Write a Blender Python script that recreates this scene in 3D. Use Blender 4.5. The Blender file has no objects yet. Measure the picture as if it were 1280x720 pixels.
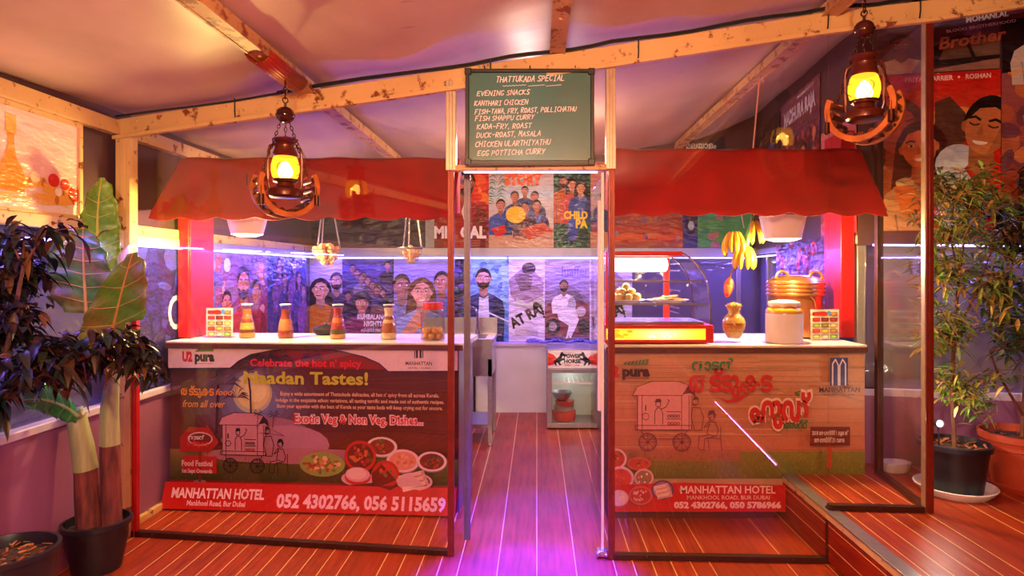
import bpy, math, random
from mathutils import Vector, Matrix, Euler
RND = random.Random(11)
sc = bpy.context.scene
COL = sc.collection
PI = math.pi

# ------------------------------------------------------------------ camera, world, exposure
cam_d = bpy.data.cameras.new('camera')
cam = bpy.data.objects.new('camera', cam_d)
COL.objects.link(cam)
cam.location = (0, 0, 1.4)
cam.rotation_euler = (PI / 2, 0, 0)
cam_d.sensor_width = 36
cam_d.lens = 22.5
cam_d.shift_x = -31 / 1280
cam_d.shift_y = -20 / 1280
cam_d.clip_start = 0.05
sc.camera = cam
sc.view_settings.view_transform = 'Standard'
sc.view_settings.look = 'None'
sc.view_settings.gamma = 1
sc.view_settings.use_curve_mapping = False
sc.view_settings.exposure = 0.7
sc.cycles.transparent_max_bounces = 32
sc.cycles.use_denoising = True
sc.cycles.sample_clamp_indirect = 4

w = bpy.data.worlds.new('world')
sc.world = w
w.use_nodes = True
bg = w.node_tree.nodes['Background']
bg.inputs[0].default_value = (0.14, 0.08, 0.45, 1)
bg.inputs[1].default_value = 0.15


def lamp(kind, loc, energy, color, size=0.1, rot=None, sy=None, spot=None):
    d = bpy.data.lights.new('lamp_light', kind)
    d.energy = energy
    d.color = color
    if kind == 'AREA':
        d.size = size
        if sy:
            d.shape = 'RECTANGLE'
            d.size_y = sy
    else:
        d.shadow_soft_size = size
    if spot:
        d.spot_size = spot
        d.spot_blend = 0.6
    o = bpy.data.objects.new('lamp_light', d)
    COL.objects.link(o)
    o.location = loc
    if rot:
        o.rotation_euler = rot
    return o


WARM = (1.0, 0.36, 0.10)
ORANGE = (1.0, 0.16, 0.04)
PINKW = (1.0, 0.77, 0.56)
VIO = (0.30, 0.12, 1.0)
WHITE = (1.0, 0.86, 0.7)
# unseen fill lamps added behind the camera to brighten the tent
lamp('POINT', (-0.50, 0.8, 2.0), 52, WARM, 0.04)
lamp('POINT', (0.38, 0.7, 2.05), 60, (1.0, 0.30, 0.08), 0.04)
lamp('POINT', (-0.1, -1.2, 2.1), 150, PINKW, 0.06)
# fill lamp without a fitting, added to brighten the passage posters and ceiling
lamp('POINT', (0.05, 4.7, 2.25), 34, (1.0, 0.64, 0.50), 0.08)

# ------------------------------------------------------------------ helpers


def lin(c):
    return tuple(((x / 255) / 12.92 if x / 255 <= 0.04045 else ((x / 255 + 0.055) / 1.055) ** 2.4) for x in c)


def at(px, py, d):
    return Vector(((px - 671) * d / 800, d, 1.4 - (py - 340) * d / 800))


class MB:
    def __init__(s):
        s.v, s.f, s.m, s.c = [], [], [], []
        s.mi = 0
        s.col = (1, 1, 1)
        s.M = Matrix()

    def add(s, vs, fs):
        b = len(s.v)
        s.v += [tuple(s.M @ Vector(q)) for q in vs]
        for f in fs:
            s.f.append([b + i for i in f])
            s.m.append(s.mi)
            s.c.append(s.col)
        return s

    def box(s, x0, y0, z0, x1, y1, z1):
        vs = [(x0, y0, z0), (x1, y0, z0), (x1, y1, z0), (x0, y1, z0), (x0, y0, z1), (x1, y0, z1), (x1, y1, z1), (x0, y1, z1)]
        return s.add(vs, [(0, 3, 2, 1), (4, 5, 6, 7), (0, 1, 5, 4), (1, 2, 6, 5), (2, 3, 7, 6), (3, 0, 4, 7)])

    def cb(s, c, z):
        return s.box(c[0] - z[0] / 2, c[1] - z[1] / 2, c[2] - z[2] / 2, c[0] + z[0] / 2, c[1] + z[1] / 2, c[2] + z[2] / 2)

    def bar(s, a, b, w, h, up=(0, 0, 1)):
        a, b = Vector(a), Vector(b)
        d = (b - a).normalized()
        u = Vector(up)
        r = d.cross(u)
        if r.length < 1e-4:
            r = d.cross(Vector((0, 1, 0)))
        r.normalize()
        u = r.cross(d)
        r = r * w / 2
        u = u * h / 2
        vs = [p + i * r + j * u for p in (a, b) for (i, j) in ((-1, -1), (1, -1), (1, 1), (-1, 1))]
        return s.add(vs, [(0, 1, 2, 3)[::-1], (4, 5, 6, 7), (0, 1, 5, 4), (1, 2, 6, 5), (2, 3, 7, 6), (3, 0, 4, 7)])

    def lathe(s, prof, seg=24, c=(0, 0, 0), a0=0, a1=2 * PI, caps=True):
        full = abs(a1 - a0 - 2 * PI) < 1e-6
        n = seg if full else seg + 1
        vs = []
        for r, z in prof:
            for k in range(n):
                a = a0 + (a1 - a0) * k / seg
                vs.append((c[0] + r * math.cos(a), c[1] + r * math.sin(a), c[2] + z))
        fs = []
        for i in range(len(prof) - 1):
            for k in range(seg):
                k2 = (k + 1) % n
                fs.append((i * n + k, i * n + k2, (i + 1) * n + k2, (i + 1) * n + k))
        if full and caps:
            fs.append(tuple(range(n))[::-1])
            fs.append(tuple((len(prof) - 1) * n + k for k in range(n)))
        return s.add(vs, fs)

    def ell(s, c, r, seg=14, rings=8):
        if not isinstance(r, (tuple, list)):
            r = (r, r, r)
        vs, fs = [], []
        for i in range(rings + 1):
            t = PI * i / rings
            for k in range(seg):
                a = 2 * PI * k / seg
                vs.append((c[0] + r[0] * math.sin(t) * math.cos(a), c[1] + r[1] * math.sin(t) * math.sin(a), c[2] - r[2] * math.cos(t)))
        for i in range(rings):
            for k in range(seg):
                k2 = (k + 1) % seg
                fs.append((i * seg + k, i * seg + k2, (i + 1) * seg + k2, (i + 1) * seg + k))
        return s.add(vs, fs)

    def tube(s, pts, r, seg=8, closed=False):
        pts = [Vector(p) for p in pts]
        n = len(pts)
        vs, fs = [], []
        prev = None
        for i, p in enumerate(pts):
            if closed:
                t = pts[(i + 1) % n] - pts[i - 1]
            else:
                t = pts[min(i + 1, n - 1)] - pts[max(i - 1, 0)]
            t.normalize()
            if prev is None:
                u = t.cross(Vector((0, 0, 1)))
                if u.length < 0.05:
                    u = t.cross(Vector((0, 1, 0)))
            else:
                u = prev - t * prev.dot(t)
            u.normalize()
            prev = u
            q = t.cross(u)
            rr = r[i] if isinstance(r, (list, tuple)) else r
            for k in range(seg):
                a = 2 * PI * k / seg
                vs.append(p + u * rr * math.cos(a) + q * rr * math.sin(a))
        m = n if closed else n - 1
        for i in range(m):
            i2 = (i + 1) % n
            for k in range(seg):
                k2 = (k + 1) % seg
                fs.append((i * seg + k, i * seg + k2, i2 * seg + k2, i2 * seg + k))
        if not closed:
            fs.append(tuple(range(seg))[::-1])
            fs.append(tuple((n - 1) * seg + k for k in range(seg)))
        return s.add(vs, fs)

    def chain(s, a, b, link=0.016, r=0.0016, w=0.0045):
        a, b = Vector(a), Vector(b)
        d = b - a
        n = max(2, int(d.length / (link * 0.78)))
        t = d.normalized()
        u = t.cross(Vector((0.3, 1, 0.1))).normalized()
        v = t.cross(u)
        for i in range(n):
            c = a + d * (i + 0.5) / n
            q = u if i % 2 else v
            L = link * 0.5
            pts = [c + t * L * math.sin(2 * PI * k / 10) + q * w * math.cos(2 * PI * k / 10) for k in range(10)]
            s.tube(pts, r, 5, closed=True)
        return s

    def build(s, name, mats, parent=None, bevel=0, smooth=True, ang=38, loc=None, rz=None):
        me = bpy.data.meshes.new(name)
        me.from_pydata(s.v, [], s.f)
        if not isinstance(mats, (list, tuple)):
            mats = [mats]
        for m in mats:
            me.materials.append(m)
        for p, mi in zip(me.polygons, s.m):
            p.material_index = mi
            p.use_smooth = smooth
        if any(c != (1, 1, 1) for c in s.c):
            ca = me.color_attributes.new('Col', 'FLOAT_COLOR', 'CORNER')
            buf = []
            for p, c in zip(me.polygons, s.c):
                buf += [c[0], c[1], c[2], 1.0] * p.loop_total
            ca.data.foreach_set('color', buf)
        me.update()
        if smooth:
            me.set_sharp_from_angle(angle=math.radians(ang))
        o = bpy.data.objects.new(name, me)
        COL.objects.link(o)
        if parent:
            o.parent = parent
        if loc is not None:
            o.location = loc
        if rz is not None:
            o.rotation_euler = (0, 0, rz)
        if bevel:
            b = o.modifiers.new('bevel', 'BEVEL')
            b.width = bevel
            b.segments = 2
            b.limit_method = 'ANGLE'
        return o


def tag(o, label, cat, group=None, kind=None):
    if label:
        o['label'] = label
    if cat:
        o['category'] = cat
    if group:
        o['group'] = group
    if kind:
        o['kind'] = kind
    return o


def thing(name, label, cat, loc=(0, 0, 0), rz=0, group=None):
    o = bpy.data.objects.new(name, None)
    o.empty_display_size = 0.05
    COL.objects.link(o)
    o.location = loc
    o.rotation_euler = (0, 0, rz)
    return tag(o, label, cat, group)


def struct(o):
    o['kind'] = 'structure'
    return o


def kids(o):
    return [c for c in COL.objects if c.parent == o]


def dup(o, parent=None):
    c = o.copy()
    COL.objects.link(c)
    if parent:
        c.parent = parent
    for ch in kids(o):
        dup(ch, c)
    return c


# ------------------------------------------------------------------ materials


def nodes(name):
    m = bpy.data.materials.new(name)
    m.use_nodes = True
    nt = m.node_tree
    b = nt.nodes['Principled BSDF']
    return m, nt, b


def noise(nt, scale, detail=3, vec=None, rough=0.5):
    n = nt.nodes.new('ShaderNodeTexNoise')
    n.inputs['Scale'].default_value = scale
    n.inputs['Detail'].default_value = detail
    n.inputs['Roughness'].default_value = rough
    if vec:
        nt.links.new(vec, n.inputs['Vector'])
    return n


def objco(nt, scale=(1, 1, 1)):
    t = nt.nodes.new('ShaderNodeTexCoord')
    m = nt.nodes.new('ShaderNodeMapping')
    m.inputs['Scale'].default_value = scale
    nt.links.new(t.outputs['Object'], m.inputs['Vector'])
    return m.outputs[0]


def ramp(nt, fac, stops):
    r = nt.nodes.new('ShaderNodeValToRGB')
    el = r.color_ramp.elements
    while len(el) < len(stops):
        el.new(0.5)
    for e, (p, c) in zip(el, stops):
        e.position = p
        e.color = (*c, 1)
    nt.links.new(fac, r.inputs[0])
    return r.outputs[0]


def bump(nt, b, h, strength, dist=0.01):
    n = nt.nodes.new('ShaderNodeBump')
    n.inputs['Strength'].default_value = strength
    n.inputs['Distance'].default_value = dist
    nt.links.new(h, n.inputs['Height'])
    nt.links.new(n.outputs[0], b.inputs['Normal'])


def mat(name, c, rough=0.5, metal=0, var=0.15, scale=12, bmp=0, emit=None, es=0, spec=None, trans=0, stretch=(1, 1, 1)):
    m, nt, b = nodes(name)
    l = lin(c)
    n = noise(nt, scale, 4, objco(nt, stretch))
    cc = ramp(nt, n.outputs[0], [(0.3, tuple(x * (1 - var) for x in l)), (0.7, tuple(min(1, x * (1 + var)) for x in l))])
    nt.links.new(cc, b.inputs['Base Color'])
    b.inputs['Roughness'].default_value = rough
    b.inputs['Metallic'].default_value = metal
    if spec is not None:
        b.inputs['Specular IOR Level'].default_value = spec
    if emit:
        b.inputs['Emission Color'].default_value = (*lin(emit), 1)
        b.inputs['Emission Strength'].default_value = es
    if bmp:
        bump(nt, b, n.outputs[0], bmp)
    return m


def emis(name, c, s):
    m = bpy.data.materials.new(name)
    m.use_nodes = True
    nt = m.node_tree
    nt.nodes.clear()
    o = nt.nodes.new('ShaderNodeOutputMaterial')
    e = nt.nodes.new('ShaderNodeEmission')
    e.inputs[0].default_value = (*c, 1)
    e.inputs[1].default_value = s
    nt.links.new(e.outputs[0], o.inputs[0])
    return m


def attr_mat(name, rough=0.35, wav=0.0, wscale=9, spec=0.5, trans=0.0, gain=1.0):
    m, nt, b = nodes(name)
    a = nt.nodes.new('ShaderNodeVertexColor')
    a.layer_name = 'Col'
    n = noise(nt, 60, 2, objco(nt))
    mx = nt.nodes.new('ShaderNodeMix')
    mx.data_type = 'RGBA'
    mx.blend_type = 'MULTIPLY'
    mx.inputs[0].default_value = 0.25
    nt.links.new(a.outputs[0], mx.inputs[6])
    nt.links.new(ramp(nt, n.outputs[0], [(0.3, (0.6, 0.6, 0.6)), (0.7, (1, 1, 1))]), mx.inputs[7])
    nt.links.new(mx.outputs[2], b.inputs['Base Color'])
    b.inputs['Roughness'].default_value = rough
    b.inputs['Specular IOR Level'].default_value = spec
    if wav:
        w_ = noise(nt, wscale, 3, objco(nt, (1, 2.2, 1)))
        bump(nt, b, w_.outputs[0], wav, 0.05)
    return m


def glass(name, tint=(1, 1, 1), f0=0.05, rough=0.0, body=0.0, bodycol=(0.5, 0.5, 0.5), wav=0.0, wscale=5, power=5.0, hi=0.9):
    """clear pane: transparent with a Schlick mirror term, and optionally a share of dusty body colour"""
    m = bpy.data.materials.new(name)
    m.use_nodes = True
    nt = m.node_tree
    nt.nodes.clear()
    o = nt.nodes.new('ShaderNodeOutputMaterial')
    t = nt.nodes.new('ShaderNodeBsdfTransparent')
    t.inputs[0].default_value = (*tint, 1)
    g = nt.nodes.new('ShaderNodeBsdfGlossy')
    g.inputs['Roughness'].default_value = rough
    lw = nt.nodes.new('ShaderNodeLayerWeight')
    lw.inputs[0].default_value = 0.5
    p = nt.nodes.new('ShaderNodeMath')
    p.operation = 'POWER'
    p.inputs[1].default_value = power
    nt.links.new(lw.outputs['Facing'], p.inputs[0])
    q = nt.nodes.new('ShaderNodeMath')
    q.operation = 'MULTIPLY_ADD'
    q.inputs[1].default_value = hi - f0
    q.inputs[2].default_value = f0
    nt.links.new(p.outputs[0], q.inputs[0])
    base = t.outputs[0]
    if body:
        d = nt.nodes.new('ShaderNodeBsdfDiffuse')
        d.inputs[0].default_value = (*bodycol, 1)
        tr = nt.nodes.new('ShaderNodeBsdfTranslucent')
        tr.inputs[0].default_value = (*bodycol, 1)
        m1 = nt.nodes.new('ShaderNodeMixShader')
        m1.inputs[0].default_value = 0.5
        nt.links.new(d.outputs[0], m1.inputs[1])
        nt.links.new(tr.outputs[0], m1.inputs[2])
        m2 = nt.nodes.new('ShaderNodeMixShader')
        m2.inputs[0].default_value = body
        nt.links.new(base, m2.inputs[1])
        nt.links.new(m1.outputs[0], m2.inputs[2])
        base = m2.outputs[0]
    mx = nt.nodes.new('ShaderNodeMixShader')
    nt.links.new(q.outputs[0], mx.inputs[0])
    nt.links.new(base, mx.inputs[1])
    nt.links.new(g.outputs[0], mx.inputs[2])
    nt.links.new(mx.outputs[0], o.inputs[0])
    if wav:
        n = noise(nt, wscale, 3, objco(nt))
        bm = nt.nodes.new('ShaderNodeBump')
        bm.inputs['Strength'].default_value = wav
        bm.inputs['Distance'].default_value = 0.05
        nt.links.new(n.outputs[0], bm.inputs['Height'])
        nt.links.new(bm.outputs[0], g.inputs['Normal'])
    return m


def deck(name, axis, pitch=0.0925, base=(158, 56, 25), seed=0.0):
    """varnished deck boards with pale caulk lines; axis = the object axis across the boards"""
    m, nt, b = nodes(name)
    t = nt.nodes.new('ShaderNodeTexCoord')
    s = nt.nodes.new('ShaderNodeSeparateXYZ')
    nt.links.new(t.outputs['Object'], s.inputs[0])
    ax = s.outputs[axis]

    def math_(op, a, bv=None):
        n = nt.nodes.new('ShaderNodeMath')
        n.operation = op
        for i, v in enumerate((a, bv)):
            if v is None:
                continue
            if isinstance(v, (int, float)):
                n.inputs[i].default_value = v
            else:
                nt.links.new(v, n.inputs[i])
        return n.outputs[0]
    u = math_('ADD', math_('DIVIDE', ax, pitch), 0.5 + 100)
    fr = math_('FRACT', u)
    dist = math_('ABSOLUTE', math_('SUBTRACT', fr, 0.5))
    line = math_('LESS_THAN', dist, 0.0245)
    idx = math_('FLOOR', u)
    wn = nt.nodes.new('ShaderNodeTexWhiteNoise')
    wn.noise_dimensions = '1D'
    nt.links.new(math_('ADD', idx, seed), wn.inputs['W'])
    keep = math_('GREATER_THAN', wn.outputs['Value'], 0.17)
    line2 = math_('MULTIPLY', line, keep)
    sc_ = [3.0, 3.0, 3.0]
    sc_[axis] = 42.0
    g = noise(nt, 1.0, 5, objco(nt, sc_), 0.6)
    l = lin(base)
    wood = ramp(nt, g.outputs[0], [(0.28, tuple(x * 0.6 for x in l)), (0.5, l), (0.75, tuple(min(1, x * 1.35) for x in l))])
    bn = nt.nodes.new('ShaderNodeTexWhiteNoise')
    bn.noise_dimensions = '1D'
    nt.links.new(math_('FLOOR', math_('ADD', u, 0.5)), bn.inputs['W'])
    mx0 = nt.nodes.new('ShaderNodeMix')
    mx0.data_type = 'RGBA'
    mx0.blend_type = 'MULTIPLY'
    mx0.inputs[0].default_value = 0.45
    nt.links.new(wood, mx0.inputs[6])
    nt.links.new(ramp(nt, bn.outputs['Value'], [(0, (0.6, 0.6, 0.6)), (1, (1, 1, 1))]), mx0.inputs[7])
    mx = nt.nodes.new('ShaderNodeMix')
    mx.data_type = 'RGBA'
    nt.links.new(line2, mx.inputs[0])
    nt.links.new(mx0.outputs[2], mx.inputs[6])
    mx.inputs[7].default_value = (*lin((226, 182, 116)), 1)
    nt.links.new(mx.outputs[2], b.inputs['Base Color'])
    rn = noise(nt, 2.2, 3, objco(nt))
    nt.links.new(ramp(nt, rn.outputs[0], [(0.3, (0.33,) * 3), (0.7, (0.48,) * 3)]), b.inputs['Roughness'])
    b.inputs['Specular IOR Level'].default_value = 0.35
    bump(nt, b, g.outputs[0], 0.08)
    return m


def rusty(name, base, rust=(120, 60, 25), amount=0.62, rough=0.5):
    m, nt, b = nodes(name)
    n = noise(nt, 14, 6, objco(nt, (1, 1, 1)), 0.65)
    n2 = noise(nt, 2.5, 3, objco(nt))
    l = lin(base)
    c1 = ramp(nt, n2.outputs[0], [(0.3, tuple(x * 0.75 for x in l)), (0.7, l)])
    msk = ramp(nt, n.outputs[0], [(amount, (0, 0, 0)), (amount + 0.07, (1, 1, 1))])
    mx = nt.nodes.new('ShaderNodeMix')
    mx.data_type = 'RGBA'
    nt.links.new(msk, mx.inputs[0])
    nt.links.new(c1, mx.inputs[6])
    mx.inputs[7].default_value = (*lin(rust), 1)
    nt.links.new(mx.outputs[2], b.inputs['Base Color'])
    b.inputs['Roughness'].default_value = rough
    bump(nt, b, n.outputs[0], 0.15)
    return m


def membrane(name):
    m, nt, b = nodes(name)
    n = noise(nt, 1.3, 6, objco(nt, (1, 0.5, 1)), 0.6)
    cc = ramp(nt, n.outputs[0], [(0.25, lin((166, 138, 122))), (0.5, lin((194, 168, 150))), (0.75, lin((216, 192, 174)))])
    # dark scuffs: thin stretched noise lines
    s = noise(nt, 1.0, 6, objco(nt, (3, 18, 3)), 0.7)
    sm = ramp(nt, s.outputs[0], [(0.685, (0, 0, 0)), (0.71, (1, 1, 1))])
    big = noise(nt, 1.1, 2, objco(nt, (1.3, 1.0, 1)))
    bm_ = ramp(nt, big.outputs[0], [(0.52, (0, 0, 0)), (0.62, (1, 1, 1))])
    mm = nt.nodes.new('ShaderNodeMix')
    mm.data_type = 'RGBA'
    mm.blend_type = 'MULTIPLY'
    mm.inputs[0].default_value = 1
    nt.links.new(sm, mm.inputs[6])
    nt.links.new(bm_, mm.inputs[7])
    mx = nt.nodes.new('ShaderNodeMix')
    mx.data_type = 'RGBA'
    nt.links.new(mm.outputs[2], mx.inputs[0])
    nt.links.new(cc, mx.inputs[6])
    mx.inputs[7].default_value = (*lin((120, 70, 50)), 1)
    nt.links.new(mx.outputs[2], b.inputs['Base Color'])
    b.inputs['Roughness'].default_value = 0.42
    w_ = noise(nt, 1.0, 5, objco(nt, (1.2, 2.6, 1)), 0.45)
    bump(nt, b, w_.outputs[0], 0.22, 0.06)
    return m


M = {}
M['membrane'] = membrane('pvc_membrane')
M['deck'] = deck('deck_boards', 0)
M['riser'] = deck('riser_boards', 2, 0.0925, (140, 36, 14), 5.0)
M['cream'] = rusty('cream_steel', (226, 190, 130), amount=0.57)
M['rafter'] = rusty('rusty_steel', (205, 160, 105), (130, 62, 30), 0.53)
M['alu'] = mat('aluminium', (176, 160, 140), 0.35, 0.6, 0.1, 30)
M['alugrey'] = mat('grey_aluminium', (150, 145, 150), 0.35, 0.7, 0.08, 30)
M['chrome'] = mat('chrome', (215, 212, 210), 0.15, 1, 0.03, 20)
M['steel'] = mat('brushed_steel', (190, 190, 198), 0.28, 1, 0.08, 40, stretch=(1, 30, 1))
M['darkframe'] = mat('dark_frame', (60, 26, 18), 0.4, 0.2, 0.2, 20)
M['greypost'] = mat('dull_grey_post', (104, 92, 104), 0.4, 0.3, 0.1, 20)
M['doorpost'] = mat('red_brown_post', (120, 40, 26), 0.35, 0.3, 0.15, 20)
M['redpost'] = mat('red_painted_post', (172, 18, 24), 0.35, 0, 0.08, 8)
M['wallpaint'] = mat('wall_paint', (140, 86, 132), 0.5, 0, 0.08, 4, 0.05)
M['whitepaint'] = mat('white_paint', (215, 222, 212), 0.45, 0, 0.05, 5)
M['greybar'] = mat('grey_bar', (150, 150, 165), 0.4, 0.3, 0.06, 10)
M['sill'] = mat('pale_sill', (205, 190, 215), 0.4, 0, 0.08, 8)
M['darkpanel'] = mat('dark_panel', (74, 48, 56), 0.4, 0, 0.2, 3)
M['backred'] = mat('terracotta_wall', (62, 20, 14), 0.7, 0, 0.2, 2)
M['glass'] = glass('clear_glass', (0.97, 0.95, 0.94), 0.05, 0.0, 0.008, (0.5, 0.35, 0.3), hi=0.6)
M['caseglass'] = glass('case_glass', (0.98, 0.99, 0.99), 0.03)
M['jarglass'] = glass('jar_glass', (0.96, 0.97, 0.96), 0.05, power=2.5, hi=0.5)
M['vinyl'] = glass('clear_vinyl', (0.62, 0.6, 0.72), 0.05, 0.08, 0.42, (0.36, 0.34, 0.48), 0.7, 4)
M['vinylpale'] = glass('milky_vinyl', (0.6, 0.58, 0.62), 0.05, 0.15, 0.6, (0.52, 0.46, 0.46), 0.6, 4)
M['print'] = attr_mat('poster_print', 0.3, 0.55, 7)
M['banner'] = attr_mat('banner_print', 0.42, 0.06, 5)
M['leaf'] = attr_mat('leaf', 0.38, 0, 1, 0.5)
M['attr'] = attr_mat('coloured_plastic', 0.35)
M['food'] = attr_mat('food', 0.5)
M['awning'] = mat('red_awning_cloth', (176, 13, 3), 0.8, 0, 0.14, 6, 0.2)
M['slab'] = mat('white_countertop', (228, 222, 205), 0.25, 0, 0.05, 5)
M['brown'] = mat('brown_wood', (84, 34, 22), 0.5, 0, 0.25, 6, 0.1, stretch=(1, 1, 8))
M['board'] = mat('chalkboard', (58, 118, 118), 0.22, 0, 0.12, 3)
M['blackplastic'] = mat('black_frame', (26, 28, 26), 0.4, 0, 0.2, 20)
M['blackpot'] = mat('black_pot', (30, 27, 38), 0.35, 0, 0.2, 10)
M['terracotta'] = mat('terracotta_pot', (170, 66, 40), 0.55, 0, 0.12, 8)
M['whiteplastic'] = mat('white_plastic', (228, 222, 224), 0.35, 0, 0.04, 8)
M['soil'] = mat('soil', (62, 40, 28), 0.95, 0, 0.5, 60, 0.6)
M['bark'] = mat('bark', (100, 58, 40), 0.8, 0, 0.4, 30, 0.5, stretch=(1, 1, 0.3))
M['sheath'] = mat('pale_sheath', (160, 165, 120), 0.5, 0, 0.2, 10, 0.2, stretch=(4, 4, 0.5))
M['drybark'] = mat('dry_sheath', (108, 50, 50), 0.75, 0, 0.55, 14, 0.5, stretch=(3, 3, 0.6))
M['copper'] = mat('copper', (214, 150, 96), 0.28, 0.9, 0.1, 10)
M['brass'] = mat('brass', (205, 160, 70), 0.3, 0.9, 0.1, 10)
M['iron'] = mat('dark_iron', (64, 28, 18), 0.35, 0.6, 0.2, 20)
M['lampred'] = mat('brown_lantern_enamel', (88, 34, 20), 0.3, 0.3, 0.15, 20)
M['cradle'] = mat('orange_wood', (168, 92, 32), 0.45, 0, 0.35, 18, 0.2)
M['ballwood'] = mat('dark_polished_wood', (58, 24, 16), 0.15, 0, 0.2, 14)
M['clamp'] = mat('red_bracket', (150, 44, 22), 0.4, 0.3, 0.15, 12)
M['ceramic'] = mat('glazed_ceramic', (236, 232, 222), 0.2, 0, 0.03, 5)
M['ochre'] = mat('ochre_glaze', (200, 140, 40), 0.25, 0, 0.12, 10)
M['red'] = mat('red_plastic', (205, 24, 20), 0.35, 0, 0.06, 10)
M['rope'] = mat('pink_cord', (226, 170, 150), 0.7, 0, 0.1, 40)
M['cable'] = mat('black_cable', (28, 36, 32), 0.5, 0, 0.1, 20)
M['dark'] = mat('dark_rubber', (20, 16, 18), 0.6, 0, 0.1, 10)
M['bluefilm'] = glass('blue_film', (0.7, 0.7, 0.9), 0.08, 0.1, 0.55, (0.25, 0.22, 0.75), 0.8, 12)
M['led'] = emis('led_strip', (0.42, 0.36, 1.0), 5.0)
M['addedled'] = emis('added_led', (0.4, 0.5, 1.0), 3.0)
M['ledpink'] = emis('led_pink', (1.0, 0.25, 0.9), 9.0)
M['globe'] = emis('lit_globe', (1.0, 0.40, 0.03), 2.6)
M['flame'] = emis('flame', (1.0, 0.78, 0.35), 20.0)
M['warmglow'] = emis('warm_glow', (1.0, 0.62, 0.22), 7.0)
M['whiteglow'] = emis('white_glow', (1.0, 0.92, 0.75), 7.0)
M['tubeglow'] = emis('fluorescent_tube', (1.0, 0.97, 0.88), 5.0)
# lit lantern globe: amber glass that lets the flame through
gm = bpy.data.materials.new('amber_globe')
gm.use_nodes = True
_nt = gm.node_tree
_nt.nodes.clear()
_o = _nt.nodes.new('ShaderNodeOutputMaterial')
_t = _nt.nodes.new('ShaderNodeBsdfTransparent')
_t.inputs[0].default_value = (1.0, 0.62, 0.22, 1)
_e = _nt.nodes.new('ShaderNodeEmission')
_e.inputs[0].default_value = (1.0, 0.34, 0.015, 1)
_e.inputs[1].default_value = 2.6
_m = _nt.nodes.new('ShaderNodeMixShader')
_m.inputs[0].default_value = 0.55
for a_, b_ in ((_t.outputs[0], _m.inputs[1]), (_e.outputs[0], _m.inputs[2]), (_m.outputs[0], _o.inputs[0])):
    _nt.links.new(a_, b_)
M['globe'] = gm

# ------------------------------------------------------------------ the setting
XL, YB = -2.23, 6.40


def ceil_z(x):
    return 2.235 + 0.125 * (x + 2.23) + 0.34 * max(0.0, x - 1.6)


b = MB()
b.box(-3.0, -3.2, -0.12, 3.6, 6.6, 0.0)
struct(b.build('floor', M['deck']))
b = MB()
b.box(1.41, -3.2, 0.001, 3.6, 6.6, 0.255)
pf = struct(b.build('floor_platform', M['deck']))
b = MB()
b.box(1.398, -3.2, 0.012, 1.4095, 6.5, 0.205)
struct(b.build('floor_riser', M['riser']))
b = MB()
b.bar((1.402, -3.2, 0.229), (1.402, 6.4, 0.229), 0.018, 0.038)
struct(b.build('trim_1', M['cream'], bevel=0.004))
b = MB()
b.box(1.382, -3.2, 0.250, 1.45, 6.4, 0.2585)
struct(b.build('trim_2', M['alugrey'], bevel=0.003))

# ceiling membrane, sagging a little between the rafters
b = MB()
NX, NY = 90, 70
raft = (-2.23, -1.16, 0.1, 1.4, 2.6, 3.6)
vs = []
for j in range(NY + 1):
    y = -3.2 + 9.8 * j / NY
    for i in range(NX + 1):
        x = -2.45 + 6.05 * i / NX
        sag = 0
        for a_, c_ in zip(raft[:-1], raft[1:]):
            if a_ <= x <= c_:
                u = (x - a_) / (c_ - a_)
                sag = 0.035 * math.sin(PI * u) * (0.7 + 0.3 * math.sin(y * 2.1 + a_))
        wr = 0.006 * math.sin(7 * x + 3.1 * y) + 0.005 * math.sin(4.2 * y - 5 * x + 1) + 0.004 * math.sin(13 * x - 2 * y)
        vs.append((x, y, ceil_z(x) - sag + wr + 0.02))
fs = [(j * (NX + 1) + i, (j + 1) * (NX + 1) + i, (j + 1) * (NX + 1) + i + 1, j * (NX + 1) + i + 1) for j in range(NY) for i in range(NX)]
b.add(vs, fs)
co = struct(b.build('ceiling', M['membrane'], ang=180))
sm = co.modifiers.new('thickness', 'SOLIDIFY')
sm.thickness = 0.004
sm.offset = 1

# rafters and the long cross beam
for x, wd in ((-1.16, 0.055), (0.1, 0.05), (1.4, 0.055), (2.6, 0.055)):
    b = MB()
    z = ceil_z(x) - 0.035
    b.bar((x, -3.0, z), (x, 6.4, z), wd, 0.06)
    b.bar((x - wd / 2 - 0.006, -3.0, z - 0.03), (x - wd / 2 - 0.006, 6.4, z - 0.03), 0.012, 0.006)
    b.bar((x + wd / 2 + 0.006, -3.0, z - 0.03), (x + wd / 2 + 0.006, 6.4, z - 0.03), 0.012, 0.006)
    for k in range(14):
        b.lathe([(0.008, -0.037), (0.008, -0.029)], 8, (x, -2.6 + k * 0.66, z))
    struct(b.build('ceiling_rafter', M['rafter']))
BP = [Vector((-2.22, 3.41, 2.165)), Vector((-0.42, 3.165, 2.352)), Vector((0.36, 3.12, 2.452)), Vector((1.385, 3.085, 2.60)), Vector((1.866, 3.053, 2.645)), Vector((3.3, 2.95, 2.84))]
b = MB()
for p, q in zip(BP[:-1], BP[1:]):
    ext = (q - p).normalized() * 0.015
    b.bar(p - ext, q + ext, 0.05, 0.085)
    b.bar(p - ext + Vector((0, -0.03, -0.055)), q + ext + Vector((0, -0.03, -0.055)), 0.03, 0.02)
    n = int((q - p).length / 0.22)
    for k in range(n):
        c = p.lerp(q, (k + 0.5) / n)
        b.ell(c + Vector((0, -0.028, 0.018 * (-1) ** k)), (0.009, 0.006, 0.009), 8, 5)
struct(b.build('ceiling_beam', M['cream'], bevel=0.004))
b = MB()
pts = []
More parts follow.
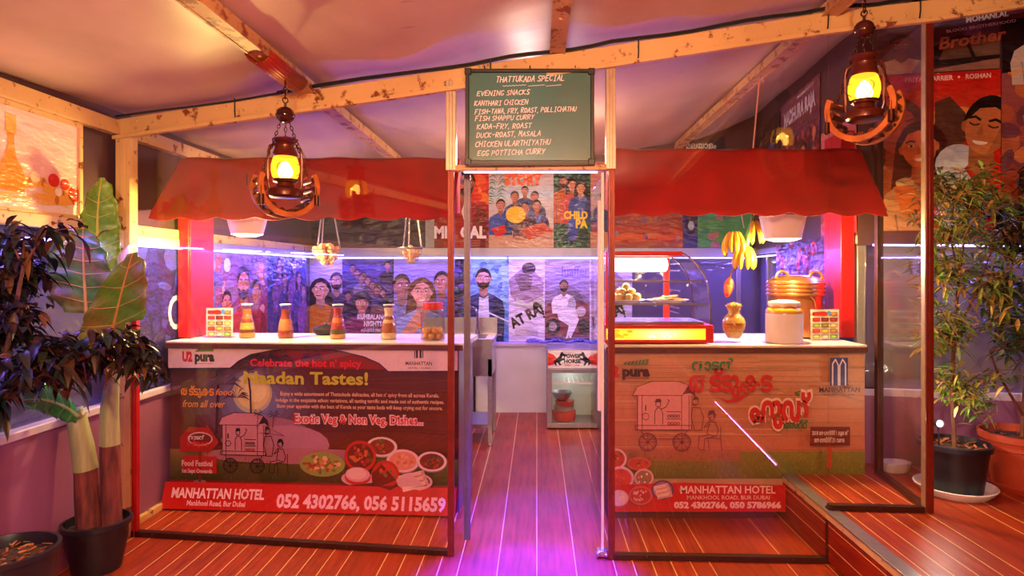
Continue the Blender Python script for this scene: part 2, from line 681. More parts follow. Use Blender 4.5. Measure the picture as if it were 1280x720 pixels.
for p, q in zip(BP[:-1], BP[1:]):
    for k in range(8):
        t = k / 8
        pts.append(p.lerp(q, t) + Vector((0, -0.034, 0.05 + 0.006 * math.sin(9 * t + p.x * 5))))
b.tube(pts, 0.006, 6)
b.tube([p + Vector((0, -0.006, 0.008)) for p in pts[4:-3]], 0.004, 6)
for k in range(3, len(pts), 7):
    p = pts[k]
    b.tube([p + Vector((0, -0.012, 0.01)), p + Vector((0, -0.012, -0.06)), p + Vector((0, 0.0, -0.115))], 0.0035, 6)
tag(b.build('electric_cable', M['cable']), 'dark green cables strapped along the cream cross beam under the tent roof', 'cable')

# left wall: low parapet, sill, dark upper panel, header
b = MB()
b.box(XL - 0.14, -3.2, 0, XL, 6.5, 0.68)
struct(b.build('wall_left', M['wallpaint']))
b = MB()
b.box(XL - 0.15, -3.2, 0.681, XL + 0.02, 6.5, 0.72)
struct(b.build('trim_3', M['sill'], bevel=0.006))
b = MB()
b.box(XL - 0.05, 3.42, 1.63, XL - 0.02, 6.5, 2.27)
b.box(XL - 0.05, -3.2, 1.63, XL - 0.02, 3.42, 2.27)
struct(b.build('wall_left_upper', M['darkpanel']))
b = MB()
b.box(XL - 0.03, -3.2, 2.125, XL + 0.03, 6.4, 2.20)
for k in range(14):
    b.lathe([(0.010, 0), (0.010, 0.006)], 8, (0, 0, 0))
struct(b.build('trim_4', M['cream'], bevel=0.004))
b = MB()
b.box(XL - 0.03, -3.2, 1.60, XL + 0.015, 6.4, 1.66)
struct(b.build('trim_5', M['cream'], bevel=0.004))
b = MB()
b.box(XL - 0.025, 3.45, 1.555, XL + 0.02, 6.36, 1.60)
struct(b.build('trim_6', M['greybar']))
b = MB()
b.box(XL - 0.0, 3.42, 0.0, XL + 0.03, 3.85, 0.04)
struct(b.build('baseboard_left', M['cream'], bevel=0.004))
# clear vinyl in the left wall


def vinyl(name, frm, to, z0, z1, m, posts, framemat='alugrey'):
    r = bpy.data.objects.new(name, None)
    COL.objects.link(r)
    struct(r)
    f, t = Vector((*frm, 0)), Vector((*to, 0))
    d = (t - f).normalized()
    nrm = Vector((d.y, -d.x, 0))
    bb = MB()
    n = 40
    L = (t - f).length
    vs, fs = [], []
    for i in range(n + 1):
        for j in range(9):
            wv = 0.006 * math.sin(i * 1.1 + j * 0.5) * math.sin(PI * j / 8)
            vs.append(f + d * L * i / n + nrm * wv + Vector((0, 0, z0 + (z1 - z0) * j / 8)))
    for i in range(n):
        for j in range(8):
            fs.append((i * 9 + j, (i + 1) * 9 + j, (i + 1) * 9 + j + 1, i * 9 + j + 1))
    bb.add(vs, fs)
    o = bb.build('pane', m, r)
    s_ = o.modifiers.new('thickness', 'SOLIDIFY')
    s_.thickness = 0.002
    for u in posts:
        bb = MB()
        c = f + d * u
        bb.bar(c + Vector((0, 0, z0)), c + Vector((0, 0, z1)), 0.045, 0.05, d)
        bb.build('frame', M[framemat], r, bevel=0.004)
    return r


vinyl('window_1', (XL - 0.04, -3.0), (XL - 0.04, 6.45), 0.72, 1.6, M['vinyl'], (0.5, 2.9, 4.4, 5.42, 6.47, 7.4, 8.4))
vinyl('window_2', (XL - 0.1, YB + 0.05), (2.25, YB + 0.05), 0.72, 1.6, M['vinyl'], (0.11, 0.98, 2.1, 3.1, 4.36))

# back wall
b = MB()
b.box(-2.4, YB - 0.02, 0, 2.35, YB + 0.15, 0.66)
struct(b.build('wall_back', M['whitepaint']))
b = MB()
b.box(-2.4, YB - 0.05, 0.661, 2.35, YB + 0.15, 0.70)
struct(b.build('trim_7', M['sill'], bevel=0.005))
b = MB()
b.box(-2.4, YB + 0.02, 1.62, 2.35, YB + 0.06, 3.1)
struct(b.build('wall_back_upper', M['darkpanel']))
b = MB()
b.box(-2.3, YB - 0.03, 1.555, 2.3, YB + 0.04, 1.64)
struct(b.build('trim_8', M['greybar'], bevel=0.003))
for x in (-0.62, 0.12):
    b = MB()
    b.tube([(x, YB - 0.04, 0.0), (x, YB - 0.04, 0.66)], 0.012, 8)
    struct(b.build('trim_9', M['darkframe']))

# right wall of the stall, running back, and the oblique wall behind the potted trees
RA, RB, RC = Vector((1.93, 3.85, 0)), Vector((3.35, 3.53, 0)), Vector((2.18, 6.4, 0))


def wall_run(name, a, c, z0, z1, th, m):
    bb = MB()
    d = (c - a).normalized()
    n = Vector((d.y, -d.x, 0)) * (th / 2)
    bb.bar(a + n * -1 + Vector((0, 0, (z0 + z1) / 2)), c + n * -1 + Vector((0, 0, (z0 + z1) / 2)), th, z1 - z0)
    return struct(bb.build(name, m))


wall_run('wall_right', RC, RA, 0.25, 0.66, 0.10, M['wallpaint'])
wall_run('wall_right_upper', RC, RA, 1.62, 3.1, 0.04, M['darkpanel'])
wall_run('trim_10', RC, RA, 0.66, 0.70, 0.13, M['sill'])
wall_run('trim_11', RC, RA, 1.57, 1.62, 0.06, M['greybar'])
vinyl('window_3', RC.xy + Vector((0.05, 0)), RA.xy + Vector((0.05, 0)), 0.70, 1.58, M['vinyl'], (0.35, 1.1, 1.9))
wall_run('wall_right_front', RA, RB, 0.25, 0.66, 0.10, M['wallpaint'])
wall_run('wall_right_front_upper', RA, RB, 1.62, 3.3, 0.04, M['darkpanel'])
wall_run('trim_12', RA, RB, 0.66, 0.70, 0.13, M['sill'])
wall_run('trim_13', RA, RB, 1.56, 1.62, 0.06, M['darkpanel'])
vinyl('window_4', RA.xy + Vector((0.0, 0.05)), RB.xy + Vector((0, 0.05)), 0.70, 1.58, M['vinylpale'], (0.04, 1.2))
b = MB()
b.box(3.35, -3.2, 0.25, 3.45, 3.6, 3.3)
struct(b.build('wall_right_side', M['backred']))
b = MB()
b.box(-2.6, -3.3, 0, 3.6, -3.2, 3.3)
struct(b.build('wall_front', M['backred']))

# LED strips round the walls: glowing strip plus the light it throws
LEDS = [((XL + 0.03, 1.4, 1.545), (XL + 0.03, 6.33, 1.545)), ((-2.2, YB - 0.035, 1.54), (-0.30, YB - 0.035, 1.54)), ((-0.28, YB - 0.035, 1.54), (2.1, YB - 0.035, 1.54)), ((2.13, 6.3, 1.545), (1.895, 3.9, 1.545)), ((1.99, 3.79, 1.56), (3.1, 3.54, 1.54))]
for k, (p, q) in enumerate(LEDS):
    b = MB()
    b.bar(p, q, 0.012, 0.012)
    lab = ['blue LED light strip along the left side of the stall', 'blue LED light strip on the back wall behind the left counter', 'blue LED light strip on the back wall from doorway to right counter', 'blue LED light strip on the wall behind the copper boiler', 'blue LED light strip behind the potted trees'][k]
    tag(b.build('led_strip', M['led']), lab, 'light strip', 'blue LED strips round the walls')
    p, q = Vector(p), Vector(q)
    d = (q - p).normalized()
    nrm = Vector((1, 0, 0)) if k == 0 else Vector((0, -1, 0)) if k in (1, 2, 4) else Vector((-1, 0, 0))
    zax = (nrm * -0.55 + Vector((0, 0, 0.83)))
    zax = (zax - d * zax.dot(d)).normalized()
    rot = (Matrix((d, zax.cross(d), zax)).transposed()).to_euler()
    off = nrm * 0.05
    L = (q - p).length
    lamp('AREA', (p + q) / 2 + off + Vector((0, 0, -0.005)), 4.5 * L if k == 0 else 9 * L if k < 4 else 4 * L, (0.20, 0.13, 1.0), L, rot, 0.014)
b = MB()
b.bar((1.376, 0.45, 0.243), (1.376, 2.33, 0.243), 0.005, 0.007)
tag(b.build('led_strip', M['ledpink']), 'pink violet LED strip along the platform step edge towards the camera', 'light strip')
lamp('AREA', (1.3732, 1.39, 0.243), 2.2, (1.0, 0.16, 0.9), 1.88, (PI / 2, 0, PI / 2), 0.008)

# ------------------------------------------------------------------ glazed partition with its doorway


def rail(bb, p, q, w_, h_):
    bb.bar(p, q, w_, h_)


def partition(name, a, c, ztop_a, ztop_c, z0, m='darkframe', bottom=True):
    r = bpy.data.objects.new(name, None)
    COL.objects.link(r)
    struct(r)
    a, c = Vector((*a, 0)), Vector((*c, 0))
    d = (c - a).normalized()
    n = Vector((d.y, -d.x, 0)) * 0.004
    bb = MB()
    vs = [a - n, c - n, c + n, a + n]
    lo = [v + Vector((0, 0, z0 + 0.012)) for v in vs]
    hi = [vs[0] + Vector((0, 0, ztop_a)), vs[1] + Vector((0, 0, ztop_c)), vs[2] + Vector((0, 0, ztop_c)), vs[3] + Vector((0, 0, ztop_a))]
    bb.add(lo + hi, [(0, 3, 2, 1), (4, 5, 6, 7), (0, 1, 5, 4), (1, 2, 6, 5), (2, 3, 7, 6), (3, 0, 4, 7)])
    bb.build('pane', M['glass'], r, smooth=False)
    if bottom:
        bb = MB()
        up = Vector((0, 0, z0 + 0.014))
        bb.bar(a + up, c + up, 0.035, 0.028)
        k = int((c - a).length / 0.3)
        for i in range(k):
            bb.ell(a.lerp(c, (i + 0.5) / k) + up + Vector((0, -0.018, 0.004)), 0.005, 8, 5)
        bb.build('bottom_rail', M[m], r, bevel=0.003)
    return r


PA, PB, PC, PD, PE, PF = (-2.20, 3.41), (-0.42, 3.165), (0.36, 3.128), (1.405, 3.085), (1.866, 3.053), (1.935, 3.62)
p1 = partition('window_5', PA, PB, 2.13, 2.32, 0)
p2 = partition('window_6', PC, PD, 2.42, 2.56, 0)
p3 = partition('window_7', PD, PE, 2.56, 2.60, 0.255)
p4 = partition('window_8', PE, PF, 2.60, 2.60, 0.255)
tp = partition('window_9', PB, PC, 2.32, 2.42, 1.925, bottom=False)


def post(name, x, y, z0, z1, wx, wy, m, parent=None):
    bb = MB()
    bb.box(x - wx / 2, y - wy / 2, z0, x + wx / 2, y + wy / 2, z1)
    bb.box(x - wx / 6, y - wy / 2 - 0.003, z0, x + wx / 6, y - wy / 2 + 0.001, z1)
    o = bb.build(name, m, parent, bevel=0.002)
    if not parent:
        struct(o)
    return o


post('trim_14', -2.185, 3.41, 0, 2.13, 0.075, 0.07, M['cream'])
post('trim_15', -2.13, 3.40, 0, 1.2, 0.025, 0.03, M['redpost'])
post('trim_16', PB[0] - 0.002, PB[1], 1.9, 2.34, 0.05, 0.05, M['alu'])
post('trim_23', PB[0] - 0.004, PB[1], 0, 1.9, 0.03, 0.035, M['doorpost'])
post('trim_17', PC[0] + 0.0, PC[1], 1.9, 2.43, 0.048, 0.05, M['alu'])
post('trim_24', PC[0] + 0.004, PC[1], 0, 1.9, 0.032, 0.035, M['doorpost'])
post('trim_18', PD[0] + 0.01, PD[1], 0, 0.27, 0.035, 0.035, M['darkframe'])
post('trim_19', PE[0], PE[1], 0.255, 2.6, 0.036, 0.036, M['doorpost'])
post('trim_25', PE[0] - 0.021, PE[1], 0.255, 2.6, 0.006, 0.03, M['alu'])
post('trim_20', PF[0], PF[1], 0.255, 2.4, 0.035, 0.035, M['darkframe'])
post('trim_21', -0.365, 3.36, 0, 1.91, 0.032, 0.03, M['greypost'])
b = MB()
b.bar((PB[0], PB[1], 1.912), (PC[0], PC[1], 1.912), 0.045, 0.03)
struct(b.build('trim_22', M['cream'], bevel=0.003))

# the opened glass door leaf
dr = struct(bpy.data.objects.new('door_1', None))
COL.objects.link(dr)
b = MB()
b.box(0.326, 3.16, 0.02, 0.334, 3.86, 1.885)
b.build('pane', M['glass'], dr, smooth=False)
b = MB()
b.box(0.318, 3.150, 0.012, 0.330, 3.160, 1.89)
b.build('edge_seal', M['whiteplastic'], dr)
b = MB()
b.tube([(0.308, 3.145, 0.72), (0.308, 3.145, 1.75)], 0.010, 10)
b.tube([(0.308, 3.145, 0.86), (0.33, 3.17, 0.86)], 0.006, 8)
b.tube([(0.308, 3.145, 1.6), (0.33, 3.17, 1.6)], 0.006, 8)
b.build('handle', M['whiteplastic'], dr)
b = MB()
b.cb((0.322, 3.15, 0.022), (0.05, 0.05, 0.03))
b.ell((0.30, 3.128, 0.02), 0.014, 10, 6)
b.ell((0.34, 3.124, 0.016), 0.012, 10, 6)
b.build('patch_fitting', M['chrome'], dr, bevel=0.003)
# ------------------------------------------------------------------ printed sheets
_tc = {}


def glyphs(txt, shear=0.0, bold=0.0):
    key = (txt, shear, bold)
    if key not in _tc:
        c = bpy.data.curves.new('t', 'FONT')
        c.body = txt
        c.shear = shear
        c.offset = bold
        c.resolution_u = 2
        o = bpy.data.objects.new('t', c)
        COL.objects.link(o)
        bpy.context.view_layer.update()
        me = bpy.data.meshes.new_from_object(o.evaluated_get(bpy.context.evaluated_depsgraph_get()))
        vs = [(v.co.x, v.co.y) for v in me.vertices]
        fs = [tuple(p.vertices) for p in me.polygons]
        bpy.data.objects.remove(o)
        bpy.data.meshes.remove(me)
        bpy.data.curves.remove(c)
        _tc[key] = (vs, fs)
    return _tc[key]


def clip(pts, w, h):
    for ax, lim, sg in ((0, 0, 1), (0, w, -1), (1, 0, 1), (1, h, -1)):
        out = []
        for i in range(len(pts)):
            a, c = pts[i - 1], pts[i]
            da, dc = sg * (a[ax] - lim), sg * (c[ax] - lim)
            if da >= 0 > dc or da < 0 <= dc:
                t = da / (da - dc)
                out.append((a[0] + (c[0] - a[0]) * t, a[1] + (c[1] - a[1]) * t))
            if dc >= 0:
                out.append(c)
        pts = out
        if len(pts) < 3:
            return []
    return pts


class Sheet:
    def __init__(s, w, h, bg, th=0.002, dz=0.00004):
        s.w, s.h, s.dz = w, h, dz
        s.mb = MB()
        s.z = th
        s.rot = None
        if bg:
            s.mb.col = lin(bg)
            s.mb.box(0, 0, 0, w, h, th)
        s.sx = s.sy = 1
        s.ox = s.oy = 0

    def frame(s, ox, oy, sx, sy):
        s.ox, s.oy, s.sx, s.sy = ox, oy, sx, sy

    def X(s, p):
        x, y = p
        if s.rot:
            cx, cy, a = s.rot
            dx, dy = x - cx, y - cy
            x, y = cx + dx * math.cos(a) - dy * math.sin(a), cy + dx * math.sin(a) + dy * math.cos(a)
        return (s.ox + x * s.sx, s.oy + y * s.sy)

    def poly(s, pts, c):
        pts = [s.X(p) for p in pts]
        pts = clip(pts, s.w, s.h)
        if len(pts) < 3:
            return
        ar = sum(pts[i - 1][0] * pts[i][1] - pts[i][0] * pts[i - 1][1] for i in range(len(pts)))
        if ar < 0:
            pts = pts[::-1]
        s.z += s.dz
        s.mb.col = lin(c)
        s.mb.add([(x, y, s.z) for x, y in pts], [tuple(range(len(pts)))])

    def rect(s, x0, y0, x1, y1, c):
        s.poly([(x0, y0), (x1, y0), (x1, y1), (x0, y1)], c)

    def ell(s, x, y, rx, ry, c, n=18, a0=0, a1=2 * PI, t=0):
        pts = []
        for k in range(n):
            a = a0 + (a1 - a0) * k / (n if abs(a1 - a0) > 6.2 else n - 1)
            u, v = rx * math.cos(a), ry * math.sin(a)
            pts.append((x + u * math.cos(t) - v * math.sin(t), y + u * math.sin(t) + v * math.cos(t)))
        s.poly(pts, c)

    def line(s, pts, wd, c):
        for a, b_ in zip(pts[:-1], pts[1:]):
            dx, dy = b_[0] - a[0], b_[1] - a[1]
            L = math.hypot(dx, dy) or 1
            nx, ny = -dy / L * wd / 2, dx / L * wd / 2
            ex, ey = dx / L * wd * 0.3, dy / L * wd * 0.3
            s.poly([(a[0] + nx - ex, a[1] + ny - ey), (a[0] - nx - ex, a[1] - ny - ey), (b_[0] - nx + ex, b_[1] - ny + ey), (b_[0] + nx + ex, b_[1] + ny + ey)], c)

    def ring(s, x, y, r, wd, c, n=20, ry=None):
        s.line([(x + r * math.cos(2 * PI * k / n), y + (ry or r) * math.sin(2 * PI * k / n)) for k in range(n + 1)], wd, c)

    def grad(s, x0, y0, x1, y1, c0, c1, n=12):
        for k in range(n):
            t = (k + 0.5) / n
            cc = tuple(a + (b_ - a) * t for a, b_ in zip(c0, c1))
            s.rect(x0, y0 + (y1 - y0) * k / n, x1, y0 + (y1 - y0) * (k + 1) / n, cc)

    def text(s, t, x, y, hgt, c, width=None, shear=0.0, bold=0.012, al='l'):
        vs, fs = glyphs(t, shear, bold)
        if not vs:
            return
        x0, x1 = min(v[0] for v in vs), max(v[0] for v in vs)
        y0, y1 = min(v[1] for v in vs), max(v[1] for v in vs)
        k = hgt / 0.72
        kx = width / (x1 - x0) if width else k * 0.95
        W = (x1 - x0) * kx
        ox = x - (W / 2 if al == 'c' else W if al == 'r' else 0)
        s.z += s.dz
        s.mb.col = lin(c)
        out = [s.X((ox + (v[0] - x0) * kx, y + v[1] * k)) for v in vs]
        if s.sx * s.sy < 0:
            fs = [f[::-1] for f in fs]
        s.mb.add([(a, b_, s.z) for a, b_ in out], fs)

    def build(s, name, m, parent=None, **kw):
        return s.mb.build(name, m, parent, smooth=False, **kw)


def dk(c, k):
    return tuple(min(255, x * k) for x in c)


SK = (198, 138, 100)


def bust(S, x, y, s, skin=SK, hair=(24, 16, 18), shirt=(60, 60, 90), long=0, beard=0, stache=0, w=1.0, tilt=0.0, look=0.0, body=2.4, smile=0, shirt2=None, closed=0):
    """a plain head-and-shoulders figure; y is the chin, s the head height"""
    if long:
        S.ell(x, y + 0.42 * s, 0.56 * s, 0.66 * s, hair)
        S.poly([(x - 0.56 * s, y + 0.5 * s), (x - 0.7 * s, y - 0.9 * s), (x - 0.2 * s, y - 1.1 * s), (x + 0.2 * s, y - 1.0 * s), (x + 0.66 * s, y - 0.8 * s), (x + 0.56 * s, y + 0.5 * s)], hair)
    q = w * s
    S.poly([(x - 1.05 * q, y - body * s), (x - 1.12 * q, y - 1.1 * s), (x - 0.98 * q, y - 0.62 * s), (x - 0.62 * q, y - 0.38 * s), (x - 0.2 * s, y - 0.2 * s), (x + 0.2 * s, y - 0.2 * s),
            (x + 0.62 * q, y - 0.38 * s), (x + 0.98 * q, y - 0.62 * s), (x + 1.12 * q, y - 1.1 * s), (x + 1.05 * q, y - body * s)], shirt)
    s2 = shirt2 or dk(shirt, 0.72)
    S.poly([(x + 0.1 * s, y - body * s), (x + 0.55 * q, y - 0.42 * s), (x + 0.98 * q, y - 0.62 * s), (x + 1.12 * q, y - 1.1 * s), (x + 1.05 * q, y - body * s)], s2)
    S.line([(x - 0.62 * q, y - body * s), (x - 0.7 * q, y - 1.1 * s)], 0.04 * s, s2)
    S.poly([(x - 0.2 * s, y + 0.2 * s), (x - 0.22 * s, y - 0.26 * s), (x, y - 0.5 * s), (x + 0.22 * s, y - 0.26 * s), (x + 0.2 * s, y + 0.2 * s)], dk(skin, 0.8))
    S.rot = (x, y, tilt)
    for sd in (-1, 1):
        S.ell(x + sd * 0.37 * s, y + 0.47 * s, 0.07 * s, 0.12 * s, dk(skin, 0.85), 10)
    S.ell(x, y + 0.5 * s, 0.37 * s, 0.51 * s, skin, 24)
    S.poly([(x + 0.1 * s, y + 0.02 * s), (x + 0.2 * s, y + 0.5 * s), (x + 0.3 * s, y + 0.8 * s), (x + 0.37 * s, y + 0.5 * s), (x + 0.27 * s, y + 0.14 * s)], dk(skin, 0.84))
    if beard:
        S.poly([(x - 0.36 * s, y + 0.42 * s), (x - 0.28 * s, y + 0.1 * s), (x, y - 0.05 * s), (x + 0.28 * s, y + 0.1 * s), (x + 0.36 * s, y + 0.42 * s), (x + 0.2 * s, y + 0.28 * s), (x, y + 0.33 * s), (x - 0.2 * s, y + 0.28 * s)], hair)
    lx = look * 0.1 * s
    for sd in (-1, 1):
        if closed:
            S.line([(x + lx + sd * 0.16 * s + q_ * 0.08 * s, y + 0.53 * s - 0.03 * s * (1 - q_ * q_)) for q_ in (-1, -0.5, 0, 0.5, 1)], 0.03 * s, dk(skin, 0.3))
            S.line([(x + lx + sd * 0.08 * s, y + 0.61 * s), (x + lx + sd * 0.17 * s, y + 0.655 * s), (x + lx + sd * 0.27 * s, y + 0.62 * s)], 0.045 * s, hair)
            continue
        S.ell(x + lx + sd * 0.16 * s, y + 0.53 * s, 0.07 * s, 0.035 * s, (235, 225, 215), 10)
        S.ell(x + lx * 1.4 + sd * 0.16 * s, y + 0.53 * s, 0.034 * s, 0.036 * s, (24, 16, 14), 8)
        S.line([(x + lx + sd * 0.07 * s, y + 0.62 * s), (x + lx + sd * 0.17 * s, y + 0.655 * s), (x + lx + sd * 0.26 * s, y + 0.62 * s)], 0.04 * s, hair)
    S.poly([(x + lx - 0.03 * s, y + 0.54 * s), (x + lx * 1.5 - 0.07 * s, y + 0.33 * s), (x + lx * 1.5 + 0.07 * s, y + 0.33 * s)], dk(skin, 0.86))
    if stache:
        S.poly([(x + lx - 0.17 * s, y + 0.24 * s), (x + lx, y + 0.32 * s), (x + lx + 0.17 * s, y + 0.24 * s), (x + lx, y + 0.27 * s)], hair)
    if smile:
        S.ell(x + lx, y + 0.22 * s, 0.13 * s, 0.07 * s, (240, 230, 220), 14, PI, 2 * PI)
    else:
        S.line([(x + lx - 0.11 * s, y + 0.2 * s), (x + lx, y + 0.185 * s), (x + lx + 0.11 * s, y + 0.2 * s)], 0.045 * s, (130, 50, 45))
    n = 14
    top = [(x + 0.42 * s * math.cos(a), y + 0.56 * s + 0.53 * s * math.sin(a)) for a in [PI * (-0.02 + 1.04 * k / n) for k in range(n + 1)]]
    S.poly(top + [(x - 0.33 * s, y + 0.62 * s), (x - 0.2 * s, y + 0.82 * s), (x + 0.05 * s, y + 0.88 * s), (x + 0.26 * s, y + 0.78 * s), (x + 0.35 * s, y + 0.6 * s)], hair)
    S.rot = None


def leafspray(S, x, y, r, c, n=9):
    for k in range(n):
        a = PI * (0.05 + 0.9 * k / (n - 1)) + RND.uniform(-0.1, 0.1)
        ex, ey = x + r * math.cos(a), y + r * 0.8 * math.sin(a) - r * 0.35 * abs(math.cos(a))
        mx_, my_ = (x + ex) / 2, (y + ey) / 2 + r * 0.18
        S.poly([(x, y), (mx_, my_ + r * 0.06), (ex, ey), (mx_, my_ - r * 0.05)], c)


def palm(S, x, y, h, c, lean=0.1, r=None):
    S.line([(x, y), (x + lean * h * 0.4, y + h * 0.5), (x + lean * h, y + h)], h * 0.045, c)
    r = r or h * 0.4
    for k in range(9):
        a = 2 * PI * k / 9 + 0.2
        ex, ey = x + lean * h + r * math.cos(a), y + h + r * 0.75 * math.sin(a) - r * 0.15
        mx_, my_ = x + lean * h + r * 0.5 * math.cos(a), y + h + r * 0.5 * math.sin(a) + r * 0.12
        S.poly([(x + lean * h, y + h), (mx_, my_ + r * 0.08), (ex, ey), (mx_, my_ - r * 0.06)], c)


def scribble(S, x0, y0, x1, y1, n, smin, smax, cols):
    for _ in range(n):
        S.ell(RND.uniform(x0, x1), RND.uniform(y0, y1), RND.uniform(smin, smax), RND.uniform(smin, smax), RND.choice(cols), 8, t=RND.uniform(0, 3))


def put(S, name, label, loc, rz, group=None):
    o = S.build(name, M['print'])
    o.location = loc
    o.rotation_euler = (PI / 2, 0, rz)
    return tag(o, label, 'poster', group)


BX = lambda px: (px - 671) * 0.008
BZ = lambda py: 1.4 - (py - 340) * 0.008


def back(px0, px1, z0, z1, bg):
    return Sheet(BX(px1) - BX(px0), z1 - z0, bg), (BX(px0), YB - 0.006, z0)


# ---- lower row on the back wall
ZL0, ZL1 = 0.705, 1.553
S, L = back(386, 428, ZL0, ZL1, (150, 130, 190))
S.grad(0, 0, S.w, S.h, (120, 90, 150), (190, 185, 230))
bust(S, 0.28, 0.52, 0.16, (190, 150, 130), (40, 26, 30), (60, 50, 80), beard=1, look=-1, body=3.2)
bust(S, 0.12, 0.42, 0.2, (214, 160, 130), (28, 18, 30), (196, 120, 40), long=1, look=-1, body=2.4)
S.rect(0, 0, S.w, 0.04, (40, 24, 40))
S.text('ATH', 0.10, 0.12, 0.075, (236, 120, 50), bold=0.03)
put(S, 'film_poster', 'film poster of woman in ochre blouse in the back left corner', L, 0)
S, L = back(428, 490, ZL0, ZL1, (46, 34, 70))
S.grad(0, 0.3, S.w, S.h, (52, 36, 70), (84, 78, 140))
for k in range(11):
    bust(S, 0.06 + 0.41 * ((k * 0.37) % 1), 0.42 + 0.32 * ((k * 0.618) % 1), 0.075, (150, 105, 100), (20, 14, 22), RND.choice([(120, 70, 80), (60, 60, 110), (130, 120, 150), (40, 34, 50)]), stache=k % 2, body=1.6)
S.poly([(0.22, 0), (0.5, 0), (0.5, 0.33), (0.3, 0.36)], (110, 70, 80))
bust(S, 0.2, 0.30, 0.17, (190, 130, 105), (20, 14, 18), (120, 50, 90), stache=1, look=0.5, w=1.1)
S.ell(0.2, 0.42, 0.095, 0.085, (34, 34, 52), 20, 0.0, PI)
S.ell(0.2, 0.41, 0.1, 0.06, (34, 34, 52), 20, 0.2, PI - 0.2)
S.poly([(0.10, 0.41), (0.12, 0.27), (0.15, 0.27), (0.135, 0.41)], (34, 34, 52))
S.poly([(0.30, 0.41), (0.285, 0.30), (0.262, 0.30), (0.268, 0.41)], (34, 34, 52))
S.text('KUMBALANGI', 0.155, 0.225, 0.05, (235, 228, 240), 0.30, bold=0.03)
S.text('NIGHTS', 0.22, 0.155, 0.05, (235, 228, 240), 0.18, bold=0.03)
S.text('കുമ്പളങ്ങി നൈറ്റ്സ്', 0.19, 0.10, 0.035, (225, 215, 235), 0.25, bold=0.01)
put(S, 'film_poster', 'film poster with a moustached man in a dark helmet below a small crowd', L, 0)
S, L = back(490, 566, ZL0, ZL1, (120, 110, 170))
S.grad(0, 0, S.w, S.h, (90, 80, 150), (150, 145, 205))
S.rect(0, 0, 0.02, S.h, (40, 30, 60))
bust(S, 0.1, 0.45, 0.21, (160, 105, 100), (20, 14, 24), (120, 130, 180), look=1, body=3)
bust(S, 0.5, 0.5, 0.19, (180, 120, 110), (30, 20, 30), (90, 90, 150), look=-1, body=3)
bust(S, 0.3, 0.37, 0.25, (222, 160, 130), (92, 56, 40), (140, 160, 205), long=1, smile=1, w=1.0)
S.poly([(0.08, 0.05), (0.24, 0.30), (0.30, 0.29), (0.34, 0.34), (0.36, 0.30), (0.30, 0.18), (0.16, 0.0)], (214, 150, 120))
for k in range(3):
    S.ell(0.33 + 0.018 * k, 0.335 - 0.012 * k, 0.011, 0.034, (214, 150, 120), 10, t=-0.5)
S.text('AD', 0.24, 0.12, 0.075, (250, 150, 30), bold=0.04)
S.text('A R', 0.26, 0.05, 0.05, (250, 150, 30), bold=0.04)
put(S, 'film_poster', 'film poster of smiling curly haired woman behind the red lidded jar', L, 0)
S, L = back(566, 583, ZL0, ZL1, (30, 26, 50))
scribble(S, 0, 0, S.w, S.h, 60, 0.01, 0.03, [(60, 50, 110), (30, 90, 80), (90, 60, 130)])
put(S, 'film_poster', 'narrow dark poster strip behind the left door post', L, 0)
S, L = back(583, 636, ZL0, ZL1, (90, 140, 200))
S.grad(0, 0, S.w, S.h, (70, 120, 200), (130, 180, 225))
scribble(S, 0, 0.4, S.w, S.h, 30, 0.02, 0.06, [(110, 160, 220), (140, 190, 230), (80, 120, 200)])
bust(S, 0.17, 0.53, 0.19, (196, 150, 130), (30, 22, 30), (36, 50, 110), beard=1, w=1.0, body=3.6)
S.poly([(0.11, 0.0), (0.13, 0.45), (0.17, 0.43), (0.22, 0.46), (0.24, 0.0)], (205, 215, 240))
S.line([(0.20, 0.30), (0.42, 0.20)], 0.014, (215, 220, 240))
S.rect(0.2, 0.05, 0.36, 0.09, (70, 60, 90))
S.text('NOODY KNOWS', 0.21, 0.06, 0.018, (220, 215, 240), 0.14)
put(S, 'film_poster', 'sky blue film poster of bearded man in navy suit above the sink', L, 0)


def poster_ara(px0, px1, lab):
    S, L = back(px0, px1, ZL0, ZL1, (205, 200, 225))
    S.grad(0, 0, S.w, S.h, (214, 208, 226), (190, 186, 225))
    S.poly([(0.0, 0.62), (0.12, 0.72), (0.26, 0.70), (0.35, 0.60), (0.34, 0.36), (0.24, 0.30), (0.10, 0.36), (0.02, 0.46)], (150, 130, 150))
    S.poly([(0.05, 0.66), (0.16, 0.7), (0.24, 0.64), (0.22, 0.52), (0.12, 0.5)], (110, 90, 100))
    S.ell(0.2, 0.73, 0.07, 0.06, (60, 46, 60))
    S.poly([(0.34, 0.46), (0.18, 0.38), (0.08, 0.44), (0.06, 0.36), (0.35, 0.32)], (180, 190, 170))
    S.rot = (0.16, 0.24, 0.5)
    S.text('AT RA!', 0.0, 0.20, 0.10, (22, 18, 24), 0.36, bold=0.05)
    S.rot = None
    S.ell(0.27, 0.36, 0.03, 0.035, (22, 18, 24))
    for k in range(5):
        S.ell(0.32 + 0.008 * k, 0.36 - 0.028 * k, 0.011, 0.014, (22, 18, 24), 8)
    for k in range(4):
        S.rect(0.06, 0.06 + 0.016 * k, 0.29, 0.066 + 0.016 * k, (130, 120, 150))
    put(S, 'film_poster', lab, L, 0)


poster_ara(636, 681, 'white film poster with tilted black lettering between blue suit and car posters')


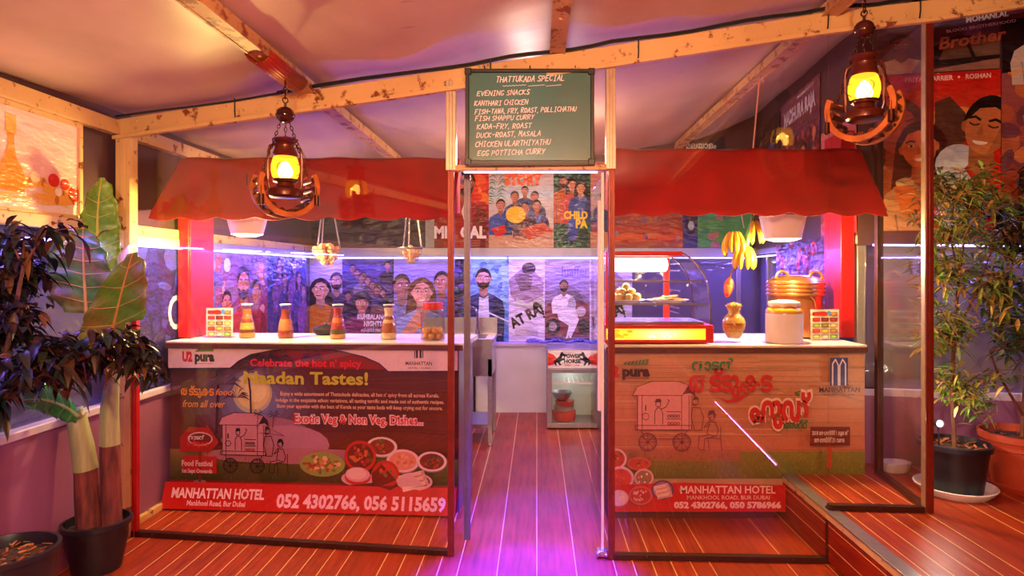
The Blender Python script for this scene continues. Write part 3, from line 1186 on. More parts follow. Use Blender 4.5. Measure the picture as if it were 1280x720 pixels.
S, L = back(681, 737, ZL0, ZL1, (110, 96, 130))
S.grad(0, 0.3, S.w, S.h, (120, 105, 130), (165, 155, 215))
S.poly([(0.0, 0.05), (0.0, 0.34), (0.08, 0.42), (0.30, 0.44), (0.45, 0.36), (0.45, 0.05)], (120, 62, 72))
S.poly([(0.1, 0.40), (0.13, 0.50), (0.34, 0.50), (0.40, 0.40)], (90, 80, 100))
S.ell(0.08, 0.15, 0.075, 0.085, (50, 40, 54))
S.ell(0.08, 0.15, 0.04, 0.045, (150, 140, 150))
S.ell(0.4, 0.15, 0.075, 0.085, (50, 40, 54))
S.ell(0.36, 0.3, 0.05, 0.05, (190, 180, 190))
bust(S, 0.19, 0.50, 0.11, (160, 110, 100), (20, 16, 20), (225, 222, 235), beard=1, body=2.0)
S.poly([(0.1, 0.36), (0.30, 0.34), (0.34, 0.22), (0.30, 0.12), (0.25, 0.02), (0.21, 0.03), (0.24, 0.16), (0.14, 0.22)], (222, 218, 232))
S.poly([(0.24, 0.06), (0.21, 0.02), (0.27, 0.01)], (150, 100, 90))
S.rect(0.0, 0.0, S.w, 0.03, (60, 50, 70))
S.text('luaffer', 0.17, 0.66, 0.10, (120, 100, 150), 0.27, bold=0.02)
put(S, 'film_poster', 'film poster of white robed man leaning on maroon car above the fridge', L, 0)
poster_ara(737, 790, 'white film poster strip seen through the opened glass door above the fridge')

# ---- upper row on the back wall
ZU0, ZU1 = 1.642, 2.50


def upper(px0, px1, bg):
    return back(px0, px1, ZU0, ZU1, bg)


S, L = upper(250, 532, (34, 24, 50))
scribble(S, 0, 0, S.w, 0.6, 60, 0.02, 0.09, [(40, 30, 64), (26, 20, 44), (52, 34, 70)])
put(S, 'dark_banner', 'long dark purple banner above the light strip behind the left awning', L, 0)
S, L = upper(532, 543, (150, 160, 150))
put(S, 'film_poster', 'slim pale grey strip beside the red poster over the left stall', L, 0)
S, L = upper(543, 611, (176, 34, 20))
S.grad(0, 0, S.w, S.h, (120, 16, 20), (190, 40, 22))
scribble(S, 0.28, 0.2, S.w, 0.7, 14, 0.03, 0.08, [(226, 110, 40), (216, 76, 30), (206, 50, 24)])
bust(S, 0.31, 0.52, 0.24, (190, 96, 70), (30, 14, 12), (150, 24, 22), beard=1, look=0.4, w=0.85, body=2.2)
S.poly([(0.27, 0.36), (0.31, 0.48), (0.36, 0.36), (0.32, 0.2)], (225, 200, 200))
S.text('MI', 0.0, 0.10, 0.115, (240, 232, 225), 0.13, bold=0.05)
S.text('CAL', 0.26, 0.10, 0.115, (240, 232, 225), 0.26, bold=0.05)
for k in range(3):
    S.rect(0.26, 0.015 + 0.024 * k, 0.46, 0.028 + 0.024 * k, (150, 70, 60))
put(S, 'film_poster', 'red film poster of bearded man with white letters CAL over the doorway', L, 0)
S, L = upper(611, 692, (190, 160, 160))
S.grad(0, 0.5, S.w, S.h, (186, 214, 226), (206, 150, 140))
S.grad(0, 0, S.w, 0.5, (190, 150, 130), (200, 205, 205), 8)
S.rect(0, 0.0, S.w, 0.2, (188, 150, 120))
for k in range(5):
    leafspray(S, 0.06 + 0.01 * k, 0.44 + 0.07 * k, 0.12, (50, 130, 100), 7)
for (x, y, s_, sh) in ((0.36, 0.52, 0.09, (60, 70, 120)), (0.26, 0.46, 0.10, (50, 60, 110)), (0.46, 0.46, 0.10, (70, 70, 120)), (0.48, 0.36, 0.11, (60, 80, 150)), (0.36, 0.34, 0.11, (90, 60, 60)), (0.12, 0.37, 0.11, (50, 80, 160))):
    bust(S, x, y, s_, (190, 120, 95), (36, 24, 26), sh, body=2.2)
S.ell(0.27, 0.33, 0.10, 0.085, (245, 195, 40))
S.poly([(0.02, 0.19), (0.16, 0.23), (0.18, 0.15), (0.08, 0.1)], (190, 40, 40))
S.poly([(0.3, 0.18), (0.55, 0.26), (0.64, 0.16), (0.4, 0.08)], (190, 80, 50))
for (x, y) in ((0.10, 0.1), (0.3, 0.1), (0.55, 0.12)):
    S.ell(x, y, 0.05, 0.018, (196, 130, 100))
S.text('LOCAL', 0.16, 0.73, 0.085, (226, 96, 26), 0.36, bold=0.07)
S.text('STORY', 0.155, 0.63, 0.10, (226, 96, 26), 0.38, bold=0.07)
put(S, 'film_poster', 'beach film poster with friends and orange STORY lettering over the doorway', L, 0)
S, L = upper(692, 738, (28, 60, 50))
scribble(S, 0, 0, S.w, S.h, 130, 0.01, 0.035, [(20, 46, 44), (40, 100, 70), (24, 70, 60), (60, 130, 90)])
bust(S, 0.10, 0.60, 0.11, (190, 120, 95), (30, 20, 18), (180, 90, 40), beard=1, body=3.2, shirt2=(60, 60, 110))
bust(S, 0.19, 0.57, 0.11, (210, 140, 110), (36, 20, 20), (190, 70, 60), long=1, body=3, shirt2=(80, 100, 170))
bust(S, 0.27, 0.54, 0.11, (214, 150, 118), (34, 20, 18), (60, 80, 150), long=1, body=2.6)
S.poly([(0.14, 0.26), (0.28, 0.3), (0.22, 0.08), (0.15, 0.06)], (50, 70, 150))
S.text('CHILD', 0.10, 0.29, 0.075, (240, 200, 50), 0.24, bold=0.05)
S.text('PA', 0.22, 0.20, 0.085, (245, 205, 50), 0.12, bold=0.05)
put(S, 'film_poster', 'green film poster of three friends with yellow title over the doorway', L, 0)
S, L = upper(738, 762, (186, 120, 110))
bust(S, 0.09, 0.42, 0.11, (180, 110, 90), (30, 20, 20), (60, 70, 120), body=2.4)
S.rect(0, 0, S.w, 0.14, (180, 120, 80))
put(S, 'film_poster', 'poster strip with a man in blue seen through the opened glass door', L, 0)
S, L = upper(762, 853, (150, 66, 60))
S.rect(0.0, 0.05, S.w, 0.22, (170, 60, 40))
for k in range(6):
    S.ell(0.08 + 0.12 * k, 0.1 + 0.02 * (k % 2), 0.09, 0.03, (206, 84, 40))
scribble(S, 0, 0, S.w, S.h, 40, 0.01, 0.04, [(120, 60, 90), (180, 80, 60), (140, 110, 140)])
put(S, 'film_poster', 'reddish landscape poster high behind the glass snack cabinet', L, 0)
S, L = upper(853, 872, (40, 54, 120))
S.ring(0.085, 0.22, 0.05, 0.01, (20, 16, 24), 14, 0.08)
S.rect(0.055, 0.14, 0.115, 0.17, (24, 18, 24))
S.ell(0.085, 0.22, 0.03, 0.045, (170, 190, 220))
S.rect(0.065, 0.27, 0.105, 0.29, (24, 18, 24))
put(S, 'film_poster', 'small blue poster picturing an old lantern above the snack cabinet', L, 0)
S, L = upper(872, 940, (60, 150, 120))
S.grad(0, 0, S.w, S.h, (70, 160, 90), (90, 150, 170))
scribble(S, 0, 0, S.w, S.h, 30, 0.02, 0.07, [(80, 170, 120), (170, 120, 140), (60, 140, 140)])
S.rect(0, 0.62, S.w, S.h, (28, 26, 40))
put(S, 'film_poster', 'green poster on the back wall behind the bananas', L, 0)
S, L = back(850, 906, 2.505, 2.76, (26, 30, 54))
S.text('മലയാളം', 0.06, 0.13, 0.06, (225, 230, 235), 0.3)
S.text('ഞങ്ങളുടെ', 0.1, 0.03, 0.06, (225, 230, 235), 0.28)
put(S, 'film_poster', 'dark blue poster with white Malayalam script peeping over the right awning', L, 0)

# ---- posters on the left wall of the stall
def leftw(d0, d1, z0, z1, bg):
    return Sheet(d1 - d0, z1 - z0, bg), (XL - 0.006, d0, z0)


S, L = leftw(3.46, 4.26, 0.73, 1.55, (34, 30, 84))
scribble(S, 0, 0, S.w, S.h, 70, 0.02, 0.09, [(44, 40, 120), (26, 22, 70), (60, 60, 160), (40, 30, 90)])
S.ring(0.5, 0.42, 0.07, 0.03, (215, 215, 240), 16, 0.09)
put(S, 'film_poster', 'dark navy poster with a white ring left of the red post', L, PI / 2)
S, L = leftw(4.28, 4.45, 0.73, 1.55, (110, 100, 190))
scribble(S, 0, 0, S.w, S.h, 30, 0.01, 0.04, [(90, 80, 170), (60, 50, 120), (150, 140, 210)])
put(S, 'film_poster', 'narrow violet poster strip right of the left red post', L, PI / 2)
S, L = leftw(4.45, 5.31, 0.73, 1.55, (150, 40, 70))
S.grad(0, 0, S.w, S.h, (170, 24, 40), (130, 100, 190))
scribble(S, 0, 0.35, S.w, S.h, 26, 0.03, 0.1, [(150, 110, 180), (190, 90, 110), (110, 80, 170), (220, 150, 150)])
bust(S, 0.16, 0.36, 0.17, (214, 120, 110), (50, 20, 40), (180, 30, 50), look=0.5)
bust(S, 0.64, 0.42, 0.18, (214, 130, 120), (40, 18, 34), (170, 30, 60), look=-0.6)
bust(S, 0.42, 0.46, 0.24, (226, 140, 128), (50, 22, 40), (200, 30, 44), beard=1, body=2.6)
S.ell(0.16, 0.72, 0.05, 0.05, (226, 220, 240))
put(S, 'film_poster', 'red film poster of three faces behind the left menu stand', L, PI / 2)
S, L = leftw(5.31, 6.2, 0.73, 1.55, (44, 50, 110))
S.grad(0, 0, S.w, S.h, (30, 50, 110), (50, 60, 140))
for k in range(7):
    bust(S, 0.14 + 0.11 * k, 0.42 + 0.12 * ((k * 2) % 3), 0.13, (170, 120, 140), (20, 16, 34), RND.choice([(60, 60, 130), (120, 80, 150), (40, 90, 130)]), long=k % 2, body=2.6)
scribble(S, 0, 0, S.w, S.h, 60, 0.008, 0.02, [(60, 150, 140), (110, 120, 220)])
put(S, 'film_poster', 'blue film poster of a group on the left wall beside the corner', L, PI / 2)

# lightbox style food picture high on the left wall by the banana leaves
r = thing('food_picture', 'pink tinted food picture of oil bottle and pasta on the left wall', 'picture', (XL - 0.015, 2.3, 1.675), PI / 2)
S = Sheet(0.83, 0.43, (232, 196, 190))
S.grad(0, 0.1, 0.83, 0.43, (236, 190, 180), (240, 206, 206), 6)
S.rect(0, 0, 0.83, 0.05, (236, 222, 205))
for k in range(26):
    a = RND.uniform(-0.4, 0.4)
    x = RND.uniform(0.0, 0.62)
    S.line([(x, 0.03 + RND.uniform(0, 0.04)), (x + 0.16, 0.05 + 0.06 * a)], 0.006, (226, 190, 100))
for (x, y, a) in ((0.5, 0.12, 0.1), (0.62, 0.11, -0.2), (0.69, 0.06, 0.1), (0.58, 0.06, 0.0), (0.75, 0.1, 0.2), (0.42, 0.1, 0.2)):
    S.line([(x, y), (x + 0.11 * math.cos(a), y + 0.11 * math.sin(a))], 0.045, (236, 176, 70))
    S.ell(x + 0.11 * math.cos(a), y + 0.11 * math.sin(a), 0.014, 0.022, (190, 120, 40), 10)
for (x, y, q, c) in ((0.67, 0.15, 0.035, (205, 40, 30)), (0.74, 0.14, 0.03, (215, 60, 40)), (0.8, 0.1, 0.04, (210, 50, 36)), (0.56, 0.15, 0.028, (240, 226, 190)), (0.7, 0.1, 0.022, (245, 236, 215))):
    S.ell(x, y, q, q * 0.9, c)
S.poly([(0.36, 0.07), (0.5, 0.07), (0.5, 0.16), (0.46, 0.21), (0.445, 0.26), (0.445, 0.38), (0.41, 0.38), (0.41, 0.26), (0.39, 0.21), (0.36, 0.16)], (222, 150, 30))
S.rect(0.40, 0.32, 0.455, 0.4, (230, 180, 90))
o = S.build('sheet', M['print'], r)
o.rotation_euler = (PI / 2, 0, 0)
b = MB()
for (x0, z0, x1, z1) in ((-0.02, -0.02, 0.85, 0.0), (-0.02, 0.43, 0.85, 0.45), (-0.02, 0.0, 0.0, 0.43), (0.83, 0.0, 0.85, 0.43)):
    b.box(x0, -0.012, z0, x1, 0.004, z1)
b.build('frame', M['cream'], r)

# ---- right wall
RD = (RA - RC).normalized()
RLEN = (RA - RC).length
RZ = math.atan2(RD.y, RD.x)
RN = Vector((RD.y, -RD.x, 0))


def rightw(t0, t1, z0, z1, bg, off=0.006):
    p = RC + (RA - RC) * (1 - t0) + RN * off
    return Sheet((t0 - t1) * RLEN, z1 - z0, bg), (p.x, p.y, z0)


S, L = rightw(0.99, 0.64, 2.0, 2.78, (60, 40, 40))
scribble(S, 0, 0, S.w, S.h, 40, 0.03, 0.1, [(70, 40, 34), (50, 30, 40), (90, 60, 50)])
bust(S, 0.26, 0.54, 0.15, (120, 70, 55), (20, 14, 14), (196, 180, 170), beard=1, body=3.4)
S.ell(0.62, 0.46, 0.12, 0.1, (60, 70, 160))
put(S, 'film_poster', 'dark poster of man in white shirt at back right corner over the awning', L, RZ)
S, L = rightw(0.625, 0.25, 2.0, 2.80, (96, 50, 70))
S.grad(0, 0.3, S.w, S.h, (80, 36, 44), (130, 76, 96))
scribble(S, 0.1, 0, S.w, 0.45, 90, 0.015, 0.045, [(90, 30, 30), (150, 60, 40), (60, 24, 30), (180, 100, 70)])
S.text('MADHURA RAJA', 0.1, 0.60, 0.11, (206, 190, 215), 0.78, bold=0.05)
S.text('MAMMOOTTY', 0.46, 0.745, 0.028, (225, 205, 205), 0.4, bold=0.02)
bust(S, 0.6, 0.2, 0.18, (170, 100, 70), (24, 16, 16), (150, 40, 34), stache=1)
bust(S, 0.3, 0.16, 0.14, (160, 90, 64), (24, 16, 16), (110, 50, 50), stache=1)
put(S, 'film_poster', 'plum film poster with pale slanting title high above the right awning', L, RZ)
S, L = rightw(0.24, 0.0, 1.64, 2.36, (176, 70, 90))
S.grad(0, 0, S.w, S.h, (150, 40, 70), (196, 110, 110))
S.text('MADHUR', 0.06, 0.52, 0.09, (120, 50, 130), 0.5, bold=0.05)
S.text('RAJA', 0.1, 0.42, 0.07, (120, 50, 130), 0.4, bold=0.05)
scribble(S, 0, 0, S.w, 0.38, 40, 0.02, 0.06, [(200, 60, 50), (120, 30, 40), (220, 120, 80)])
put(S, 'film_poster', 'pink poster with violet title beside the awning under the right lantern', L, RZ)
S, L = rightw(0.62, 0.14, 0.98, 1.63, (70, 34, 90), 0.05)
S.grad(0, 0, S.w, S.h, (150, 90, 120), (70, 40, 110))
for k in range(22):
    x, y, q = RND.uniform(0, S.w), RND.uniform(0.25, S.h), RND.uniform(0.03, 0.07)
    S.line([(x + q * (1 - a / 9) * math.cos(a), y + q * (1 - a / 9) * math.sin(a)) for a in [0.6 * j for j in range(14)]], 0.022, RND.choice([(196, 40, 40), (206, 70, 60), (150, 24, 40)]))
S.rect(0, 0, S.w, 0.14, (180, 90, 50))
put(S, 'swirl_poster', 'purple sheet with red swirls on right wall behind copper boiler', L, RZ)

# ---- oblique wall behind the potted trees
FD = (RB - RA).normalized()
FZ = math.atan2(FD.y, FD.x)
FN = Vector((FD.y, -FD.x, 0))


def upx(px):
    k = (px - 671) / 800
    return (k * RA.y - RA.x) / (FD.x - k * FD.y)


def frontw(px0, px1, z0, z1, bg, off=0.006):
    p = RA + FD * upx(px0) + FN * off
    return Sheet(upx(px1) - upx(px0), z1 - z0, bg), (p.x, p.y, z0)


S, L = frontw(1098, 1250, 1.645, 2.565, (196, 26, 18))
W_, H_ = S.w, S.h
S.grad(0, 0.6, W_, H_, (206, 90, 40), (200, 20, 14), 8)
S.ell(0.40, 0.66, 0.13, 0.06, (232, 150, 70))
S.ell(0.62, 0.72, 0.12, 0.05, (226, 120, 50))
S.poly([(0, 0), (0, 0.3), (W_, 0.25), (W_, 0)], (190, 90, 40))
S.poly([(0.3, 0.75), (0.38, 0.78), (0.46, 0.68), (0.47, 0.52), (0.38, 0.46), (0.3, 0.5)], (90, 56, 40))
bust(S, 0.1, 0.46, 0.3, (190, 80, 40), (80, 30, 20), (190, 96, 50), long=1, body=1.6, w=0.8, look=1)
bust(S, 0.23, 0.37, 0.25, (222, 112, 56), (66, 26, 18), (206, 150, 110), long=1, smile=1, body=1.6, w=0.8, tilt=0.12, closed=0)
S.ell(0.14, 0.28, 0.05, 0.03, (225, 190, 150))
S.poly([(0.08, 0.26), (0.17, 0.27), (0.30, 0.12), (0.24, 0.04), (0.12, 0.1)], (216, 116, 56))
S.ell(0.42, 0.38, 0.12, 0.12, (190, 200, 215))
bust(S, 0.54, 0.44, 0.31, (196, 120, 70), (28, 16, 14), (196, 40, 24), tilt=-0.22, look=-0.7, w=0.75, body=1.5, smile=1, closed=1)
S.poly([(0.33, 0.02), (0.33, 0.3), (0.45, 0.36), (0.55, 0.2), (0.5, 0.0)], (176, 186, 200))
for k in range(8):
    S.ell(0.36 + 0.03 * k, 0.16 + 0.03 * (k % 3), 0.03, 0.03, RND.choice([(236, 180, 40), (225, 140, 40), (90, 130, 150)]))
S.text('OBH', 0.40, 0.24, 0.035, (240, 180, 40), 0.07, bold=0.05)
S.text('PRIYA', 0.14, 0.875, 0.028, (236, 196, 190), 0.1, bold=0.03)
S.text('VARRIER', 0.265, 0.875, 0.028, (240, 210, 205), 0.13, bold=0.03)
S.ell(0.425, 0.889, 0.007, 0.007, (240, 210, 205), 10)
S.text('ROSHAN', 0.46, 0.875, 0.028, (240, 210, 205), 0.13, bold=0.03)
S.text('FEBRUARY', 0.33, 0.055, 0.03, (235, 190, 150), 0.16, bold=0.03)
put(S, 'film_poster', 'large red film poster of laughing couples behind the potted trees', L, FZ)
S, L = frontw(1096, 1248, 2.57, 3.0, (70, 40, 46), 0.01)
S.frame(0, 0, 1, 0.68)
S.grad(0, 0.2, S.w, S.h, (84, 50, 50), (110, 80, 110), 8)
scribble(S, 0.25, 0.3, S.w, S.h, 26, 0.03, 0.10, [(96, 70, 100), (120, 90, 130), (80, 50, 60)])
bust(S, 0.13, 0.17, 0.16, (130, 60, 44), (50, 20, 18), (196, 170, 150), beard=1, body=1.8)
S.poly([(0.27, 0.06), (0.30, 0.22), (0.42, 0.30), (0.66, 0.28), (0.74, 0.16), (0.74, 0.02)], (36, 22, 22))
S.poly([(0.33, 0.10), (0.36, 0.22), (0.46, 0.26), (0.5, 0.11)], (96, 70, 60))
S.poly([(0.52, 0.11), (0.48, 0.26), (0.64, 0.25), (0.68, 0.12)], (110, 84, 70))
S.poly([(0.27, 0.02), (0.72, 0.10), (0.74, 0.0), (0.3, 0.0)], (150, 110, 96))
S.rot = (0.4, 0.4, 0.14)
S.text('Brother', 0.30, 0.205, 0.10, (170, 110, 90), 0.36, shear=0.3, bold=0.03)
S.text('BLOOD BROTHERHOOD', 0.36, 0.335, 0.026, (225, 215, 215), 0.36, bold=0.02)
S.text('MOHANLAL', 0.47, 0.395, 0.05, (235, 230, 230), 0.22, shear=0.2, bold=0.04)
S.rot = None
put(S, 'film_poster', 'purple brown film poster of car windows at ceiling above the red poster', L, FZ)
S, L = frontw(1251, 1330, 1.8, 3.0, (110, 50, 60), 0.008)
S.grad(0, 0, S.w, 0.9, (150, 60, 34), (150, 90, 110))
scribble(S, 0, 0.2, S.w, 0.7, 26, 0.03, 0.08, [(170, 90, 60), (190, 110, 70), (110, 60, 80)])
S.rect(0, 0.74, S.w, 1.05, (28, 16, 20))
bust(S, 0.2, 0.95, 0.14, (170, 100, 70), (20, 12, 12), (196, 190, 186), beard=1, body=2.0)
S.text('എന്ന', 0.03, 0.73, 0.03, (236, 160, 40), 0.12)
put(S, 'film_poster', 'dark poster of bearded man at right picture edge beside red poster', L, FZ)
# ------------------------------------------------------------------ banners on the counters


def wheel(S, x, y, r, c, wd):
    S.ring(x, y, r, wd * 1.6, c, 22)
    S.ring(x, y, r * 0.8, wd * 0.7, c, 22)
    S.ell(x, y, r * 0.2, r * 0.2, c, 12)
    for k in range(8):
        a = PI * k / 4
        S.line([(x, y), (x + r * math.cos(a), y + r * math.sin(a))], wd * 0.8, c)


def cart(S, x, y, w_, h_, c, wd, fill):
    """line drawing of a wheeled snack cart with vendor and two customers; x, y = lower left of the cart body"""
    P = lambda u, v: (x + u * w_, y + v * h_)
    if fill:
        S.poly([P(0.04, 0.2), P(0.98, 0.2), P(0.98, 0.78), P(0.04, 0.78)], fill)
        S.poly([P(-0.05, 0.76), P(0.02, 0.9), P(0.3, 0.99), P(0.75, 0.99), P(0.98, 0.94), P(1.06, 0.76)], fill)
    S.line([P(-0.05, 0.76), P(0.03, 0.9), P(0.3, 0.99), P(0.75, 0.99), P(0.96, 0.93), P(0.84, 0.76), P(-0.05, 0.76)], wd, c)
    S.poly([P(0.84, 0.78), P(0.95, 0.94), P(1.04, 0.86), P(1.07, 0.74), P(0.98, 0.8)], c)
    for u in (0.04, 0.12, 0.82, 0.95):
        S.line([P(u, 0.2), P(u, 0.76)], wd, c)
    S.line([P(0.0, 0.2), P(1.0, 0.2), P(1.0, 0.27), P(0.0, 0.27), P(0.0, 0.2)], wd, c)
    S.line([P(0.1, 0.2), P(0.16, 0.05), P(0.85, 0.05), P(0.92, 0.2)], wd, c)
    wheel(S, *P(0.22, 0.0), 0.155 * w_, c, wd)
    wheel(S, *P(0.82, 0.0), 0.155 * w_, c, wd)
    # urn, vendor, shelves
    S.ring(*P(0.18, 0.42), 0.06 * w_, wd, c, 12)
    S.line([P(0.18, 0.52), P(0.18, 0.6)], wd * 2, c)
    S.ring(*P(0.4, 0.62), 0.045 * w_, wd, c, 12)
    S.poly([P(0.34, 0.65), P(0.37, 0.71), P(0.44, 0.71), P(0.46, 0.66)], c)
    S.line([P(0.34, 0.3), P(0.34, 0.5), P(0.38, 0.56), P(0.44, 0.56), P(0.48, 0.48), P(0.48, 0.3)], wd, c)
    S.line([P(0.46, 0.54), P(0.54, 0.58), P(0.6, 0.68), P(0.56, 0.7)], wd, c)
    for v in (0.38, 0.5):
        S.line([P(0.55, v), P(0.8, v)], wd, c)
    for k in range(4):
        S.ring(*P(0.59 + 0.055 * k, 0.31), 0.022 * w_, wd, (170, 40, 40), 8)
        S.ring(*P(0.59 + 0.055 * k, 0.43), 0.022 * w_, wd, c, 8)
    # standing customer
    S.ring(*P(1.06, 0.66), 0.055 * w_, wd, c, 12)
    S.poly([P(1.0, 0.69), P(1.04, 0.75), P(1.1, 0.74), P(1.12, 0.66), P(1.09, 0.7)], c)
    S.line([P(1.0, 0.62), P(1.05, 0.615), P(1.07, 0.62)], wd * 2, c)
    S.line([P(1.0, 0.56), P(0.98, 0.4), P(1.04, 0.2), P(1.16, 0.2), P(1.2, 0.42), P(1.14, 0.57), P(1.0, 0.57)], wd, c)
    # seated customer eating
    S.ring(*P(1.34, 0.42), 0.06 * w_, wd, c, 12)
    S.poly([P(1.27, 0.44), P(1.3, 0.52), P(1.38, 0.53), P(1.42, 0.44), P(1.38, 0.4), P(1.37, 0.47)], c)
    S.ell(*P(1.31, 0.4), 0.022 * w_, 0.022 * w_, (200, 40, 40), 8)
    S.line([P(1.3, 0.33), P(1.26, 0.14), P(1.42, 0.1), P(1.46, 0.2), P(1.4, 0.34), P(1.3, 0.34)], wd, c)
    S.line([P(1.32, 0.3), P(1.2, 0.24), P(1.3, 0.36)], wd, c)
    S.line([P(1.27, 0.12), P(1.12, 0.1), P(1.1, -0.1), P(1.2, -0.12)], wd, c)
    S.line([P(1.4, 0.1), P(1.22, 0.06), P(1.2, -0.13)], wd, c)
    S.line([P(1.26, 0.08), P(1.5, 0.06), P(1.5, 0.25)], wd, c)
    S.line([P(1.5, 0.06), P(1.52, -0.13)], wd, c)
    S.line([P(1.28, 0.06), P(1.3, -0.13)], wd, c)


def dish(S, x, y, rx, ry, rim, inner, bits, n=26):
    S.ell(x, y - ry * 0.12, rx, ry, dk(rim, 0.6), 24)
    S.ell(x, y, rx, ry, rim, 24)
    S.ell(x, y, rx * 0.82, ry * 0.8, inner, 24)
    for _ in range(n):
        a, q = RND.uniform(0, 6.28), RND.uniform(0, 0.68)
        S.ell(x + rx * q * math.cos(a), y + ry * q * math.sin(a), rx * RND.uniform(0.08, 0.16), ry * RND.uniform(0.08, 0.16), RND.choice(bits), 7, t=RND.uniform(0, 3))


def rolls(S, x, y, a, L, wd, n=3):
    for k in range(n):
        ox, oy = x + k * wd * 0.35, y - k * wd * 0.85
        S.line([(ox, oy), (ox + L * math.cos(a), oy + L * math.sin(a))], wd, (236, 196, 186))
        S.line([(ox, oy - wd * 0.3), (ox + L * math.cos(a), oy - wd * 0.3 + L * math.sin(a))], wd * 0.25, (196, 140, 130))
        S.ell(ox + L * math.cos(a), oy + L * math.sin(a), wd * 0.3, wd * 0.5, (210, 160, 150), 10)


def tower_logo(S, x, y, w_, h_, c):
    S.rect(x - w_ / 2, y, x + w_ / 2, y + h_, c)
    for sg in (-1, 1):
        S.line([(x + sg * w_ * 0.36, y), (x + sg * w_ * 0.36, y + h_ * 0.78), (x + sg * w_ * 0.2, y + h_ * 0.94), (x + sg * w_ * 0.04, y + h_ * 0.72), (x + sg * w_ * 0.04, y)], w_ * 0.07, (236, 222, 226))


FOODRED = [(170, 40, 24), (200, 70, 30), (120, 30, 20), (90, 110, 40), (210, 110, 50)]

# left counter frame: local x along the front, y into the stall
LC = Vector((-2.205, 3.86, 0))
LCZ = -0.0684
LW = 1.756
cl = thing('counter', 'left stall counter with white top behind the festival banner', 'counter', LC, LCZ)
b = MB()
b.box(0.0, 0.0, 0.0, LW - 0.02, 0.45, 0.95)
b.build('body', M['brown'], cl)
b = MB()
b.box(LW - 0.019, -0.005, 0.0, LW, 0.46, 0.95)
b.build('side_panel', M['alugrey'], cl)
b = MB()
b.box(-0.005, -0.045, 0.956, LW + 0.03, 0.50, 0.988)
b.build('top', M['slab'], cl, bevel=0.004)
b = MB()
b.box(-0.006, -0.052, 0.946, LW + 0.031, -0.0455, 0.978)
b.build('edge_strip', M['brown'], cl, bevel=0.002)

S = Sheet(1.75, 0.945, None, dz=0.00005)
lp = lambda px, py: (px - 213, 628 - (py - 0.028 * (px - 213)))
S.mb.col = lin((140, 20, 16))
S.mb.box(0, 0, 0, 1.75, 0.144, 0.002)
S.mb.box(0, 0.144, 0, 1.75, 0.945, 0.002)
S.frame(0, 0, 0.00486, 0.00480)
S.grad(0, 58, 361, 170, (116, 44, 22), (74, 20, 16), 14)
for k in range(26):
    y = RND.uniform(70, 165)
    S.line([(150, y), (230, y + RND.uniform(-3, 3)), (300, y + RND.uniform(-3, 3)), (361, y + RND.uniform(-4, 4))], 0.8, RND.choice([(92, 30, 18), (66, 18, 14), (108, 40, 22)]))
# night sky with the moon glow
for k in range(9):
    q = 1 - k / 9
    S.ell(105, 128, 92 * q + 12, 46 * q + 14, tuple(a + (c_ - a) * (k / 8) for a, c_ in zip((86, 22, 26), (120, 130, 190))), 30)
S.ell(125, 80, 60, 30, (170, 110, 140))
S.ell(150, 76, 52, 24, (190, 130, 160))
S.ell(*lp(318, 492), 25, 25, (196, 190, 170), 30)
S.ell(*lp(319, 491), 21, 21, (232, 214, 150), 30)
S.ell(*lp(322, 489), 14, 14, (246, 232, 170), 30)
# field
S.grad(0, 30, 361, 50, (70, 66, 24), (96, 88, 34), 5)
S.grad(0, 50, 361, 68, (96, 88, 34), (150, 116, 70), 5)
S.ell(160, 62, 120, 10, (190, 120, 140))
S.rect(230, 62, 361, 70, (84, 26, 16))
S.grad(230, 30, 361, 62, (60, 70, 24), (110, 130, 40), 6)
for k in range(240):
    x, y = RND.uniform(0, 360), RND.uniform(31, 58)
    S.line([(x, y), (x + RND.uniform(-1, 1), y + RND.uniform(1.5, 4))], 0.5, RND.choice([(70, 74, 22), (110, 104, 40), (130, 120, 60), (54, 54, 20)]))
# trees
S.line([lp(274, 540), lp(276, 480), lp(273, 450)], 3.2, (56, 20, 26))
S.line([lp(318, 520), lp(317, 490), lp(314, 466), lp(318, 445)], 2.4, (66, 46, 60))
for (px, py, r_) in ((285, 480, 26), (300, 462, 24), (322, 450, 26), (340, 458, 22), (352, 448, 20), (300, 497, 20), (262, 463, 22), (395, 450, 18)):
    leafspray(S, *lp(px, py), r_, RND.choice([(56, 34, 56), (70, 50, 76), (48, 26, 44)]), 10)
# white crown with the two emblems
S.poly([lp(213, 429), lp(300, 430), lp(292, 460), lp(213, 459)], (232, 210, 212))
S.poly([lp(213, 458.5), lp(292, 460), lp(302, 452), lp(318, 444), lp(345, 439), lp(395, 436), lp(430, 441), lp(460, 449), lp(478, 458), lp(489, 468), lp(574, 469), lp(574, 430), lp(213, 424)][0:1] + [lp(292, 459.5), lp(302, 451), lp(318, 443), lp(345, 438.5), lp(395, 436), lp(430, 441), lp(460, 449), lp(478, 457), lp(489, 467), lp(576, 468), lp(576, 424), lp(213, 416)], (232, 210, 212))
arc = [lp(213, 459), lp(292, 460), lp(302, 452), lp(318, 444), lp(345, 439), lp(395, 436.5), lp(430, 441.5), lp(460, 449.5), lp(478, 458), lp(489, 468), lp(574, 469)]
S.line(arc, 1.4, (30, 30, 70))
S.text('U2', *lp(231, 450), 11.5, (200, 30, 34), 13, bold=0.07)
S.text('pura', *lp(247, 450), 11.5, (40, 30, 34), 25, bold=0.06)
S.poly([lp(247, 439), lp(252, 435), lp(262, 433), lp(271, 433), lp(271, 439)], (84, 120, 60))
S.line([lp(249, 453.5), lp(270, 454)], 0.5, (120, 90, 90))
tower_logo(S, *lp(526, 452), 11, 16, (40, 34, 50))
S.text('MANHATTAN', *lp(510, 460), 4.4, (50, 40, 56), 32, bold=0.02)
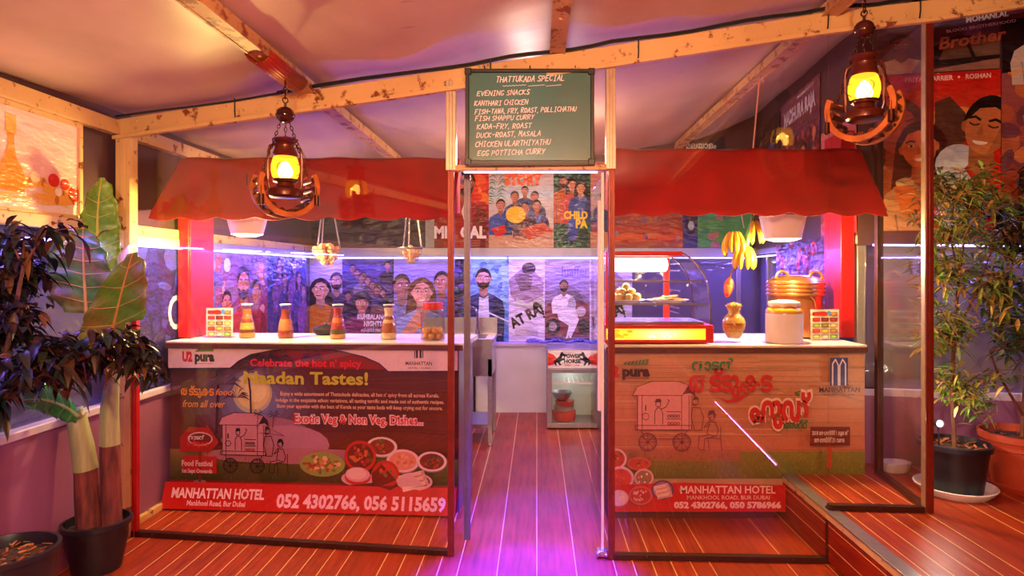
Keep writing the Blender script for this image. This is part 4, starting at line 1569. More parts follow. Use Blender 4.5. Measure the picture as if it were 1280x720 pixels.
S.text('HOTEL • DUBAI', *lp(513, 464.5), 2, (90, 80, 90), 27)
banner = bpy.data.objects.new('banner', None)
COL.objects.link(banner)
tag(banner, 'dark brown festival banner on left counter, lettered Exotic Veg & Non Veg Dishes', 'banner')
banner.parent = None


def cart_banner_text(S):
    S.text("Celebrate the hot n' spicy", *lp(320, 457), 9, (226, 30, 44), 138, bold=0.03)
    S.text('Naadan Tastes!', *lp(312, 478), 15, (196, 196, 40), 154, bold=0.03)
    S.text('Enjoy a wide assortment of Thattukada delicacies, all hot n\' spicy from all across Kerala.', *lp(358, 493.5), 4.6, (236, 190, 150), 194, bold=0.02)
    S.text('Indulge in the exquisite ethnic variations, all tasting terrific and made out of authentic recipes.', *lp(352, 501), 4.6, (236, 190, 150), 206, bold=0.02)
    S.text('Burn your appetite with the best of Kerala as your taste buds will keep crying out for encore.', *lp(354, 508.5), 4.6, (236, 190, 150), 202, bold=0.02)
    S.text('Exotic Veg & Non Veg. Dishes...', *lp(375, 527), 10.5, (246, 214, 214), 159, bold=0.10)
    S.text('Exotic Veg & Non Veg. Dishes...', *lp(375, 527), 10.5, (214, 40, 46), 159, bold=0.02)
    S.text('തട്ടുകട', *lp(233, 491), 10, (236, 150, 40), 42, bold=0.03)
    S.text('food', *lp(277, 492), 8, (226, 150, 70), 22, shear=0.3, bold=0.02)
    S.text('from all over', *lp(235, 506), 9, (236, 170, 80), 54, shear=0.3, bold=0.01)
    S.text('MANHATTAN HOTEL', *lp(224, 615.5), 11, (246, 200, 222), 116, bold=0.035)
    S.text('Mankhool Road, Bur Dubai', *lp(245, 624.5), 5.8, (240, 180, 200), 73, bold=0.03)
    S.text('052 4302766, 056 5115659', *lp(356, 627), 14.5, (246, 190, 226), 205, bold=0.04)


# sign board, cart, food
S.poly([lp(228, 545), lp(228, 563), lp(263, 563), lp(262, 567), lp(278, 552), lp(262, 528), lp(262, 533), lp(240, 532)], (172, 26, 24))
S.line([lp(254, 563), lp(254, 600)], 3, (140, 30, 24))
S.rect(*lp(232, 589), *lp(275, 569), (190, 30, 30))
S.ell(*lp(254, 600), 8, 2.5, (150, 110, 110))
S.ell(*lp(254, 547), 16, 8.5, (226, 200, 210))
S.ell(*lp(254, 547), 14.5, 7, (120, 20, 24))
cart(S, *lp(280, 580), 57, 66, (28, 16, 24), 0.8, (206, 140, 160))
S.line([lp(330, 540), lp(345, 541), lp(362, 544), lp(350, 538), lp(338, 533)], 0.5, (60, 30, 40))
palm(S, *lp(328, 533), 17, (24, 16, 30), 0.05, 8)
palm(S, *lp(347, 534), 16, (24, 16, 30), 0.12, 9)
S.ell(*lp(409, 579), 28, 15, (150, 170, 80), 24)
for _ in range(70):
    a, q = RND.uniform(0, 6.28), RND.uniform(0, 0.85)
    S.ell(lp(409, 579)[0] + 27 * q * math.cos(a), lp(409, 579)[1] + 13 * q * math.sin(a), RND.uniform(1.5, 4), RND.uniform(1.2, 3), RND.choice([(206, 90, 40), (220, 150, 70), (170, 60, 30), (236, 190, 150), (110, 130, 50)]), 8)
dish(S, *lp(482, 558), 19, 12, (236, 216, 216), (130, 50, 30), FOODRED)
dish(S, *lp(456, 569), 19.5, 19, (196, 40, 26), (110, 28, 20), FOODRED)
dish(S, *lp(508, 575), 20, 14, (240, 200, 210), (226, 150, 120), [(236, 170, 140), (210, 120, 90)], 14)
dish(S, *lp(543, 576), 18, 12, (240, 214, 214), (110, 40, 28), [(40, 24, 20), (80, 110, 40), (190, 60, 40), (150, 40, 30)])
S.ell(*lp(453, 598), 20, 9, (70, 40, 40), 24)
S.ell(*lp(453, 596), 20, 9, (220, 170, 190), 24)
S.ell(*lp(453, 594), 16, 10, (206, 40, 40), 24)
S.ell(*lp(453, 591), 15, 9, (236, 170, 190), 24)
S.ell(*lp(452, 590), 12, 7, (246, 200, 206), 24)
dish(S, *lp(487, 592), 17, 18, (190, 40, 26), (206, 60, 40), [(216, 80, 50), (120, 130, 50), (190, 40, 30)], 16)
S.ell(*lp(522, 600), 22, 11, (226, 180, 190), 24)
S.ell(*lp(522, 600), 19, 9, (90, 46, 40), 24)
rolls(S, *lp(505, 596), 0.25, 28, 7)
# red foot band
S.rect(0, 0, 361, 30, (196, 16, 14))


def flare(mb):
    # the foot of the banner kicks forward onto the floor
    out = []
    for (x, y, z) in mb.v:
        k = max(0.0, (0.144 - y) / 0.144)
        out.append((x, y + 0.012, z + 0.045 * k))
    mb.v = out


flare(S.mb)
o = S.build('sheet', M['banner'], banner)
o.rotation_euler = (PI / 2, 0, 0)


class Letters:
    """each line of writing becomes a lettering part of its own"""

    def __init__(s, parent, w_, h_, kx, ky, z, fl=None, rot=True):
        s.a = (parent, w_, h_, kx, ky, z, fl)
        s.prev = None

    def text(s, t, *a, **k):
        parent, w_, h_, kx, ky, z, fl = s.a
        if s.prev and s.prev[0] == t:
            sh = s.prev[1]
            s.done.remove(sh)
        else:
            sh = Sheet(w_, h_, None, dz=0.00005)
            sh.frame(0, 0, kx, ky)
            sh.z = z
        sh.text(t, *a, **k)
        s.prev = (t, sh)
        s.done.append(sh)

    done = []

    def finish(s):
        for sh in s.done:
            if s.a[6]:
                s.a[6](sh.mb)
            o_ = sh.build('lettering', M['banner'], s.a[0])
            o_.rotation_euler = (PI / 2, 0, 0)
        Letters.done = []


S2 = Letters(banner, 1.75, 0.945, 0.00486, 0.00480, S.z + 0.0004, flare)
cart_banner_text(S2)
S2.text('Food Festival', *lp(234, 578.5), 7, (240, 200, 210), 39, bold=0.03)
S2.text('1st Sept Onwards', *lp(234.5, 587), 5, (240, 200, 210), 38, bold=0.03)
S2.text('നാടൻ', *lp(243, 546), 5, (246, 236, 236), 20, bold=0.03)
S2.text('തട്ടുകട', *lp(240, 554), 6, (226, 40, 40), 28, bold=0.04)
S2.finish()
q = Matrix.Rotation(LCZ, 4, 'Z') @ Vector((0.003, -0.008, 0))
banner.location = LC + q
banner.rotation_euler = (0, 0, LCZ)

# ---- right counter
cr = thing('counter', 'right stall counter with white top and pale timber print banner', 'counter', (0.40, 3.64, 0))
b = MB()
b.box(0, 0, 0.0, 0.955, 0.62, 0.95)
b.box(0.955, 0, 0.262, 1.455, 0.62, 0.95)
b.build('body', M['brown'], cr)
b = MB()
b.box(-0.01, -0.035, 0.956, 1.462, 0.66, 0.988)
b.build('top', M['slab'], cr, bevel=0.004)
b = MB()
b.box(-0.011, -0.042, 0.944, 1.463, -0.0355, 0.976)
b.build('edge_strip', M['brown'], cr, bevel=0.002)

K = 3.63 / 800
S = Sheet(1.43, 0.91, None, dz=0.00005)
rp = lambda px, py: (px - 765, 633 - py)
S.frame(0, 0, K, K)
S.mb.col = lin((196, 150, 116))
S.mb.box(0, 0.0, 0, 0.968, 0.91, 0.002)
S.mb.box(0.968, 0.205, 0, 1.43, 0.91, 0.002)
S.w, S.h = 1.43, 0.905
S.grad(0, 70, 315, 203, (190, 112, 82), (206, 160, 116), 14)
for k in range(60):
    y = 74 + 128 * k / 60 + RND.uniform(-1, 1)
    x = RND.uniform(-40, 200)
    S.line([(x, y), (x + RND.uniform(60, 160), y + RND.uniform(-0.8, 0.8))], RND.uniform(0.4, 1.2), RND.choice([(176, 122, 88), (216, 172, 128), (184, 130, 94), (170, 110, 80)]))
for k in range(8):
    y = 74 + 17 * k
    S.line([(0, y), (315, y)], 0.6, (160, 104, 74))
S.grad(0, 38, 315, 72, (96, 104, 30), (132, 128, 48), 8)
S.grad(0, 60, 160, 74, (150, 100, 60), (176, 104, 76), 4)
for k in range(420):
    x, y = RND.uniform(0, 314), RND.uniform(39, 72)
    S.line([(x, y), (x + RND.uniform(-1.5, 1.5), y + RND.uniform(1.5, 4))], 0.6, RND.choice([(86, 96, 26), (130, 128, 50), (150, 140, 66), (100, 90, 34)]))
S.text('2', *rp(764, 466), 12, (206, 30, 34), 9, bold=0.07)
S.text('pura', *rp(777, 466), 12, (44, 30, 34), 34, bold=0.06)
for k in range(7):
    S.poly([rp(778 + 4.5 * k, 452), rp(780 + 4.4 * k, 449 - 0.6 * k), rp(783.5 + 4.4 * k, 448.4 - 0.6 * k), rp(781.5 + 4.5 * k, 452)], (90, 130, 76))
S.line([rp(779, 469), rp(810, 469)], 0.8, (130, 90, 80))
cart(S, *rp(793, 548), 70, 76, (104, 50, 60), 0.8, (214, 150, 140))
dish(S, *rp(768, 568), 14, 13, (226, 180, 190), (190, 50, 40), FOODRED, 16)
dish(S, *rp(797, 574), 15, 8, (196, 90, 70), (190, 60, 40), FOODRED, 16)
dish(S, *rp(774, 592), 17, 15, (230, 180, 190), (200, 60, 50), [(216, 80, 60), (190, 50, 40)], 12)
dish(S, *rp(803, 591), 12, 11, (220, 170, 170), (150, 110, 90), [(240, 220, 190), (120, 140, 60), (200, 60, 40)], 16)
# red foot band
S.poly([rp(764, 600), rp(850, 597), rp(920, 599), rp(978, 600), rp(978, 640), rp(764, 640)], (198, 18, 16))
dish(S, *rp(799, 613), 15, 12, (206, 90, 90), (180, 50, 50), [(230, 150, 150), (150, 40, 40), (236, 200, 190)], 18)
dish(S, *rp(772, 616), 12, 10, (230, 170, 190), (230, 190, 190), [(240, 210, 200)], 8)
S.ell(*rp(826, 606), 14, 12, (90, 60, 110), 24)
S.ell(*rp(826, 606), 12, 10, (150, 110, 150), 24)
rolls(S, *rp(817, 604), 0.2, 15, 6)
# chilli under the script
S.poly([rp(893, 491), rp(905, 495), rp(918, 493), rp(930, 485), rp(936, 481), rp(932, 487), rp(920, 497), rp(905, 498)], (196, 30, 22))
S.line([rp(926, 487), rp(932, 482), rp(940, 482), rp(937, 485)], 1.2, (40, 130, 60))
S.line([rp(994, 489), rp(990, 486), rp(996, 484)], 1.5, (40, 130, 60))
# hotel emblem and little board on a post
tower_logo(S, *rp(1043.5, 477), 22, 34, (44, 62, 130))
S.line([rp(1018, 479), rp(1074, 497)], 1, (170, 124, 96))
S.line([rp(1032, 551), rp(1031, 578)], 6, (170, 66, 30))
S.rect(*rp(1008, 551), *rp(1057, 528), (110, 36, 22))
for k in range(5):
    S.line([rp(1008, 532 + 4.4 * k), rp(1057, 532 + 4.4 * k)], 0.7, (90, 26, 18))
br = thing('banner', 'pale timber print banner on right counter with cart drawing and green lawn', 'banner', (0.427, 3.628, 0.058))
o = S.build('sheet', M['banner'], br)
o.rotation_euler = (PI / 2, 0, 0)
S2 = Letters(br, 1.43, 0.905, K, K, S.z + 0.0004)
S2.text('നാടൻ', *rp(862, 458), 13, (20, 130, 84), 52, bold=0.03)
S2.text('തട്ടുകട', *rp(858, 484), 24, (196, 24, 20), 104, bold=0.035)
S2.text('ഫുഡ്', *rp(931, 520), 30, (232, 200, 176), 80, bold=0.10)
S2.text('ഫുഡ്', *rp(933, 520), 29, (196, 24, 20), 76, bold=0.05)
S2.text('ഫെസ്റ്റ്', *rp(967, 530), 9, (30, 110, 50), 38, bold=0.04)
S2.text('2018 ആഗസ്റ്റ് 1 മുതൽ', *rp(1010, 538), 5, (235, 215, 205), 45, bold=0.02)
S2.text('ആഗസ്റ്റ് 31 വരെ', *rp(1013, 547), 5.5, (235, 215, 205), 37, bold=0.02)
S2.text('MANHATTAN', *rp(1019, 485), 6, (50, 40, 60), 50, bold=0.02)
S2.text('HOTEL • DUBAI', *rp(1026, 489.5), 2.4, (90, 80, 90), 36)
S2.text('MANHATTAN HOTEL', *rp(848, 610), 9.5, (246, 214, 206), 117, bold=0.02)
S2.text('MANKHOOL ROAD, BUR DUBAI', *rp(856, 617.5), 5, (246, 200, 190), 102, bold=0.01)
S2.text('052 4302766, 050 5786966', *rp(840, 628), 7.5, (246, 206, 210), 132, bold=0.05)
S2.finish()

# ------------------------------------------------------------------ chalkboard above the doorway
GL = {
    'A': [[(0, 0), (.5, 1), (1, 0)], [(.2, .4), (.8, .4)]], 'B': [[(0, 0), (0, 1), (.7, .95), (.8, .75), (0, .52), (.9, .4), (.85, .1), (0, 0)]],
    'C': [[(1, .85), (.6, 1), (.15, .8), (0, .45), (.2, .1), (.6, 0), (1, .15)]], 'D': [[(0, 0), (0, 1), (.6, .95), (1, .55), (.7, .1), (0, 0)]],
    'E': [[(1, 1), (.05, .95), (0, 0), (1, .03)], [(0, .5), (.75, .52)]], 'F': [[(1, 1), (.05, .97), (0, 0)], [(0, .5), (.75, .52)]],
    'G': [[(1, .85), (.6, 1), (.15, .8), (0, .45), (.2, .05), (.7, 0), (1, .3), (.6, .38)]], 'H': [[(0, 0), (0, 1)], [(1, 0), (1, 1)], [(0, .5), (1, .52)]],
    'I': [[(.5, 0), (.5, 1)], [(.15, 1), (.85, 1)], [(.15, 0), (.85, 0)]], 'K': [[(0, 0), (0, 1)], [(.9, 1), (0, .45), (1, 0)]],
    'L': [[(0, 1), (0, 0), (.95, .03)]], 'M': [[(0, 0), (.1, 1), (.5, .4), (.9, 1), (1, 0)]], 'N': [[(0, 0), (0, 1), (1, 0), (1, 1)]],
    'O': [[(.5, 1), (.1, .8), (0, .4), (.3, 0), (.8, .1), (1, .6), (.5, 1)]], 'P': [[(0, 0), (0, 1), (.8, .95), (.9, .7), (.6, .5), (0, .48)]],
    'R': [[(0, 0), (0, 1), (.8, .95), (.9, .7), (.6, .5), (0, .48), (1, 0)]], 'S': [[(1, .9), (.5, 1), (.1, .8), (.3, .55), (.8, .4), (.9, .15), (.5, 0), (0, .1)]],
    'T': [[(0, 1), (1, 1)], [(.5, 1), (.45, 0)]], 'U': [[(0, 1), (.05, .2), (.45, 0), (.9, .2), (1, 1)]], 'V': [[(0, 1), (.45, 0), (1, 1)]],
    'W': [[(0, 1), (.25, 0), (.5, .7), (.75, 0), (1, 1)]], 'Y': [[(0, 1), (.5, .5), (1, 1)], [(.5, .5), (.35, 0)]], '-': [[(.1, .5), (.9, .52)]], ',': [[(.3, .1), (.15, -.2)]],
}


def chalk(S, t, x, y, h_, width, c, slope=0.03):
    n = sum(0.55 if ch in ' ,' else 1 for ch in t)
    adv = width / n
    for ch in t:
        g = GL.get(ch)
        a = adv * (0.55 if ch in ' ,' else 1)
        if g:
            hh = h_ * RND.uniform(0.9, 1.08)
            dy = RND.uniform(-0.06, 0.06) * h_
            for st in g:
                S.line([(x + a * 0.72 * u + 0.2 * hh * v, y + dy + hh * v) for u, v in st], h_ * 0.15, c)
        x += a
        y += a * slope


bd = thing('chalkboard', 'green menu chalkboard headed THATTUKADA SPECIAL hung above the doorway', 'chalkboard', (-0.345, 3.105, 1.918))
BW, BH = 0.622, 0.462
b = MB()
b.box(0.012, -0.012, 0.012, BW - 0.012, 0.008, BH - 0.012)
b.build('panel', M['board'], bd)
b = MB()
for (x0, z0, x1, z1) in ((0, 0, BW, 0.02), (0, BH - 0.018, BW, BH), (0, 0.02, 0.018, BH - 0.018), (BW - 0.018, 0.02, BW, BH - 0.018)):
    b.box(x0, -0.024, z0, x1, 0.01, z1)
for x in (0, BW - 0.026):
    for z in (0, BH - 0.026):
        b.box(x - 0.003, -0.027, z - 0.003, x + 0.029, 0.011, z + 0.029)
b.build('frame', M['blackplastic'], bd, bevel=0.003)
S = Sheet(BW, BH, None)
S.z = 0.0002
bp = lambda zx, zy: ((zx - 35) / 860 * BW, (668 - zy) / 620 * BH)
CH = (232, 214, 250)
CHM = mat('chalk', (250, 240, 255), 0.9)
kx = BW / 860
for t, x0, y0, x1, hh in (('THATTUKADA SPECIAL', 240, 134, 700, 36), ('EVENING SNACKS', 112, 222, 468, 32), ('KANTHARI CHICKEN', 95, 286, 455, 32), ('FISH-TAWA, FRY, ROAST, POLLICHATHU', 98, 340, 778, 31), ('FISH SHAPPU CURRY', 100, 384, 498, 30), ('KADA-FRY, ROAST', 112, 438, 480, 32), ('DUCK-ROAST, MASALA', 110, 492, 542, 32), ('CHICKEN ULARTHIYATHU', 100, 552, 606, 34), ('EGG POTTICHA CURRY', 115, 610, 570, 34)):
    x, y = bp(x0, y0)
    S = Sheet(BW, BH, None)
    S.z = 0.0002
    chalk(S, t, x, y, hh * 0.00074, (x1 - x0) * kx, CH)
    o = S.build('chalk_line', CHM, bd)
    o.rotation_euler = (PI / 2, 0, 0)
    o.location = (0, -0.0125, 0)
S = Sheet(BW, BH, None)
S.z = 0.0002
for x0, x1 in ((285, 440), (455, 565), (572, 675)):
    S.line([(bp(x0 + (x1 - x0) * k / 14, 156 - 8 * k / 14 + 4 * (k % 2))) for k in range(15)], 0.0022, CH)
o = S.build('chalk_underline', CHM, bd)
o.rotation_euler = (PI / 2, 0, 0)
o.location = (0, -0.0125, 0)
for x in (0.09, 0.31, 0.53):
    b = MB()
    zt = 2.352 + 0.128 * (x + 0.075) - 1.918
    b.tube([(x, -0.003, BH - 0.004), (x + 0.002, 0.0, BH + 0.02), (x, 0.03, zt - 0.02)], 0.003, 6)
    b.build('hanger', M['cable'], bd)
b = MB()
b.box(0.02, -0.03, -0.004, BW - 0.03, 0.0, 0.0)
b.build('chalk_ledge', M['blackplastic'], bd)
# ------------------------------------------------------------------ red awnings and what hangs under them


def awning(label, x0, x1, ytop, ybot, ztop, zbot, zrail, yrail, seed):
    r = thing('awning', label, 'awning', (x0, ybot, zbot))
    bb = MB()
    nx, nz = 120, 14
    vs, fs = [], []
    for i in range(nx + 1):
        x = (x1 - x0) * i / nx
        for j in range(nz + 1):
            t = j / nz
            sc_ = -0.020 * abs(math.sin(PI * x / 0.21 + seed)) if t < 0.12 else 0
            f = 0.012 * math.sin(x * 9 + seed) * (1 - t) + 0.006 * math.sin(x * 23 + 2 * seed + t)
            f += 0.015 * math.sin(PI * t) * math.sin(x * 3.3 + seed)
            vs.append((x, (ytop - ybot) * t + f, (ztop - zbot) * t + sc_ * (1 - t / 0.12 if t < 0.12 else 0) + 0.005 * math.sin(x * 14 + seed) * t))
    for i in range(nx):
        for j in range(nz):
            a = i * (nz + 1) + j
            fs.append((a, a + nz + 1, a + nz + 2, a + 1))
    bb.add(vs, fs)
    o = bb.build('cloth', M['awning'], r, ang=180)
    m_ = o.modifiers.new('thickness', 'SOLIDIFY')
    m_.thickness = 0.004
    m_.offset = -1
    for xe in (0.004, x1 - x0 - 0.004):
        bb = MB()
        bb.add([(xe, 0.01, 0.01), (xe, ytop - ybot, ztop - zbot - 0.005), (xe, ytop - ybot, 0.05)], [(0, 1, 2)])
        o = bb.build('side_flap', M['awning'], r)
        m_ = o.modifiers.new('thickness', 'SOLIDIFY')
        m_.thickness = 0.004
    bb = MB()
    yy, zz = yrail - ybot, zrail - zbot
    bb.tube([(0, yy, zz), (x1 - x0, yy, zz)], 0.012, 10)
    bb.tube([(0.01, ytop - ybot + 0.015, ztop - zbot - 0.01), (x1 - x0 - 0.01, ytop - ybot + 0.015, ztop - zbot - 0.01)], 0.012, 10)
    for xe in (0.02, (x1 - x0) / 2, x1 - x0 - 0.02):
        bb.tube([(xe, ytop - ybot + 0.015, ztop - zbot - 0.01), (xe, yy, zz)], 0.01, 8)
    bb.build('frame', M['alugrey'], r)
    return r


ZR = 1.98
awning('red cloth awning with scalloped hem over the left counter', -2.19, -0.47, 3.93, 3.60, 2.10, 1.712, ZR, 4.15, 0.4)
awning('red cloth awning with scalloped hem over the right counter', 0.40, 1.895, 3.74, 3.45, 2.118, 1.722, ZR, 4.0, 1.3)

b = MB()
b.box(XL + 0.008, 3.96, 0.992, XL + 0.075, 4.27, 2.05)
b.box(XL + 0.073, 3.97, 0.992, XL + 0.081, 4.0, 2.05)
tag(b.build('red_post', M['redpost'], bevel=0.004), 'wide red post on the left wall at the end of left counter', 'post')
b = MB()
pa_, pb_ = RA + RN * 0.045 + (RC - RA) * 0.012, RA + RN * 0.045 + (RC - RA) * 0.125
b.bar(pa_ + Vector((0, 0, 1.63)), pb_ + Vector((0, 0, 1.63)), 0.08, 1.26)
tag(b.build('red_post', M['redpost'], bevel=0.004), 'wide red post on the right wall beside the right menu stand', 'post')


def bowl_lamp(label, loc, rt, rb, h_, drop, watts):
    r = thing('pendant_lamp', label, 'lamp', loc, 0)
    bb = MB()
    bb.lathe([(rb * 0.93, 0.004), (rb, 0.0), (rb + (rt - rb) * 0.5, h_ * 0.45), (rt, h_ * 0.95), (rt + 0.006, h_), (rt - 0.004, h_), (rt - 0.008, h_ * 0.93), (rb + (rt - rb) * 0.45, h_ * 0.45), (rb * 0.93, 0.004)], 36, caps=False)
    bb.build('lamp_shade', M['whiteplastic'], r)
    bb = MB()
    bb.lathe([(0.0, -0.016), (rb * 0.55, -0.014), (rb * 0.88, -0.004), (rb * 0.9, 0.008), (0.0, 0.010)], 30, caps=False)
    bb.build('bulb', M['warmglow'], r)
    bb = MB()
    bb.tube([(0, 0, h_ * 0.9), (0, 0, drop)], 0.004, 6)
    bb.box(-rt, -0.004, h_ * 0.9, rt, 0.004, h_ * 0.94)
    bb.build('cord', M['cable'], r)
    lamp('POINT', (loc[0], loc[1], loc[2] - 0.06), watts, (1.0, 0.68, 0.2), 0.04)
    return r


bowl_lamp('white bowl lamp glowing under the left awning', (-1.711, 3.78, 1.622), 0.112, 0.088, 0.10, ZR - 1.622, 55)
bowl_lamp('white bowl lamp glowing under the right awning above the copper boiler', (1.429, 3.72, 1.592), 0.128, 0.102, 0.13, ZR - 1.592, 50)

# hanging wire baskets
EGG = mat('eggshell', (236, 196, 160), 0.5, 0, 0.06, 20)


def basket(label, loc, rr, depth, rim_only=False):
    r = thing('hanging_basket', label, 'basket', loc)
    bb = MB()
    bb.tube([(rr * math.cos(2 * PI * k / 28), rr * math.sin(2 * PI * k / 28), 0) for k in range(28)], 0.004, 6, closed=True)
    for q in (0.35, 0.65):
        rad = rr * math.cos(q * PI / 2) ** 0.7
        bb.tube([(rad * math.cos(2 * PI * k / 24), rad * math.sin(2 * PI * k / 24), -depth * q) for k in range(24)], 0.0015, 5, closed=True)
    for k in range(18):
        a = 2 * PI * k / 18
        pts = [(rr * math.cos(q * PI / 2) ** 0.7 * math.cos(a), rr * math.cos(q * PI / 2) ** 0.7 * math.sin(a), -depth * q) for q in (0, 0.25, 0.5, 0.75, 0.97)]
        bb.tube(pts, 0.0018, 5)
    if rim_only:
        bb.lathe([(rr * 0.9, 0.003), (rr * 1.25, 0.006), (rr * 1.25, 0.009), (rr * 0.9, 0.006)], 28, caps=False)
    bb.build('bowl', M['steel'], r)
    top = ZR - loc[2]
    for k in range(3):
        a = 2 * PI * k / 3 + 0.5
        bb = MB()
        bb.chain((rr * math.cos(a), rr * math.sin(a), 0), (0.012 * math.cos(a), 0.012 * math.sin(a), top), 0.02, 0.0016, 0.0045)
        bb.build('chain', M['steel'], r)
    return r


L1 = (-1.364, 4.15, 1.545)
basket('wire hanging basket heaped with eggs above the left counter', L1, 0.088, 0.105)
L2 = (-0.815, 4.15, 1.550)
basket('small wire hanging basket with flat rim and a few eggs inside', L2, 0.070, 0.10, True)
egg0 = None


def egg(loc, rot, label, group):
    global egg0
    if egg0 is None:
        bb = MB()
        bb.lathe([(0.0, -0.028), (0.012, -0.025), (0.020, -0.014), (0.0225, -0.002), (0.020, 0.012), (0.013, 0.024), (0.006, 0.030), (0.0, 0.0315)], 18, caps=False)
        egg0 = o_ = bb.build('egg', EGG)
    else:
        o_ = egg0.copy()
        COL.objects.link(o_)
    o_.location = loc
    o_.rotation_euler = rot
    tag(o_, label, 'egg', group)


for (n, rad, dz, ph) in ((3, 0.026, -0.075, 0.2), (6, 0.048, -0.038, 0.5), (7, 0.062, -0.002, 0.1), (4, 0.03, 0.016, 0.7)):
    for k in range(n):
        a = 2 * PI * k / n + ph
        egg((L1[0] + rad * math.cos(a), L1[1] + rad * math.sin(a), L1[2] + dz), (RND.uniform(0.3, 1.0), RND.uniform(-0.5, 0.5), RND.uniform(0, 6)), 'egg heaped in the fuller hanging wire basket', 'eggs in the full basket')
for (n, rad, dz, ph) in ((1, 0.0, -0.068, 0.0), (4, 0.033, -0.035, 0.3), (1, 0.0, -0.004, 0)):
    for k in range(n):
        a = 2 * PI * k / n + ph
        egg((L2[0] + rad * math.cos(a), L2[1] + rad * math.sin(a), L2[2] + dz), (RND.uniform(0.2, 0.8), RND.uniform(-0.4, 0.4), RND.uniform(0, 6)), 'egg in the small flat rimmed hanging basket', 'eggs in the small basket')

# banana bunch
BN = Vector((1.272, 3.93, 1.69))
bn = thing('banana_bunch', 'hanging bunch of ripe yellow bananas with red blossom below', 'bananas', BN)
b = MB()
b.col = lin((70, 130, 70))
b.tube([(0.06, 0, 0.05), (0.045, 0, -0.02), (0.015, 0, -0.10), (0.0, 0, -0.17)], [0.014, 0.020, 0.022, 0.018], 12)
b.build('stem', M['food'], bn)


def banana(ang, drop, tilt, L):
    bb = MB()
    bb.col = lin((226, 182, 40))
    pts, rs = [], []
    for k in range(9):
        t = k / 8
        out = 0.030 + 0.045 * math.sin(PI * t * 0.62) - 0.01 * t
        pts.append((out * math.cos(ang) + 0.012 * tilt * t, out * math.sin(ang), drop - L * t))
        rs.append(0.0165 * (0.35 + 0.65 * math.sin(PI * min(1, 0.12 + 0.84 * t)) ** 0.6) if 0 < k < 8 else 0.0055)
    bb.tube(pts, rs, 7)
    bb.col = lin((90, 70, 30))
    bb.ell(pts[-1], 0.006, 8, 5)
    return bb


for (cx_, cz, n, a0, span) in ((-0.055, -0.045, 6, 2.5, 2.6), (0.055, 0.02, 5, -1.9, 2.4), (0.0, -0.135, 7, 3.3, 2.8)):
    for k in range(n):
        bb = banana(a0 + span * k / (n - 1), 0.0, RND.uniform(-1, 1), RND.uniform(0.125, 0.145))
        o = bb.build('banana', M['food'], bn)
        o.location = (cx_, 0.0, cz)
b = MB()
b.col = lin((120, 80, 50))
b.tube([(0.0, 0, -0.17), (-0.03, 0, -0.23), (-0.075, 0, -0.29), (-0.085, 0, -0.325)], 0.006, 8)
b.build('stalk', M['food'], bn)
b = MB()
b.col = lin((190, 62, 34))
b.lathe([(0.0, 0.0), (0.015, -0.008), (0.028, -0.035), (0.031, -0.06), (0.024, -0.095), (0.010, -0.122), (0.0, -0.13)], 16, (0, 0, 0), caps=False)
b.col = lin((220, 110, 60))
b.lathe([(0.012, -0.02), (0.0305, -0.05), (0.0325, -0.066), (0.022, -0.102)], 8, (0, 0, 0), 3.6, 5.2)
o = b.build('blossom', M['food'], bn)
o.location = (-0.085, 0, -0.322)
o.rotation_euler = (0, 0.16, 0)
b = MB()
b.tube([(0.06, 0, 0.04), (0.075, 0.03, 0.13), (0.07, 0.07, ZR - BN.z + 0.012)], 0.0025, 6)
b.tube([(0.0, 0, -0.02), (-0.012, 0.03, 0.10), (0.0, 0.07, ZR - BN.z + 0.012)], 0.0025, 6)
b.build('cord', M['whiteplastic'], bn)

# ------------------------------------------------------------------ things on the counters
ZT = 0.9885


def menu_stand(label, loc, rz):
    r = thing('menu_stand', label, 'menu stand', loc, rz)
    S = Sheet(0.172, 0.178, (226, 214, 200), 0.0015)
    cols = [[(190, 40, 34), (150, 60, 40), (200, 120, 60)], [(190, 50, 40), (120, 40, 30), (180, 60, 40)], [(170, 180, 80), (120, 110, 50), (210, 190, 110)], [(200, 60, 50), (230, 180, 60), (180, 120, 60)], [(190, 200, 130), (220, 210, 180), (120, 170, 70)]]
    for j in range(5):
        y = 0.150 - 0.034 * j
        for k in range(3):
            if j == 0 and k == 1:
                continue
            x = 0.034 + 0.052 * k
            S.rect(x - 0.023, y - 0.011, x + 0.023, y + 0.012, dk(cols[j][k], 0.75))
            S.ell(x, y, 0.02, 0.009, cols[j][k], 14)
            S.ell(x, y + 0.001, 0.012, 0.005, dk(cols[j][k], 1.25), 10)
            S.rect(x - 0.015, y - 0.017, x + 0.015, y - 0.0145, (120, 110, 100))
    S.ell(0.075, 0.152, 0.03, 0.014, (180, 40, 30), 16)
    S.ell(0.11, 0.156, 0.014, 0.012, (60, 130, 200), 12)
    o = S.build('menu_card', M['print'], r)
    o.rotation_euler = (PI / 2, 0, 0)
    o.location = (-0.086, -0.004, 0.008)
    bb = MB()
    bb.box(-0.09, -0.008, 0.004, 0.09, -0.0062, 0.19)
    bb.box(-0.09, -0.0022, 0.004, 0.09, -0.0008, 0.19)
    bb.box(-0.09, -0.03, 0.0, 0.09, 0.03, 0.004)
    bb.build('acrylic_holder', M['caseglass'], r, smooth=False)
    return r


menu_stand('small acrylic menu stand on left counter beside the red post', (-1.99, 4.02, ZT), -0.05)
menu_stand('small acrylic menu stand on right counter beside the copper boiler', (1.735, 3.86, ZT), 0.0)


